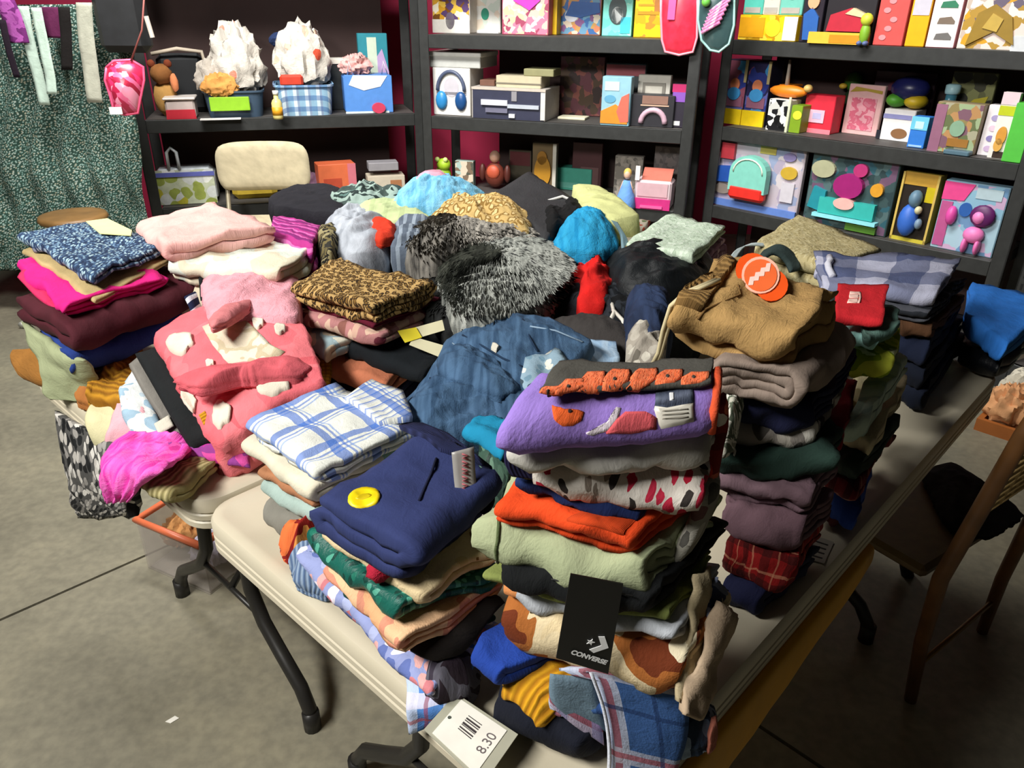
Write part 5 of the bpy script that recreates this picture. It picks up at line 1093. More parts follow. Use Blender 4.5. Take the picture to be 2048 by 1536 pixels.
hang('grey printed sleeve on the upper right side of the nearest stack', 'grey_sleeve', 'shirt', [((1395, 985, 1.07), (1438, 940, 1.08)), ((1385, 1050, 1.03), (1425, 1010, 1.04)), ((1330, 1130, .985), (1370, 1100, .99))], F('#8f8c80', 'spots', args=(('#6a4a48', '#b0aca0', '#54524c'), 40, .4)))
hang('red and white floral collar between the nearest stack and the green bundle', 'floral_collar', 'shirt', [((1425, 800, 1.16), (1448, 785, 1.165)), ((1428, 850, 1.13), (1455, 850, 1.13)), ((1405, 920, 1.09), (1440, 930, 1.09)), ((1395, 985, 1.05), (1430, 990, 1.05))], F('#7a1c18', 'spots', args=(('#d8cfc0', '#c23a24', '#5a1512', '#d06a50'), 45, .42)))
H('denim_scrap', 'small pale denim garment at the foot of the nearest stack, right side', 'shorts', [(1390, 1415), (1428, 1410), (1432, 1470), (1395, 1492), (1340, 1500), (1345, 1440)], .76, .02, F('#56697c', 'blobs', args=(('#2c3a4c', '#8fa3b8'), 30)), d=.018, ridge=.008, group=gA)
H('pink_scrap', 'tiny salmon pink cloth at the table edge beside the denim scrap', 'cloth', [(1412, 1450), (1432, 1440), (1436, 1470), (1420, 1486)], .765, .012, F('#a86452'), d=.02, ridge=.006, group=gA)
# black hang tag with the chevron-and-star mark
PT = a10.surf(.33, -.03); PT = PT+tocam(PT)*.058; tn = Vector((.05, -1, -.02)).normalized()
tq = [onplane(x, y, PT, tn) for x, y in ((1141, 1146), (1246, 1166), (1216, 1346), (1112, 1314))]
tg = MB().poly(tq, tn, .0015).build('hang_tag', solid('#0e0e0d', .5)); tag(tg, 'black rectangular brand tag hanging on the front of the nearest stack', 'tag')
TX = (tq[2]-tq[3]).normalized(); TY = tn.cross(TX).normalized(); TY = TY if TY.z > 0 else -TY
TL = (tq[2]-tq[3]).length; O = tq[3]+tn*.0018
def tp(x, y): return O+TX*(x*TL)+TY*(y*TL)
wm = solid('#f2f2f0', .4)
MB().poly([tp(.42, .72), (tp(.52, .76)), tp(.70, .56), tp(.52, .36), tp(.42, .40), tp(.56, .56)], tn, .0006).build('chevron_mark', wm, tg)
st = [tp(.36+(.075 if k % 2 == 0 else .03)*math.cos(1.571+k*.6283), .56+(.075 if k % 2 == 0 else .03)*math.sin(1.571+k*.6283)) for k in range(10)]
MB().poly(st, tn, .0006).build('star_mark', wm, tg)
text_mesh('lettering', 'CONVERSE', wm, tg, tp(.5, .24), TX, TY, TL*.135, .0006, bold=.0004)
MB().tube([tp(.52, 1.72), a7.surf(.36, -.02, .002)], .0008, 6).build('string', solid('#1a1a1a', .7), tg, True)
# ---------------------------------------------------------------- navy trousers stack
gB = 'clothes in the navy trousers stack'
floral = F('#8f98c4', 'spots', args=(('#c87a80', '#dcd6e0', '#5f6ea8', '#d9a4a0', '#a8b0d4'), 55, .42))
H('jeans_scrap', 'small folded jeans lying on the table under the lilac floral shirt', 'jeans', [(582, 1130), (610, 1108), (660, 1120), (690, 1170), (650, 1190), (595, 1170)], .755, .028, F('#4d6488', 'rib', args=('#8fa2b8', .006, 0)), d=.012, group=gB)
H('red_scrap', 'red and orange cloth bunched beside the green trousers', 'cloth', [(560, 1085), (600, 1062), (655, 1068), (650, 1100), (600, 1112), (568, 1105)], .765, .03, F('#b02a1c', 'blobs', args=(('#e2703a', '#8a1a14', '#e89a4c'), 24)), d=.02, group=gB)
b6 = G('floral_shirt', 'lilac shirt with a tiny flower print spreading along the table end', 'shirt', [(592, 1102), (850, 1385), (1000, 1260), (800, 1040)], (.80, .79, .80, .81), .034, floral, 3, 'zig', gB, wr=.008)
b5b = SH('dark_jacket', 'black and dark green jacket sticking out at the right of the navy stack', 'jacket', [((820, 1300, .825), (905, 1215, .845)), ((860, 1320, .82), (985, 1190, .86)), ((905, 1300, .815), (1010, 1205, .855))], F('#191411'), gB, thick=.02, wr=.006)
b5 = G('green_jumper', 'dark teal jumper rolled under the peach trousers', 'jumper', [(690, 1165), (875, 1275), (1000, 1205), (860, 1080)], .838, .034, F('#16443c'), 2, 'roll', gB)
b4 = G('peach_trousers', 'peach and pink corduroy trousers under the green pair', 'trousers', [(650, 1135), (800, 1285), (1005, 1160), (850, 1040)], (.872, .868, .88, .88), .034, F('#d8a276', 'blobs', args=(('#d8a276', '#cf8a70', '#e0b58c'), 10), bump=.5), 3, 'zig', gB)
b3 = G('green_trousers', 'emerald green sequined trousers with a folded hem', 'trousers', [(620, 1062), (798, 1218), (1008, 1135), (850, 1000)], (.905, .90, .905, .91), .030, F('#14564a', 'spots', .45, (('#4f9a84', '#0e3a32', '#1f6a58'), 90, .3), bump=.5), 2, 'roll', gB, wr=.007)
b2 = G('cream_jumper', 'cream knitted jumper with a red pompom under the navy trousers', 'jumper', [(650, 1052), (842, 1182), (1010, 1085), (830, 960)], (.93, .922, .93, .93), .026, F('#d2bd94', 'spots', args=(('#7a5a2c', '#d2bd94', '#d2bd94', '#c9b083'), 22, .16), bump=.6), 2, 'roll', gB, wr=.006)
Pm = b2.surf(.62, -.018, .006); MB().blob(Pm, .014, .014, .014, lump=.3).build('pompom', F('#a81c34', bump=.9), b2.o, True)
navy = F('#2c3560', bump=.3)
b1 = G('navy_joggers', 'navy jogging trousers with a round yellow sticker, folded on top', 'trousers', [(818, 1085), (988, 940), (838, 850), (612, 990)], (.995, 1.0, 1.01, .99), .072, navy, 3, 'zig', gB, wr=.006)
SB = lambda u, v, o: b1.surf(u, v, o)
pxpatch('round_sticker', b1, pxell(728, 996, 33, 20, 20, -.2), solid('#e9cf12', .4), .0016, 'yellow round sticker', 2)
pxpatch('sticker_print', b1, pxell(728, 996, 17, 5, 8, -.2), solid('#d2b810', .5), .0022, None, 1)
wb = pxpatch('waistband', b1, [(800, 858), (850, 838), (985, 905), (962, 925), (880, 905)], F('#262c52', 'rib', args=('#161a36', .007, 0)), .006)
MB().tube([b1.surf(*pxuv(b1, x, y), .001) for x, y in ((873, 918), (862, 950), (848, 980), (838, 1003))], .0016, 6).build('pocket_seam', F('#141933'), b1.o, True)
PL = b1.surf(*pxuv(b1, 930, 960)); PL = PL+tocam(PL)*.012; nL = (tocam(PL)+Vector((.3, -.5, .1))).normalized()
lb = SHP('size_label', [((903, 905), (948, 893)), ((907, 950), (951, 945)), ((911, 1000), (954, 995)), ((904, 1042), (950, 1032))], solid('#8f8b86', .4), PL, nL, b1.o, 'grey strip label with red script', thick=.0012, wr=.0006, nu=4)
m = MB()
for k in range(8):
    y = 908+k*15; m.tube([onplane(x, y+dy, PL+nL*.002, nL) for x, dy in ((924, 0), (936, 3), (925, 8), (937, 11))], .0011, 5)
so = m.build('script_print', solid('#a8565c', .6), b1.o, True); so['kind'] = 'stuff'
# blue checked sleeve end over the table edge, and the price ticket
ck = F('#4f7fc0', 'plaid', args=((0, .05, 0, .3, '#c6d2e8', .8), (1, .06, .1, .25, '#d2cfe0', .8), (0, .05, .5, .12, '#8a3a4c', .7), (1, .06, .6, .1, '#a84a44', .7)))
SH('checked_shirt', 'blue checked shirt sleeve drooping over the near table end', 'shirt', [((800, 1255, .81), (950, 1290, .80)), ((795, 1310, .79), (948, 1335, .785)), ((812, 1370, .765), (915, 1390, .76)), ((812, 1425, .745), (900, 1410, .765)), ((818, 1468, .70), (880, 1450, .73))], ck, gB, thick=.012, wr=.012, nu=12)
H('plum_cloth', 'dark plum and grey crumpled cloth between the checked sleeve and the price ticket', 'cloth', [(860, 1330), (905, 1310), (960, 1345), (935, 1385), (880, 1400), (850, 1380)], .775, .03, F('#3a3440', 'blobs', args=(('#5c5a64', '#2a2028', '#8a8c94'), 26)), d=.03, group=gB, ridge=.014)
c4 = [at(x, y, .768) for x, y in ((912, 1388), (1036, 1470), (965, 1572), (848, 1460))]
tk = MB().poly(c4, ZV, .0012).build('price_ticket', solid('#a9a794', .5)); tag(tk, 'white paper price ticket with a barcode at the near end of the table', 'ticket')
def tkp(x, y): return (c4[0]*(1-x)+c4[1]*x)*(1-y)+(c4[3]*(1-x)+c4[2]*x)*y+ZV*.0016
MB().poly([tkp(.12, .06), tkp(.86, .06), tkp(.86, .95), tkp(.12, .95)], ZV, .0005).build('white_panel', solid('#ece8dc', .5), tk)
bm = solid('#3a3434', .6)
for k, w in enumerate((.012, .03, .016, .04, .012, .024, .014)):
    y = .24+.052*k; MB().poly([tkp(.34, y), tkp(.56, y), tkp(.56, y+w), tkp(.34, y+w)], ZV+Vector((0, 0, .0)), .0009).build('barcode_bar', bm, tk)
X = (tkp(.5, .5)-tkp(.5, .9)).normalized(); Y = ZV.cross(X).normalized()
text_mesh('price_digits', '8.30', solid('#6b6262', .6), tk, tkp(.75, .45), X, Y, .016, .0008)
MB().disc(tkp(.16, .5), Vector((1, 0, 0)), Vector((0, 1, 0)), .0022, .0022, .0008, 10).build('punched_hole', solid('#4a5048', .7), tk)
# ---------------------------------------------------------------- blue plaid towel stack
gC = 'clothes in the blue plaid stack'
G('grey_shirt', 'grey rolled shirt at the bottom of the blue plaid stack', 'shirt', [(530, 1005), (640, 1062), (820, 950), (690, 880)], .79, .048, F('#7d7a70'), 2, 'roll', gC)
G('teal_shirt', 'white and pale teal folded shirt in the lower blue plaid stack', 'shirt', [(516, 965), (632, 1030), (820, 930), (690, 850)], .822, .028, F('#d3d0c4', 'plaid', args=((1, .06, 0, .4, '#7fa39c', .7),)), 2, 'roll', gC)
G('salmon_shirt', 'salmon brown folded shirt in the middle of the blue plaid stack', 'shirt', [(512, 938), (628, 1005), (820, 910), (690, 830)], .838, .018, F('#a5714f'), 2, 'roll', gC)
G('cream_shirt', 'cream shirt with a green print right under the blue plaid cloth', 'shirt', [(492, 872), (628, 975), (825, 890), (690, 795)], .872, .034, F('#d3cbb4', 'spots', args=(('#8fb3a0', '#d3cbb4', '#c98a74', '#d3cbb4'), 16, .3)), 2, 'roll', gC)
plaid = F('#dfe0d6', 'plaid', args=((0, .075, 0, .20, '#3b6cc0', .75), (0, .075, .27, .05, '#3b6cc0', .7), (0, .075, .38, .04, '#5a86cc', .6), (1, .075, .1, .20, '#3b6cc0', .75), (1, .075, .36, .05, '#3b6cc0', .7), (1, .075, .46, .04, '#5a86cc', .6)))
c1 = G('plaid_shirt', 'white and blue plaid cloth folded on top of its stack', 'shirt', [(492, 838), (638, 938), (828, 852), (680, 765)], .91, .040, plaid, 3, 'zig', gC, wr=.006)
m = pxpatch('folded_hem', c1, [(690, 800), (760, 852), (825, 842), (800, 775), (745, 768)], plaid, .008)
# ---------------------------------------------------------------- denim jacket and things around it
gD = 'loose garments in the middle of the tables'
denim = F('#2c4560', 'fur', args=('#476482', 70), bump=.5)
dj = H('denim_jacket', 'blue denim jacket with embroidered patches heaped in the middle', 'jacket', [(1040, 632), (1130, 655), (1180, 690), (1135, 735), (1085, 800), (1015, 848), (900, 862), (812, 855), (800, 812), (865, 748), (890, 685), (960, 645)], .90, .02, denim, d=.09, ridge=.016, freq=11, group=gD, pw=2.4, lat=0.0, tilt=(.965, .965, .955, .95, .925, .90, .87, .85, .86, .89, .925, .95))
H('sleeve', None, None, [(803, 822), (850, 775), (930, 770), (1000, 800), (1014, 845), (920, 860), (830, 855)], .895, .022, denim, parent=dj.o, d=.05, ridge=.014, freq=18, dirn=.1)
H('sleeve', None, None, [(878, 715), (930, 690), (1000, 735), (1040, 775), (1000, 790), (930, 765), (880, 745)], .935, .018, denim, parent=dj.o, d=.03, ridge=.012, freq=18, dirn=-.5)
px_patch('light_patch', dj, [(1050, 720), (1110, 700), (1135, 725), (1100, 770), (1062, 800), (1040, 765)], F('#8aa3b2', 'spots', args=(('#dcdcd0', '#6f8ea0', '#3a4a54'), 50, .3)), label='pale embroidered denim patch', thick=.004)
sm = F('#1c3048'); s2 = F('#8fa6ba')
px_line('seam', dj, [(925, 672), (965, 700), (1005, 722), (1045, 735)], sm)
px_line('seam', dj, [(1045, 640), (1060, 680), (1075, 705)], sm)
px_line('seam', dj, [(905, 690), (950, 720), (990, 745)], s2, .0012)
px_line('seam', dj, [(1060, 655), (1110, 668), (1165, 690)], s2, .0016)
px_line('seam', dj, [(860, 760), (920, 775), (1000, 800), (1040, 815)], sm)
px_patch('stud', dj, [(985, 692), (998, 698), (992, 708), (982, 702)], solid('#c9c4b4', .4), thick=.006)
G('jeans', 'pale blue jeans leg lying behind the denim jacket', 'jeans', [(1130, 722), (1240, 718), (1225, 690), (1060, 660)], .93, .03, F('#7f9fbe', 'fur', args=('#a9c0d4', 50)), 2, 'roll', gD)
G('teal_shirt', 'bright teal shirt edge between the denim jacket and the grey sweatshirt', 'shirt', [(925, 850), (1010, 902), (1040, 850), (960, 830)], .92, .03, F('#1b86ac'), 2, 'roll', gD)
G('green_sequin_shirt', 'dark green sparkly top beside the navy waistband', 'shirt', [(950, 905), (1010, 962), (1050, 890), (985, 860)], .90, .07, F('#3c5547', 'spots', .5, (('#5f7f6a', '#24382e', '#4a6655'), 80, .4)), 2, 'roll', gD)
SH('black_belt', 'black fabric loop sticking out right of the navy trousers', 'belt', [((955, 940, .985), (970, 935, .985)), ((975, 960, .975), (985, 950, .975)), ((975, 1000, .955), (990, 1000, .955)), ((955, 1020, .945), (970, 1030, .945))], F('#0d0f12'), gD, thick=.008)
# ---------------------------------------------------------------- khaki stack
gK = 'clothes in the khaki stack'
G('navy_shirt', 'navy shirt at the bottom of the khaki stack', 'shirt', [(1450, 1160), (1520, 1190), (1640, 1095), (1500, 1020)], .785, .044, F('#171a38'), 2, 'roll', gK)
d7 = G('tartan_shirt', 'red and black tartan shirt near the bottom of the khaki stack', 'shirt', [(1448, 1080), (1580, 1130), (1645, 1042), (1495, 960)], (.845, .83, .84, .85), .062, F('#8c1414', 'plaid', args=((0, .03, 0, .35, '#2a0808', .6), (1, .03, .2, .35, '#2a0808', .6), (0, .03, .6, .07, '#c98a6a', .5), (1, .03, .7, .07, '#c98a6a', .5))), 2, 'roll', gK, wr=.008)
m_ = F('#6a5058', bump=.25)
G('mauve_joggers', 'lower mauve jogging trousers above the tartan shirt', 'trousers', [(1440, 1015), (1605, 1062), (1662, 985), (1490, 900)], (.888, .878, .885, .89), .050, m_, 4, 'roll', gK, wr=.009)
G('mauve_sweater', 'upper mauve sweatshirt with a pale inner edge in the khaki stack', 'sweatshirt', [(1418, 950), (1625, 985), (1668, 925), (1485, 830)], (.932, .925, .93, .935), .044, F('#725a62', bump=.25), 3, 'zig', gK, wr=.011)
d5 = G('green_sweater', 'dark green and teal sweatshirt above the mauve ones', 'sweatshirt', [(1428, 895), (1660, 925), (1690, 850), (1480, 760)], (.975, .965, .97, .98), .044, F('#22372f', bump=.25), 2, 'roll', gK, wr=.011)
MB().tube([at(1440, 905, .978), at(1448, 888, .985), at(1463, 885, .985), at(1470, 902, .975), at(1466, 918, .965)], .0018, 6).build('hanger_loop', solid('#b9b4ac', .5), d5.o, True)
G('patterned_scarf', 'grey and white patterned scarf squeezed between navy and green layers', 'scarf', [(1440, 838), (1618, 862), (1690, 770), (1480, 700)], (1.008, .995, 1.0, 1.01), .034, F('#8f8880', 'spots', args=(('#d9d4c8', '#4a4640', '#b5aea2'), 38, .42)), 2, 'roll', gK, wr=.012)
G('navy_sweater', 'navy sweatshirt rolled under the taupe joggers', 'sweatshirt', [(1442, 790), (1630, 812), (1712, 710), (1480, 650)], (1.05, 1.038, 1.04, 1.05), .044, F('#1a1d3a', bump=.25), 4, 'roll', gK, wr=.010)
H('lace_ruffle', 'white and green ruffled trim left of the navy sweatshirt', 'cloth', [(1440, 790), (1462, 775), (1482, 800), (1478, 845), (1452, 862), (1440, 830)], 1.03, .015, F('#b5b3a4', 'blobs', args=(('#5c6454', '#d6d3c6', '#8f8f80'), 60)), d=.04, ridge=.014, freq=40, group=gK)
G('taupe_joggers', 'taupe jogging trousers folded under the khaki pair', 'trousers', [(1600, 752), (1712, 655), (1480, 600), (1422, 728)], (1.098, 1.105, 1.10, 1.10), .056, F('#8c7c70', bump=.25), 4, 'roll', gK, wr=.009, nu=24)
kh = F('#b08c57', bump=.6)
d1 = G('khaki_trousers', 'khaki brown cotton trousers with round orange tags on top of the stack', 'trousers', [(1345, 622), (1592, 655), (1682, 565), (1440, 512)], (1.158, 1.152, 1.165, 1.168), .068, kh, 3, 'zig', gK, wr=.011, nu=26, jit=.1)
pxpatch('gathered_waist', d1, [(1345, 612), (1375, 560), (1440, 522), (1470, 530), (1440, 575), (1400, 625)], F('#9c7a48', 'rib', args=('#7a5c32', .008, 1)), .006)
PO = d1.surf(*pxuv(d1, 1535, 575)); nO = (tocam(PO)*.55+ZV).normalized(); PO = PO+nO*.006
orange = solid('#ea551a', .45)
flat_px('round_tag', pxell(1505, 540, 34, 33, 20), PO, nO, orange, d1.o, .001, 'orange round paper tag')
flat_px('round_tag', pxell(1543, 571, 33, 32, 20), PO+nO*.002, nO, orange, d1.o, .001, 'orange round paper tag')
flat_px('tag_ring', pxell(1521, 551, 38, 37, 24), PO+nO*.004, nO, solid('#f4b8a0', .5), d1.o, .001, 'pale ring of the orange tag')
flat_px('tag_face', pxell(1521, 551, 33, 32, 24), PO+nO*.0054, nO, solid('#ec6a34', .5), d1.o, .0006, 'orange tag face')
for k in range(4):
    x, y = 1503+11*k, 566-9*k; flat_px('tag_print', [(x-7, y+5), (x-3, y-12), (x+6, y-13), (x+3, y+4)], PO+nO*.0062, nO, solid('#f7d0c2', .5), d1.o, .0004)
cm = solid('#d3c49a', .7)
for off in (0, 9):
    MB().tube([at(1440-off, 560, 1.178), at(1380-off, 585, 1.168), at(1350-off, 612, 1.15), at(1335-off, 660, 1.11), at(1322-off*.6, 705, 1.075), at(1310-off, 735, 1.05)], .003, 6).build('drawstring', cm, d1.o, True)
MB().tube([d1.surf(*pxuv(d1, x, y), .001) for x, y in ((1395, 640), (1410, 620), (1480, 590), (1475, 570))], .0015, 6).build('pocket_edge', F('#7a5c34'), d1.o, True)
tkt = [at(x, y, .7425) for x, y in ((1600, 1062), (1668, 1085), (1648, 1128), (1592, 1112))]
t2 = MB().poly(tkt, ZV, .001).build('size_ticket', solid('#a9a394', .5)); tag(t2, 'small white printed ticket lying on the table right of the tartan shirt', 'ticket')
for k in range(4):
    f = .2+.2*k; a, b = tkt[0].lerp(tkt[3], f)+ZV*.0012, tkt[1].lerp(tkt[2], f)+ZV*.0012
    MB().poly([a.lerp(b, .12), a.lerp(b, .88), a.lerp(b, .88)-TA*.003, a.lerp(b, .12)-TA*.003], ZV, .0004).build('printed_line', solid('#3a3633', .6), t2)
# ---------------------------------------------------------------- bright stack behind the khaki one
gE = 'clothes in the neon stack'
G('maroon_sock', 'dark red garment at the foot of the neon stack', 'cloth', [(1640, 1000), (1685, 1025), (1730, 960), (1680, 930)], .78, .04, F('#4a1216'), 2, 'roll', gE)
G('blue_shirt', 'royal blue shirt at the foot of the neon stack', 'shirt', [(1655, 965), (1718, 1010), (1748, 925), (1690, 880)], .812, .06, F('#173a8c'), 2, 'roll', gE)
G('tartan_scarf', 'dark red tartan scarf standing out on the right of the neon stack', 'scarf', [(1650, 930), (1718, 975), (1790, 848), (1690, 800)], .855, .04, F('#6a1018', 'plaid', args=((0, .03, 0, .4, '#200608', .6), (1, .03, .2, .3, '#200608', .6), (1, .03, .7, .08, '#b98a70', .6))), 2, 'roll', gE, wr=.008)
G('green_trousers', 'dark green trousers in the lower part of the neon stack', 'trousers', [(1660, 885), (1722, 930), (1800, 832), (1690, 770)], .892, .045, F('#23312a'), 2, 'roll', gE, wr=.008)
G('cream_sheet', 'cream cloth hanging smoothly down the right of the neon stack', 'cloth', [(1690, 850), (1748, 880), (1822, 745), (1720, 690)], .925, .04, F('#c4b793'), 2, 'roll', gE, wr=.006)
G('red_shirt', 'deep red shirt wedged between the taupe joggers and the pale green roll', 'shirt', [(1640, 840), (1690, 855), (1715, 755), (1665, 735)], .965, .05, F('#7d1220'), 2, 'roll', gE)
G('mint_roll', 'pale green and grey rolled shirt running down the neon stack', 'shirt', [(1690, 850), (1738, 838), (1815, 715), (1775, 695)], (.955, .955, .985, .985), .04, F('#b9cbb9', 'plaid', args=((1, .04, 0, .25, '#8fa8a0', .6),)), 2, 'roll', gE, wr=.007)
G('neon_shirt', 'neon yellow and lime top in the bright stack', 'shirt', [(1685, 712), (1778, 722), (1800, 660), (1700, 640)], 1.02, .04, F('#bccc1e', 'blobs', args=(('#d9e04a', '#8fa81c', '#dfe8b0'), 16)), 2, 'roll', gE, wr=.008)
G('aqua_shirt', 'pale aqua top just under the red folded shirt', 'shirt', [(1680, 668), (1755, 680), (1790, 630), (1690, 610)], 1.05, .022, F('#9fd0c8'), 2, 'roll', gE)
G('teal_shirt', 'grey teal top lying to the right under the red folded shirt', 'shirt', [(1735, 668), (1785, 658), (1805, 620), (1700, 590)], 1.063, .024, F('#56746a'), 2, 'roll', gE)
e1 = G('red_shirt', 'small red folded shirt with white lettering on top of the neon stack', 'shirt', [(1665, 632), (1765, 640), (1777, 566), (1675, 566)], (1.082, 1.082, 1.10, 1.10), .016, F('#c8242c'), 2, 'roll', gE, wr=.003)
for pl in ([(1694, 606), (1715, 606), (1716, 599), (1697, 599)], [(1698, 596), (1716, 597), (1718, 591), (1698, 590)], [(1715, 606), (1719, 606), (1721, 586), (1717, 586)], [(1699, 588), (1720, 589), (1721, 585), (1700, 584)]):
    pxpatch('white_letter', e1, pl, solid('#f0c8ba', .6), .0015, None, 2)
# ---------------------------------------------------------------- far right stack
gF = 'clothes in the far right stack'
dk = ('#0f1626', '#0c1220', '#121a30')
for k, (q, z, lb) in enumerate((([(1795, 752), (1852, 782), (1935, 665), (1835, 625)], .80, 'lowest dark navy jeans in the far right stack'), ([(1795, 712), (1855, 735), (1932, 628), (1832, 595)], .85, 'middle dark navy jeans in the far right stack'), ([(1790, 668), (1856, 690), (1928, 598), (1820, 565)], .90, 'upper dark navy jeans in the far right stack'))):
    o = G('dark_jeans', lb, 'jeans', q, z, .052, F(dk[k]), 2, 'roll', gF)
    if k == 1:
        P = at(1831, 734, .80); P = Vector((P.x, P.y, P.z)); nn = (CAM-P).normalized(); Xx = nn.cross(ZV).normalized()*-1; Yy = Xx.cross(nn)*-1
        m = MB()
        for j in range(5): m.disc(P+nn*.012+Xx*.012*math.cos(j*1.2566)+Yy*.012*math.sin(j*1.2566), Xx, ZV, .008, .008, .002, 10)
        m.build('flower_badge', solid('#8c8f3a', .6), o.o)['label'] = 'olive yellow flower badge'
G('brown_jacket', 'brown folded jacket in the far right stack', 'jacket', [(1800, 645), (1862, 655), (1930, 590), (1800, 560)], .935, .035, F('#4f3420'), 2, 'roll', gF)
G('charcoal_shirt', 'charcoal shirt under the navy plaid one', 'shirt', [(1740, 600), (1858, 625), (1932, 555), (1730, 535)], .97, .034, F('#23262c', 'plaid', args=((1, .03, 0, .2, '#5f6068', .5),)), 3, 'zig', gF, wr=.007)
f1 = G('plaid_shirt', 'navy and white buffalo plaid shirt on top of the far right stack', 'shirt', [(1640, 562), (1868, 590), (1925, 512), (1625, 505)], (.995, 1.0, 1.015, 1.01), .034, F('#b9bace', 'plaid', args=((0, .13, .1, .5, '#2e406e', .62), (1, .12, .0, .5, '#2e406e', .62))), 2, 'roll', gF, wr=.008)
MB().tube([f1.surf(.10, .02+.03*k, .003) for k in range(5)], .007, 8).build('collar', F('#dadae6'), f1.o, True)
G('dark_bag', 'dark bag with a clear pocket under the bright blue cloth', 'bag', [(1922, 690), (2005, 725), (2110, 640), (1945, 605)], .80, .055, F('#121418', rough=.4), 2, 'roll', None)
G('blue_cloth', 'bright blue folded cloth at the far right corner of the near table', 'cloth', [(1930, 632), (2012, 690), (2120, 600), (1942, 560)], .865, .05, F('#2f78d0'), 2, 'roll', None, wr=.006)
# ---------------------------------------------------------------- far side of the tables
gR = 'clothes along the far side of the tables'
# mint knit pile
G('purple_knit', 'mauve and white patterned knits under the mint blanket', 'knitwear', [(1270, 560), (1390, 585), (1455, 520), (1345, 490)], .90, .15, F('#8a6a86', 'spots', args=(('#dccdd6', '#5c3f5c', '#a884a0'), 30, .4)), 5, 'zig', gR)
G('mauve_knit', 'dusty mauve knit just under the mint blanket', 'knitwear', [(1252, 505), (1388, 535), (1455, 475), (1345, 447)], .97, .06, F('#84607e', 'spots', args=(('#c9b0c4', '#6a4666', '#9a7896'), 34, .35)), 3, 'zig', gR)
G('mint_blanket', 'pale mint crocheted blanket folded on the far side', 'blanket', [(1252, 486), (1384, 512), (1450, 455), (1340, 427)], 1.0, .028, F('#c6d6c0', 'spots', args=(('#b0c2aa', '#d8e4d2', '#c6d6c0'), 90, .4), bump=.9), 2, 'roll', gR)
G('floral_shirt', 'white and coral patterned shirt between the yellow cloth and the mint blanket', 'shirt', [(1210, 455), (1262, 490), (1300, 440), (1230, 425)], .985, .05, F('#d6cbb8', 'spots', args=(('#b8503a', '#7a8a60', '#d6cbb8', '#c98a70'), 36, .36)), 2, 'roll', gR)
# beige knit pile
G('grey_hoodie', 'dark grey green hooded top under the beige knit', 'hoodie', [(1500, 600), (1650, 640), (1760, 560), (1590, 510)], .925, .175, F('#3f4a48'), 5, 'zig', gR)
G('beige_knit', 'beige knitted blanket folded in thick layers behind the khaki trousers', 'blanket', [(1512, 480), (1660, 530), (1772, 492), (1602, 424)], 1.0, .075, F('#bfb183', 'spots', args=(('#a89a6c', '#cfc397', '#bfb183'), 100, .4), bump=1.0), 4, 'zig', gR, wr=.006)
SH('white_strap', 'white strap looping out beside the beige knit', 'strap', [((1452, 525, .99), (1470, 520, .99)), ((1480, 495, 1.0), (1495, 490, 1.0)), ((1530, 492, .995), (1540, 485, .995))], F('#c3d0d0'), gR, thick=.004)
SH('dark_hood', 'dark arched hood edge in front of the beige knit', 'hoodie', [((1512, 530, .985), (1528, 505, 1.0)), ((1545, 505, 1.01), (1560, 490, 1.015)), ((1570, 525, .99), (1590, 515, .99)), ((1580, 545, .975), (1600, 540, .975))], F('#33413f'), gR, thick=.012)
H('black_puffer', 'black quilted jacket lying left of the khaki trousers', 'jacket', [(1212, 520), (1300, 502), (1425, 518), (1415, 555), (1330, 588), (1235, 572)], .95, .045, F('#16191b', rough=.5), d=.16, ridge=.012, group=gR, dirn=.2)
rb_ = H('red_bag', 'bright red cloth bag squeezed under the blue knitted hat', 'bag', [(1128, 508), (1236, 500), (1238, 545), (1205, 612), (1158, 612), (1148, 570)], .93, .03, F('#d01c18'), d=.17, ridge=.018, group=gR)
bh = H('knitted_hat', 'bright blue fluffy knitted hat with grey sides', 'hat', [(1108, 492), (1125, 455), (1175, 440), (1222, 455), (1238, 492), (1175, 505)], .99, .055, F('#1583b4', 'fur', args=('#2f9fcc', 60), bump=.9), d=.05, ridge=.008, freq=30, group=gR, pw=2.2)
SH('ear_flap', 'grey side band of the blue hat', 'hat', [((1222, 440, 1.04), (1235, 445, 1.035)), ((1240, 470, 1.01), (1252, 475, 1.005)), ((1245, 505, .985), (1262, 505, .98))], F('#6f8a92'), gR, thick=.01)
H('mustard_glove', 'small mustard yellow glove beside the blue hat', 'glove', [(1236, 505), (1250, 494), (1264, 506), (1254, 520), (1240, 518)], .97, .02, F('#b5801c'), d=.03, ridge=.006, group=gR)
# dark heap between the fur coat and the khaki stack
H('black_shoes_bag', 'black bag and laces heaped between the fur coat and the khaki trousers', 'bag', [(1080, 600), (1190, 590), (1300, 600), (1345, 640), (1330, 700), (1240, 702), (1120, 670), (1065, 640)], .87, .05, F('#0d0f12', 'blobs', args=(('#14171c', '#22262c', '#0a0b0d'), 20)), d=.12, ridge=.022, freq=16, group=gD)
for pts in (((1222, 600), (1228, 625), (1214, 655)), ((1226, 620), (1245, 640), (1250, 652))):
    o = MB().tube([at(x, y, .935) for x, y in pts], .004, 6).build('shoelace', solid('#d8d3c6', .7), None, True)
    tag(o, 'cream lace on the black heap, upright one' if pts[0][0] == 1222 else 'cream lace on the black heap, slanting one', 'lace', gD)
H('grey_sleeve', 'charcoal grey sleeve lying across the black heap', 'sweater', [(1105, 640), (1160, 632), (1260, 660), (1262, 690), (1180, 680), (1115, 660)], .925, .02, F('#3a3634'), d=.06, ridge=.006, group=gD)
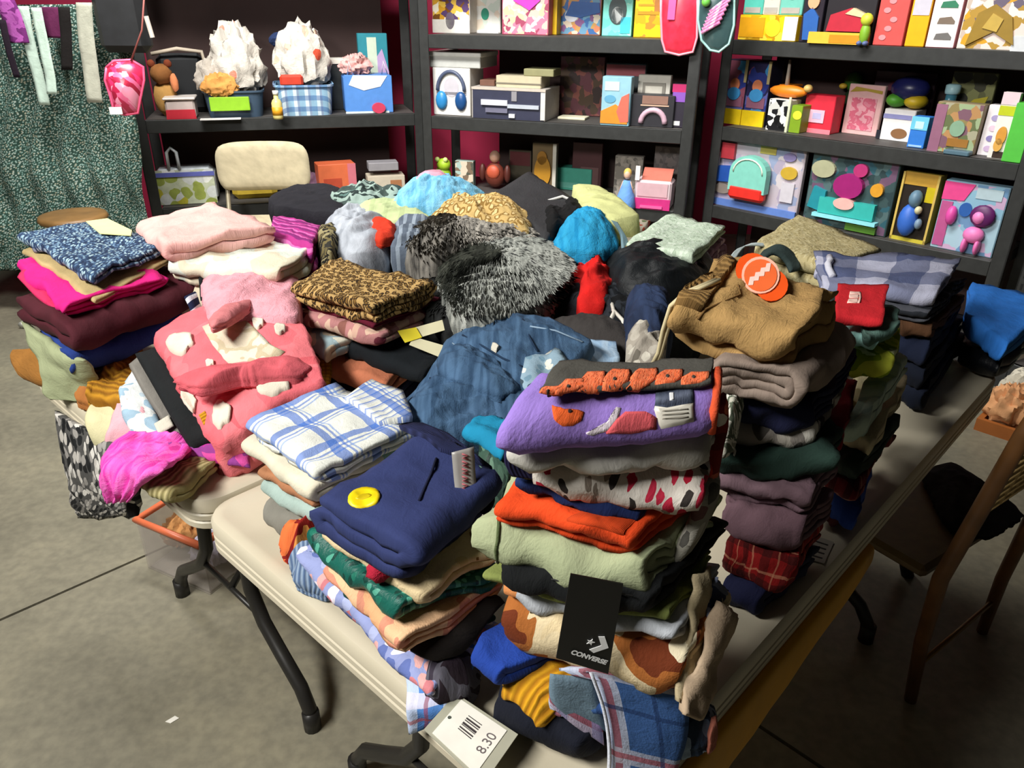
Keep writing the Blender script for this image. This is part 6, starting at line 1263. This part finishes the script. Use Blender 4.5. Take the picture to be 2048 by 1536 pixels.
H('dark_denim', 'dark denim jeans bunched left of the khaki waistband', 'jeans', [(1252, 605), (1290, 592), (1335, 605), (1345, 650), (1320, 700), (1270, 690), (1255, 650)], .96, .04, F('#1a2338', 'fur', args=('#2c3a58', 50)), d=.15, ridge=.014, group=gD)
H('lace_cloth', 'pale lace cloth under the dark denim', 'cloth', [(1260, 670), (1300, 655), (1330, 680), (1320, 725), (1275, 725), (1255, 700)], .955, .015, F('#9c9488', 'spots', args=(('#c9c3b4', '#6a645a', '#b0a99c'), 60, .4)), d=.10, group=gD)
# fur coat
fur = F('#5f625e', 'fur', args=('#a8aaa2', 90), bump=.8)
fc = H('fur_coat', 'grey faux fur coat in the middle of the table', 'coat', [(882, 560), (900, 520), (960, 495), (1050, 487), (1128, 500), (1135, 545), (1090, 590), (1030, 630), (965, 650), (905, 622)], .965, .03, fur, d=.16, ridge=.014, freq=10, group=gD, dirn=.3, pw=2.2)
def strands(parent, mound, n, length, mat, seed, name='fur_pile', w=.0014):
    r = random.Random(seed); V = []; Fq = []
    for i in range(n):
        th = r.random()*6.283; R, zo = mound.out(th); rho = r.random()**.6*1.0
        x, y = mound.cen.x+math.cos(th)*R*rho, mound.cen.y+math.sin(th)*R*rho; p = mound.top(x, y)
        fl = Vector((math.cos(th)*.5+.35*nz(x*9, y*9, 1)+.15, math.sin(th)*.5-.65+.3*nz(x*9, y*9, 5), -.08+.16*r.random())).normalized()*length*(.6+.8*r.random())
        sd = Vector((-fl.y, fl.x, 0)).normalized()*w; k = len(V)
        if r.random() < .25: p = p-ZV*r.random()*.04*rho
        V += [p-sd, p+sd, p+fl*.55+sd*.6+ZV*.004, p+fl]; Fq += [(k, k+1, k+2), (k, k+2, k+3)]
    o = mesh_obj(name, V, Fq, mat, parent, [(v.x, v.y) for v in V]); o['kind'] = 'stuff'; return o
strands(fc.o, fc, 11000, .022, F('#777a74', 'fur', args=('#a6a8a0', 90)), 3, w=.0010)
strands(fc.o, fc, 900, .022, F('#3a3b3a'), 4)
bf = H('black_fur', 'black fur hem hanging from the right of the grey fur coat', 'coat', [(1120, 505), (1145, 515), (1135, 570), (1075, 620), (1010, 655), (965, 660), (1030, 625), (1090, 585)], .935, .015, F('#0c0d0d', 'fur', args=('#232423', 90)), d=.12, ridge=.006, group=gD)
strands(bf.o, bf, 1800, .024, F('#141515'), 5)
fk = H('fur_collar', 'grey brown fur collar behind the leopard top', 'coat', [(800, 465), (870, 452), (960, 455), (1060, 470), (1050, 492), (930, 505), (860, 520), (815, 500)], .985, .03, F('#3b3936', 'fur', args=('#8a857c', 80)), d=.14, ridge=.014, group=gD, dirn=.1)
strands(fk.o, fk, 3000, .018, F('#55524d', 'fur', args=('#a09a90', 100)), 6)
# ---------------------------------------------------------------- leopard stack
gL = 'clothes in the leopard stack'
SH('yellow_mesh', 'golden yellow net bag edge between the coral top and the salmon shirt', 'bag', [((630, 690, .86), (650, 680, .87)), ((640, 730, .84), (662, 725, .845)), ((640, 775, .82), (660, 778, .82))], F('#b98a14', 'plaid', args=((0, .01, 0, .4, '#7a560a', .6), (1, .01, 0, .4, '#7a560a', .6))), gL, thick=.01)
G('navy_sweater', 'navy sweatshirt at the bottom of the leopard stack', 'sweatshirt', [(650, 770), (790, 790), (880, 710), (700, 690)], .79, .045, F('#222640'), 2, 'roll', gL)
G('salmon_shirt', 'salmon brown shirt under the black top of the leopard stack', 'shirt', [(615, 708), (770, 770), (870, 690), (690, 640)], (.845, .835, .85, .85), .04, F('#b06a4c'), 2, 'roll', gL, wr=.009)
l4 = G('black_shirt', 'black top with cream and yellow tags below the leopard clothes', 'shirt', [(660, 668), (850, 742), (930, 660), (720, 620)], (.882, .872, .885, .89), .04, F('#0d1216'), 2, 'roll', gL, wr=.006)
G('ice_blue_shirt', 'pale blue and white shirt peeping out left under the leopard stack', 'shirt', [(582, 655), (655, 700), (760, 650), (640, 610)], .885, .034, F('#b3c4c2', 'blobs', args=(('#d8d6c4', '#9fb6bb', '#c9b9a0'), 12)), 2, 'roll', gL, wr=.008)
G('floral_dress', 'pink and brown floral dress under the leopard top', 'dress', [(590, 628), (760, 672), (885, 618), (720, 560)], (.925, .92, .93, .93), .032, F('#b07a78', 'spots', args=(('#6a2a38', '#c9a490', '#8a5a50', '#d0b09a'), 48, .42)), 2, 'roll', gL, wr=.007)
G('maroon_shirt', 'maroon shirt edge directly under the leopard top', 'shirt', [(588, 602), (745, 650), (880, 600), (720, 540)], (.942, .938, .945, .945), .014, F('#5c1026'), 2, 'roll', gL)
leo = F('#b8965e', 'leopard', args=('#33230f', '#80602f', 105), bump=.5)
l1 = G('leopard_shirt', 'brown leopard print top folded in thick layers', 'shirt', [(584, 570), (745, 618), (882, 560), (690, 505)], (.985, .982, .985, .995), .050, leo, 4, 'zig', gL, wr=.010, jit=.12, nu=24)
PG = l4.surf(*pxuv(l4, 830, 690)); PG = PG+tocam(PG)*.05; nG = (tocam(PG)+ZV*.5).normalized()
for k, (pts, c, lb) in enumerate((([(806, 662), (892, 638), (902, 657), (838, 676)], '#cfc8a4', 'cream card tag'), ([(828, 674), (890, 692), (882, 716), (818, 690)], '#cfc8a4', 'cream card tag'), ([(795, 662), (832, 655), (844, 675), (810, 686)], '#d6c41c', 'yellow sticker tag'))):
    flat_px('hang_tag', pts, PG+nG*.002*k, nG, solid(c, .5), l4.o, .0012, lb)
SH('white_cord_shirt', 'black top with a white drawcord beside the grey fur coat', 'shirt', [((870, 620, .93), (905, 612, .94)), ((905, 640, .925), (935, 625, .93)), ((915, 680, .90), (945, 665, .90))], F('#101114'), gL, thick=.012)
# ---------------------------------------------------------------- back row
gR = 'clothes along the far side of the tables'
G('charcoal_bundle', 'charcoal folded bundle under the black piped jacket', 'clothes', [(985, 420), (1095, 490), (1170, 430), (1062, 375)], .93, .18, F('#232426'), 6, 'zig', gR)
G('black_jacket', 'black folded jacket with white piping standing highest at the back', 'jacket', [(975, 392), (1095, 472), (1178, 408), (1060, 338)], (1.02, 1.0, 1.02, 1.055), .075, F('#2b2b2d', rough=.7), 2, 'roll', gR, wr=.004)
jk = [o for o in COL.objects if o.get('label') == 'black folded jacket with white piping standing highest at the back'][0]
MB().tube([at(x, y, z) for x, y, z in ((1088, 465, .985), (1088, 425, 1.0), (1095, 402, 1.02), (1125, 393, 1.03), (1158, 408, 1.015), (1172, 420, 1.0))], .004, 6).build('white_piping', solid('#d8d6d0', .6), jk, True)
H('jacket_lining', 'black cloth lining inside the white piped edge', 'cloth', [(1094, 420), (1125, 400), (1165, 415), (1175, 440), (1130, 450), (1095, 465)], 1.005, .01, F('#0b0b0c'), d=.1, group=gR)
H('yellow_cloth', 'pale lime yellow cloth sloping behind the black jacket', 'cloth', [(1145, 372), (1195, 375), (1240, 402), (1278, 432), (1230, 440), (1180, 425)], 1.03, .012, F('#c9cb8c'), d=.12, ridge=.006, group=gR)
pb_ = H('blue_plush', 'fluffy sky blue plush toy lying at the back of the left table', 'plush toy', [(782, 405), (810, 380), (860, 368), (920, 372), (968, 392), (945, 412), (870, 420), (810, 418)], 1.02, .045, F('#5aa0c4', 'fur', args=('#86c0da', 60), bump=.9), d=.10, ridge=.012, freq=22, group=gR, pw=2.0)
MB().blob(at(866, 362, 1.055), .045, .03, .030, lump=.15).build('pink_ear', F('#e0a0b2', bump=.6), pb_.o, True)
H('gold_blanket', 'cream and gold spotted blanket bunched behind the fur collar', 'blanket', [(862, 415), (940, 402), (1010, 408), (1062, 440), (1058, 470), (990, 462), (920, 452), (868, 440)], 1.0, .035, F('#c3a468', 'leopard', args=('#8a6a34', '#d6bc86', 55), bump=.6), d=.14, ridge=.014, group=gR)
H('pale_green_cloth', 'pale green striped cloth lying left of the gold blanket', 'cloth', [(690, 408), (760, 402), (850, 425), (866, 448), (800, 446), (730, 435)], 1.0, .02, F('#b3bf8e', 'plaid', args=((0, .04, 0, .3, '#9aa878', .5),)), d=.12, ridge=.010, group=gR)
H('teal_shirt', 'dark teal patterned shirt behind the pale green cloth', 'shirt', [(660, 398), (720, 375), (800, 382), (830, 405), (770, 412), (700, 410)], 1.015, .02, F('#55706a', 'blobs', args=(('#23302e', '#8fa39a', '#3c4a46'), 14)), d=.12, ridge=.014, group=gR)
H('black_hoodie', 'black hooded top with a white zip at the back left', 'hoodie', [(538, 395), (590, 375), (660, 372), (705, 395), (690, 430), (610, 425), (550, 415)], 1.0, .012, F('#1b1a20'), d=.16, ridge=.010, group=gR)
H('grey_jeans', 'pale grey jeans behind the leopard top', 'jeans', [(650, 450), (690, 428), (760, 440), (790, 470), (770, 505), (690, 515), (648, 490)], .975, .035, F('#8f949c', 'fur', args=('#b3b8c0', 40)), d=.16, ridge=.016, group=gR)
H('red_cloth', 'small bright red cloth on the grey jeans', 'cloth', [(738, 455), (765, 444), (790, 452), (788, 478), (760, 488), (745, 472)], 1.0, .012, F('#c8351c'), d=.012, ridge=.012, group=gR)
H('striped_shirt', 'blue grey striped shirt right of the red cloth', 'shirt', [(792, 452), (840, 448), (880, 462), (900, 485), (840, 498), (785, 500)], .985, .025, F('#5a6472', 'plaid', args=((0, .02, 0, .4, '#a0acb8', .6),)), d=.16, ridge=.014, group=gR)
H('belt_bag', 'dark belt with a brass buckle at the left of the grey jeans', 'belt', [(636, 470), (652, 445), (672, 455), (678, 490), (662, 515), (642, 505)], .985, .02, F('#2c2a24', 'blobs', args=(('#6a5f3c', '#1c1a16', '#8f8560'), 40)), d=.16, group=gR)
G('magenta_shirt', 'magenta and purple striped tops beside the pink blanket', 'shirt', [(540, 462), (622, 492), (645, 440), (545, 425)], 1.0, .25, F('#a8307c', 'plaid', args=((1, .03, 0, .4, '#5c1c5c', .7), (1, .03, .5, .2, '#d878b8', .7))), 9, 'zig', gR)
# pink blanket stack
G('white_tights', 'cream tights bundle under the pink blanket', 'tights', [(300, 560), (520, 590), (640, 520), (340, 480)], .93, .18, F('#c9bea4'), 4, 'zig', gR, wr=.008)
G('cream_shirt', 'cream top with a red star below the pink blanket', 'shirt', [(332, 520), (560, 545), (628, 490), (420, 455)], (.985, .985, .99, .99), .06, F('#d6cdb4', 'blobs', args=(('#d6cdb4', '#cfd6c8', '#e2dac6'), 8)), 3, 'zig', gR, wr=.010)
ct = [g for g in COL.objects if g.get('label') == 'cream top with a red star below the pink blanket'][0]
P = at(495, 488, .992); MB().poly([P+Vector(((.026 if k % 2 == 0 else .011)*math.cos(1.57+k*.6283), (.026 if k % 2 == 0 else .011)*math.sin(1.57+k*.6283), 0)) for k in range(10)], ZV, .004).build('red_star', F('#b8482c'), ct)
G('pink_blanket', 'thick pale pink fleece blanket folded behind the pink hoodie', 'blanket', [(276, 440), (330, 488), (548, 452), (420, 402)], (1.03, 1.025, 1.03, 1.04), .055, F('#e6b2aa', bump=.5), 2, 'roll', gR, wr=.010)
G('coral_blanket', 'coral pink lower half of the folded blanket', 'blanket', [(285, 470), (340, 510), (555, 465), (420, 425)], (1.0, .995, 1.005, 1.01), .025, F('#dc8a80', bump=.5), 2, 'roll', gR, wr=.008)
SH('striped_cloth', 'black and white striped trim left of the pink hood', 'cloth', [((392, 520, .975), (418, 512, .98)), ((398, 560, .95), (420, 552, .95)), ((402, 600, .925), (422, 592, .925))], F('#15181a', 'plaid', args=((0, .03, .5, .3, '#d6d3ca', 1),)), gR, thick=.012)
# ---------------------------------------------------------------- left stack
gS = 'clothes in the left stack'
SH('brown_cardigan', 'tan brown knit rolled over the left corner of the table', 'cardigan', [((30, 700, .80), (120, 700, .82)), ((24, 715, .785), (125, 735, .80)), ((40, 745, .765), (135, 765, .775)), ((85, 760, .755), (145, 775, .76))], F('#94642c', bump=.6), gS, thick=.03, wr=.006)
G('mustard_jumper', 'mustard brown jumper at the bottom of the left stack', 'jumper', [(170, 790), (250, 800), (285, 700), (160, 690)], .80, .05, F('#b5801f', 'rib', args=('#8a5a12', .02, 1)), 3, 'zig', gS, wr=.010)
H('tan_cloth', 'orange tan cloth in front of the mustard jumper', 'cloth', [(150, 772), (190, 760), (245, 775), (250, 800), (200, 812), (155, 800)], .765, .02, F('#a86a34'), d=.02, ridge=.010, group=gS)
SH('sage_cloth', 'sage green cloth slumping over the table end', 'cloth', [((52, 645, .865), (165, 720, .86)), ((62, 690, .835), (178, 745, .83)), ((78, 740, .795), (195, 765, .80)), ((85, 785, .755), (180, 790, .76)), ((98, 800, .742), (160, 800, .745))], F('#9aa17c'), gS, thick=.02, wr=.014, nu=12)
G('royal_fleece', 'royal blue fleece trousers in the left stack', 'trousers', [(135, 715), (398, 612), (250, 560), (70, 640)], (.862, .868, .88, .87), .055, F('#22397c', bump=.5), 2, 'roll', gS, wr=.008, nu=24)
s5 = G('maroon_joggers', 'maroon jogging trousers with piped hem in the left stack', 'trousers', [(130, 660), (392, 562), (260, 510), (25, 592)], (.925, .935, .94, .925), .062, F('#45161f', bump=.25), 2, 'roll', gS, wr=.010, nu=24)
MB().tube([s5.surf(.985, d, .001) for d in (.05, .02, 0, -.03, -.06, -.09)], .004, 6).build('pink_piping', F('#c9949c'), s5.o, True)
SH('navy_cuff', 'navy cuff with white stripes at the right of the left stack', 'trousers', [((368, 595, .915), (402, 575, .92)), ((385, 625, .89), (410, 600, .89)), ((388, 645, .87), (408, 628, .87))], F('#1c2240', 'plaid', args=((1, .022, .2, .4, '#d4d6de', 1),)), gS, thick=.014)
G('hot_pink_shirt', 'hot pink padded top in the left stack', 'shirt', [(30, 522), (130, 618), (335, 548), (170, 480)], (.962, .955, .962, .965), .036, F('#d81e7c'), 3, 'zig', gS, wr=.010)
SH('pink_lining', 'crimson pink lining edge below the hot pink top', 'shirt', [((35, 555, .945), (50, 535, .955)), ((80, 600, .935), (95, 580, .945)), ((130, 625, .925), (140, 605, .94)), ((200, 610, .925), (205, 590, .94))], F('#c42a5a', bump=.6), gS, thick=.012)
G('beige_shirt', 'beige top edge just under the blue floral blouse', 'shirt', [(42, 490), (188, 592), (345, 512), (170, 458)], (.978, .97, .975, .98), .014, F('#b39d6e'), 2, 'roll', gS, droop=.01)
s1 = G('blue_blouse', 'denim blue blouse with a tiny floral print on top of the left stack', 'shirt', [(35, 468), (186, 552), (334, 488), (175, 440)], (1.0, 1.0, 1.0, 1.005), .026, F('#2c3f5c', 'spots', args=(('#7f9cb0', '#4f6a88', '#9cb4bc', '#1e2c44'), 150, .42)), 2, 'roll', gS, wr=.009)
yp = MB().poly([at(x, y, 1.012) for x, y in ((172, 444), (215, 438), (264, 462), (262, 472), (200, 468))], ZV, .002).build('paper_note', solid('#e6e4a0', .6)); tag(yp, 'pale yellow paper note on the blue floral blouse', 'note')
# ---------------------------------------------------------------- pink hoodie and things at the left table end
gH = 'clothes at the near end of the left table'
ph = H('pink_hoodie', 'coral pink printed pyjama top spread at the end of the left table', 'hoodie', [(310, 668), (350, 640), (430, 610), (560, 615), (610, 660), (642, 760), (560, 800), (492, 850), (440, 885), (405, 850), (360, 770)], .885, .02, F('#de6a72', 'blobs', args=(('#de6a72', '#e2767c', '#d86068'), 7), bump=.4), d=.09, ridge=.007, freq=9, group=gH, pw=3, lat=0.0, tilt=(.905, .92, .94, .94, .925, .885, .865, .835, .81, .815, .86))
cr_ = F('#d9cfbc', bump=.4)
px_patch('cream_pocket', ph, [(405, 655), (470, 628), (500, 650), (540, 690), (570, 705), (545, 725), (458, 728), (425, 690)], F('#d0c4ac', 'blobs', args=(('#d0c4ac', '#c2b596', '#dcd2be'), 18)), label='cream printed panel')
for cx, cy, rx, ry, ro in ((360, 690, 26, 20, -.3), (545, 775, 34, 17, -.1), (443, 832, 18, 26, .2), (378, 800, 12, 26, -.4), (456, 760, 22, 9, 0), (516, 648, 11, 11, 0), (560, 661, 11, 9, 0), (420, 730, 8, 6, 0)):
    px_patch('cream_print', ph, [(x+rx*.12*math.sin(k*2.1), y+ry*.15*math.cos(k*1.7)) for k, (x, y) in enumerate(ell(cx, cy, rx, ry, 14, ro))], cr_, thick=.006)
sl2 = H('sleeve', None, None, [(350, 760), (420, 742), (520, 735), (600, 718), (622, 735), (590, 752), (480, 755), (400, 775)], .90, .016, F('#d25f68', bump=.4), parent=ph.o, d=.02, ridge=.006, freq=12)
hd = H('pink_hood', 'pale pink fluffy hood lying above the coral pyjama top', 'hoodie', [(405, 600), (412, 545), (440, 525), (520, 522), (580, 530), (602, 570), (598, 635), (560, 640), (500, 632), (430, 640)], .945, .022, F('#dd9aa4', bump=.9), d=.14, ridge=.011, freq=9, group=gH, lat=.2)
H('pink_cuff', None, None, [(418, 640), (450, 615), (500, 600), (498, 615), (460, 640), (425, 655)], .962, .008, F('#cc7a7c'), parent=hd.o, d=.012, ridge=.004)
lg = SH('black_leggings', 'black leggings strip lying along the left of the coral pyjama top', 'leggings', [((272, 712, .865), (330, 690, .875)), ((305, 770, .84), (365, 752, .85)), ((345, 840, .81), (405, 820, .82)), ((385, 905, .775), (440, 880, .79))], F('#151819'), gH, thick=.030, wr=.004, nu=8)
SH('grey_leggings', 'grey leggings strip just left of the black pair', 'leggings', [((258, 730, .845), (282, 712, .85)), ((290, 790, .82), (315, 775, .825)), ((330, 850, .79), (352, 838, .795)), ((350, 890, .765), (385, 905, .765))], F('#77736c'), gH, thick=.024, wr=.003)
SH('ice_blue_shirt', 'pale icy blue top at the left table end', 'shirt', [((235, 770, .80), (275, 735, .82)), ((242, 800, .795), (295, 790, .80)), ((250, 840, .775), (320, 840, .78)), ((270, 870, .76), (335, 880, .765))], F('#b3c3cc', 'blobs', args=(('#d3d6d4', '#94aebf'), 20)), gH, thick=.018, wr=.012)
SH('white_ticket_cloth', 'white label cloth on the grey leggings', 'label', [((308, 848, .802), (338, 830, .81)), ((318, 870, .793), (348, 852, .80))], F('#cfc8b8'), gH, thick=.004, wr=.001)
SH('tape_measure', 'yellow measuring tape strip between the leggings and the pyjama top', 'tape', [((398, 830, .83), (410, 822, .835)), ((412, 860, .812), (428, 850, .815)), ((424, 885, .795), (440, 872, .80))], F('#cf9a1c', 'rib', args=('#a8760f', .006, 1)), gH, thick=.006, wr=.001)
SH('cream_cloth', 'cream cloth draped over the end of the left table', 'cloth', [((180, 812, .775), (235, 800, .78)), ((168, 835, .765), (240, 830, .77)), ((178, 870, .735), (245, 870, .75)), ((200, 905, .69), (240, 905, .71))], F('#cdc69c'), gH, thick=.014, wr=.010)
SH('pale_pink_tulle', 'pale pink tulle bunched behind the hot pink tulle', 'tulle', [((235, 805, .79), (285, 800, .80)), ((225, 840, .77), (300, 845, .78)), ((212, 880, .74), (290, 870, .76)), ((208, 925, .70), (260, 910, .73))], F('#dba4ac', bump=.5), gH, thick=.012, wr=.012)
def endp(px, py, a): return onplane(px, py, tab(a, 0, 0), TA)
tl = sheet('pink_tulle', [(at(262, 862, .79), at(345, 866, .80)), (endp(226, 888, .375), at(385, 902, .775)), (endp(206, 935, .345), endp(330, 936, .37)), (endp(205, 982, .335), endp(290, 965, .35)), (endp(212, 1004, .34), endp(258, 1004, .345))], F('#e03aa4', 'fur', args=('#f06cc0', 60), bump=.6), thick=.010, wr=.008, freq=18, nu=18, sub=6, pleat=.004, npl=4)
tag(tl, 'hot pink tulle skirt hanging over the end of the left table', 'tulle', gH)
SH('magenta_skirt', 'magenta waistband of the tulle skirt running right along the table', 'skirt', [((335, 880, .785), (345, 925, .765)), ((400, 890, .78), (405, 922, .765)), ((450, 885, .785), (455, 930, .765)), ((498, 880, .785), (500, 935, .765))], F('#b52c7c', 'blobs', args=(('#c94a94', '#8a3a86', '#a8308a'), 20)), gH, thick=.014, wr=.010)
G('cream_belt', 'cream and khaki patterned belt folded at the left table corner', 'belt', [(278, 958), (345, 985), (430, 925), (380, 905)], .772, .028, F('#b3a878', 'rib', args=('#7d7448', .012, 0)), 2, 'roll', gH)
# bag under the table end
bp_ = TA*.395; 
def endp(px, py, a): return onplane(px, py, tab(a, 0, 0), TA)
bgm = F('#4c4b49', 'spots', args=(('#d0ccc4', '#17181a', '#8f8b86', '#101112', '#b5b0a8'), 44, .46))
R_ = [(endp(118, 822, .40), endp(262, 905, .40)), (endp(122, 860, .385), endp(268, 930, .385)), (endp(136, 930, .375), endp(275, 975, .375)), (endp(148, 990, .38), endp(280, 1010, .38)), (endp(158, 1034, .40), endp(280, 1022, .40))]
o = sheet('shopping_bag', R_, bgm, thick=.03, wr=.010, nu=10); tag(o, 'black and white patterned bag hanging below the left table end', 'bag')
bl = SH('black_strap', 'black strap end hanging by the tulle under the table', 'strap', [((268, 970, .70), (282, 965, .71)), ((258, 1000, .66), (280, 995, .67)), ((258, 1035, .62), (278, 1030, .63))], F('#0d0e10'), gH, thick=.012)
# clear bin on the floor under the left table
def bin_():
    c = tab(.76, 1.84, 0); e = empty('storage_bin', c, 'clear plastic bin with an orange rim on the floor under the left table', 'bin')
    cl = solid('#b9b0a8', .2, alpha=.32, spec=.6); w, d, h = .40, .26, .20
    h = .17; q0, q1 = at(400, 1092, h), at(272, 1040, h); A = (q1-q0); A.z = 0; w = A.length; A.normalize(); B = Vector((A.y, -A.x, 0)); B = B if B.dot(TA) > 0 else -B; d = .26
    o = Vector((q0.x, q0.y, 0)); e.location = o+A*w/2+B*d/2
    m = MB().box(o, A*w, B*.006, ZV*h).box(o+B*(d-.006), A*w, B*.006, ZV*h).box(o+B*.006, A*.006, B*(d-.012), ZV*h).box(o+A*(w-.006)+B*.006, A*.006, B*(d-.012), ZV*h).box(o+A*.006+B*.006, A*(w-.012), B*(d-.012), ZV*.006)
    m.build('body', cl, e)
    rm = solid('#cf6a44', .4)
    MB().tube([o+ZV*h, o+A*w+ZV*h, o+A*w+B*d+ZV*h, o+B*d+ZV*h, o+ZV*h], .011, 8).build('rim', rm, e, True)
    for k, (x, y, z, r, cc, nm, lb) in enumerate(((.08, .1, .06, .055, '#b9b2c4', 'white_bundle', 'lilac white cloth bundle in the clear bin'), (.22, .12, .06, .055, '#b5804c', 'brown_bundle', 'brown cloth bundle in the clear bin'), (.15, .18, .07, .055, '#c98a80', 'pink_bundle', 'pink cloth bundle in the clear bin'))):
        b = crumple(nm, lb, 'cloth', o+A*x+B*y+ZV*z, r, r*.8, r*.8, F(cc), .3, 30+k)
bin_()
# low tray of toys at the right edge
def tray():
    P = at(1975, 850, .02); e = empty('wooden_tray', Vector((P.x+.3, P.y+.1, 0)), 'shallow wooden tray of small toys on the floor at the right edge', 'tray')
    d = RU.d; n = RU.n; o = Vector((P.x-.05, P.y, 0)); wd = solid('#a8622c', .5)
    MB().box(o, d*.7, n*.02, ZV*.05).box(o+n*.38, d*.7, n*.02, ZV*.05).box(o+n*.02, d*.02, n*.36, ZV*.05).box(o+d*.68+n*.02, d*.02, n*.36, ZV*.05).build('frame', wd, e)
    MB().box(o+d*.02+n*.02, d*.66, n*.36, ZV*.012).build('base', wd, e)
    spec = (('#d9a070', 'peach plush lump'), ('#bfae8c', 'beige plush lump'), ('#2b4650', 'dark teal toy block'), ('#7f8f86', 'grey green toy lump'), ('#c9c2b0', 'pale toy lump'), ('#4c6a74', 'steel blue toy lump'), ('#9fc4a8', 'mint toy lump'), ('#d8c9a0', 'cream toy lump'))
    for k, (c, lb) in enumerate(spec):
        q = o+d*(.08+.15*(k % 4))+n*(.10+.18*(k//4))+ZV*.085
        crumple('soft_toy', lb+(' at the front of the wooden tray' if k < 4 else ' at the back of the wooden tray'), 'toy', q, .075, .075, .075, F(c), .35, 40+k, RU)
tray()
# scrap of paper on the floor
P = at(345, 1440, 0); tag(MB().poly([P+Vector((-.014, -.006, .0005)), P+Vector((.0, -.010, .0005)), P+Vector((.014, .004, .0005)), P+Vector((.002, .010, .0005))], ZV, .0015).build('paper_scrap', solid('#e8e4d8', .6)), 'tiny white scrap of paper on the concrete floor', 'paper')
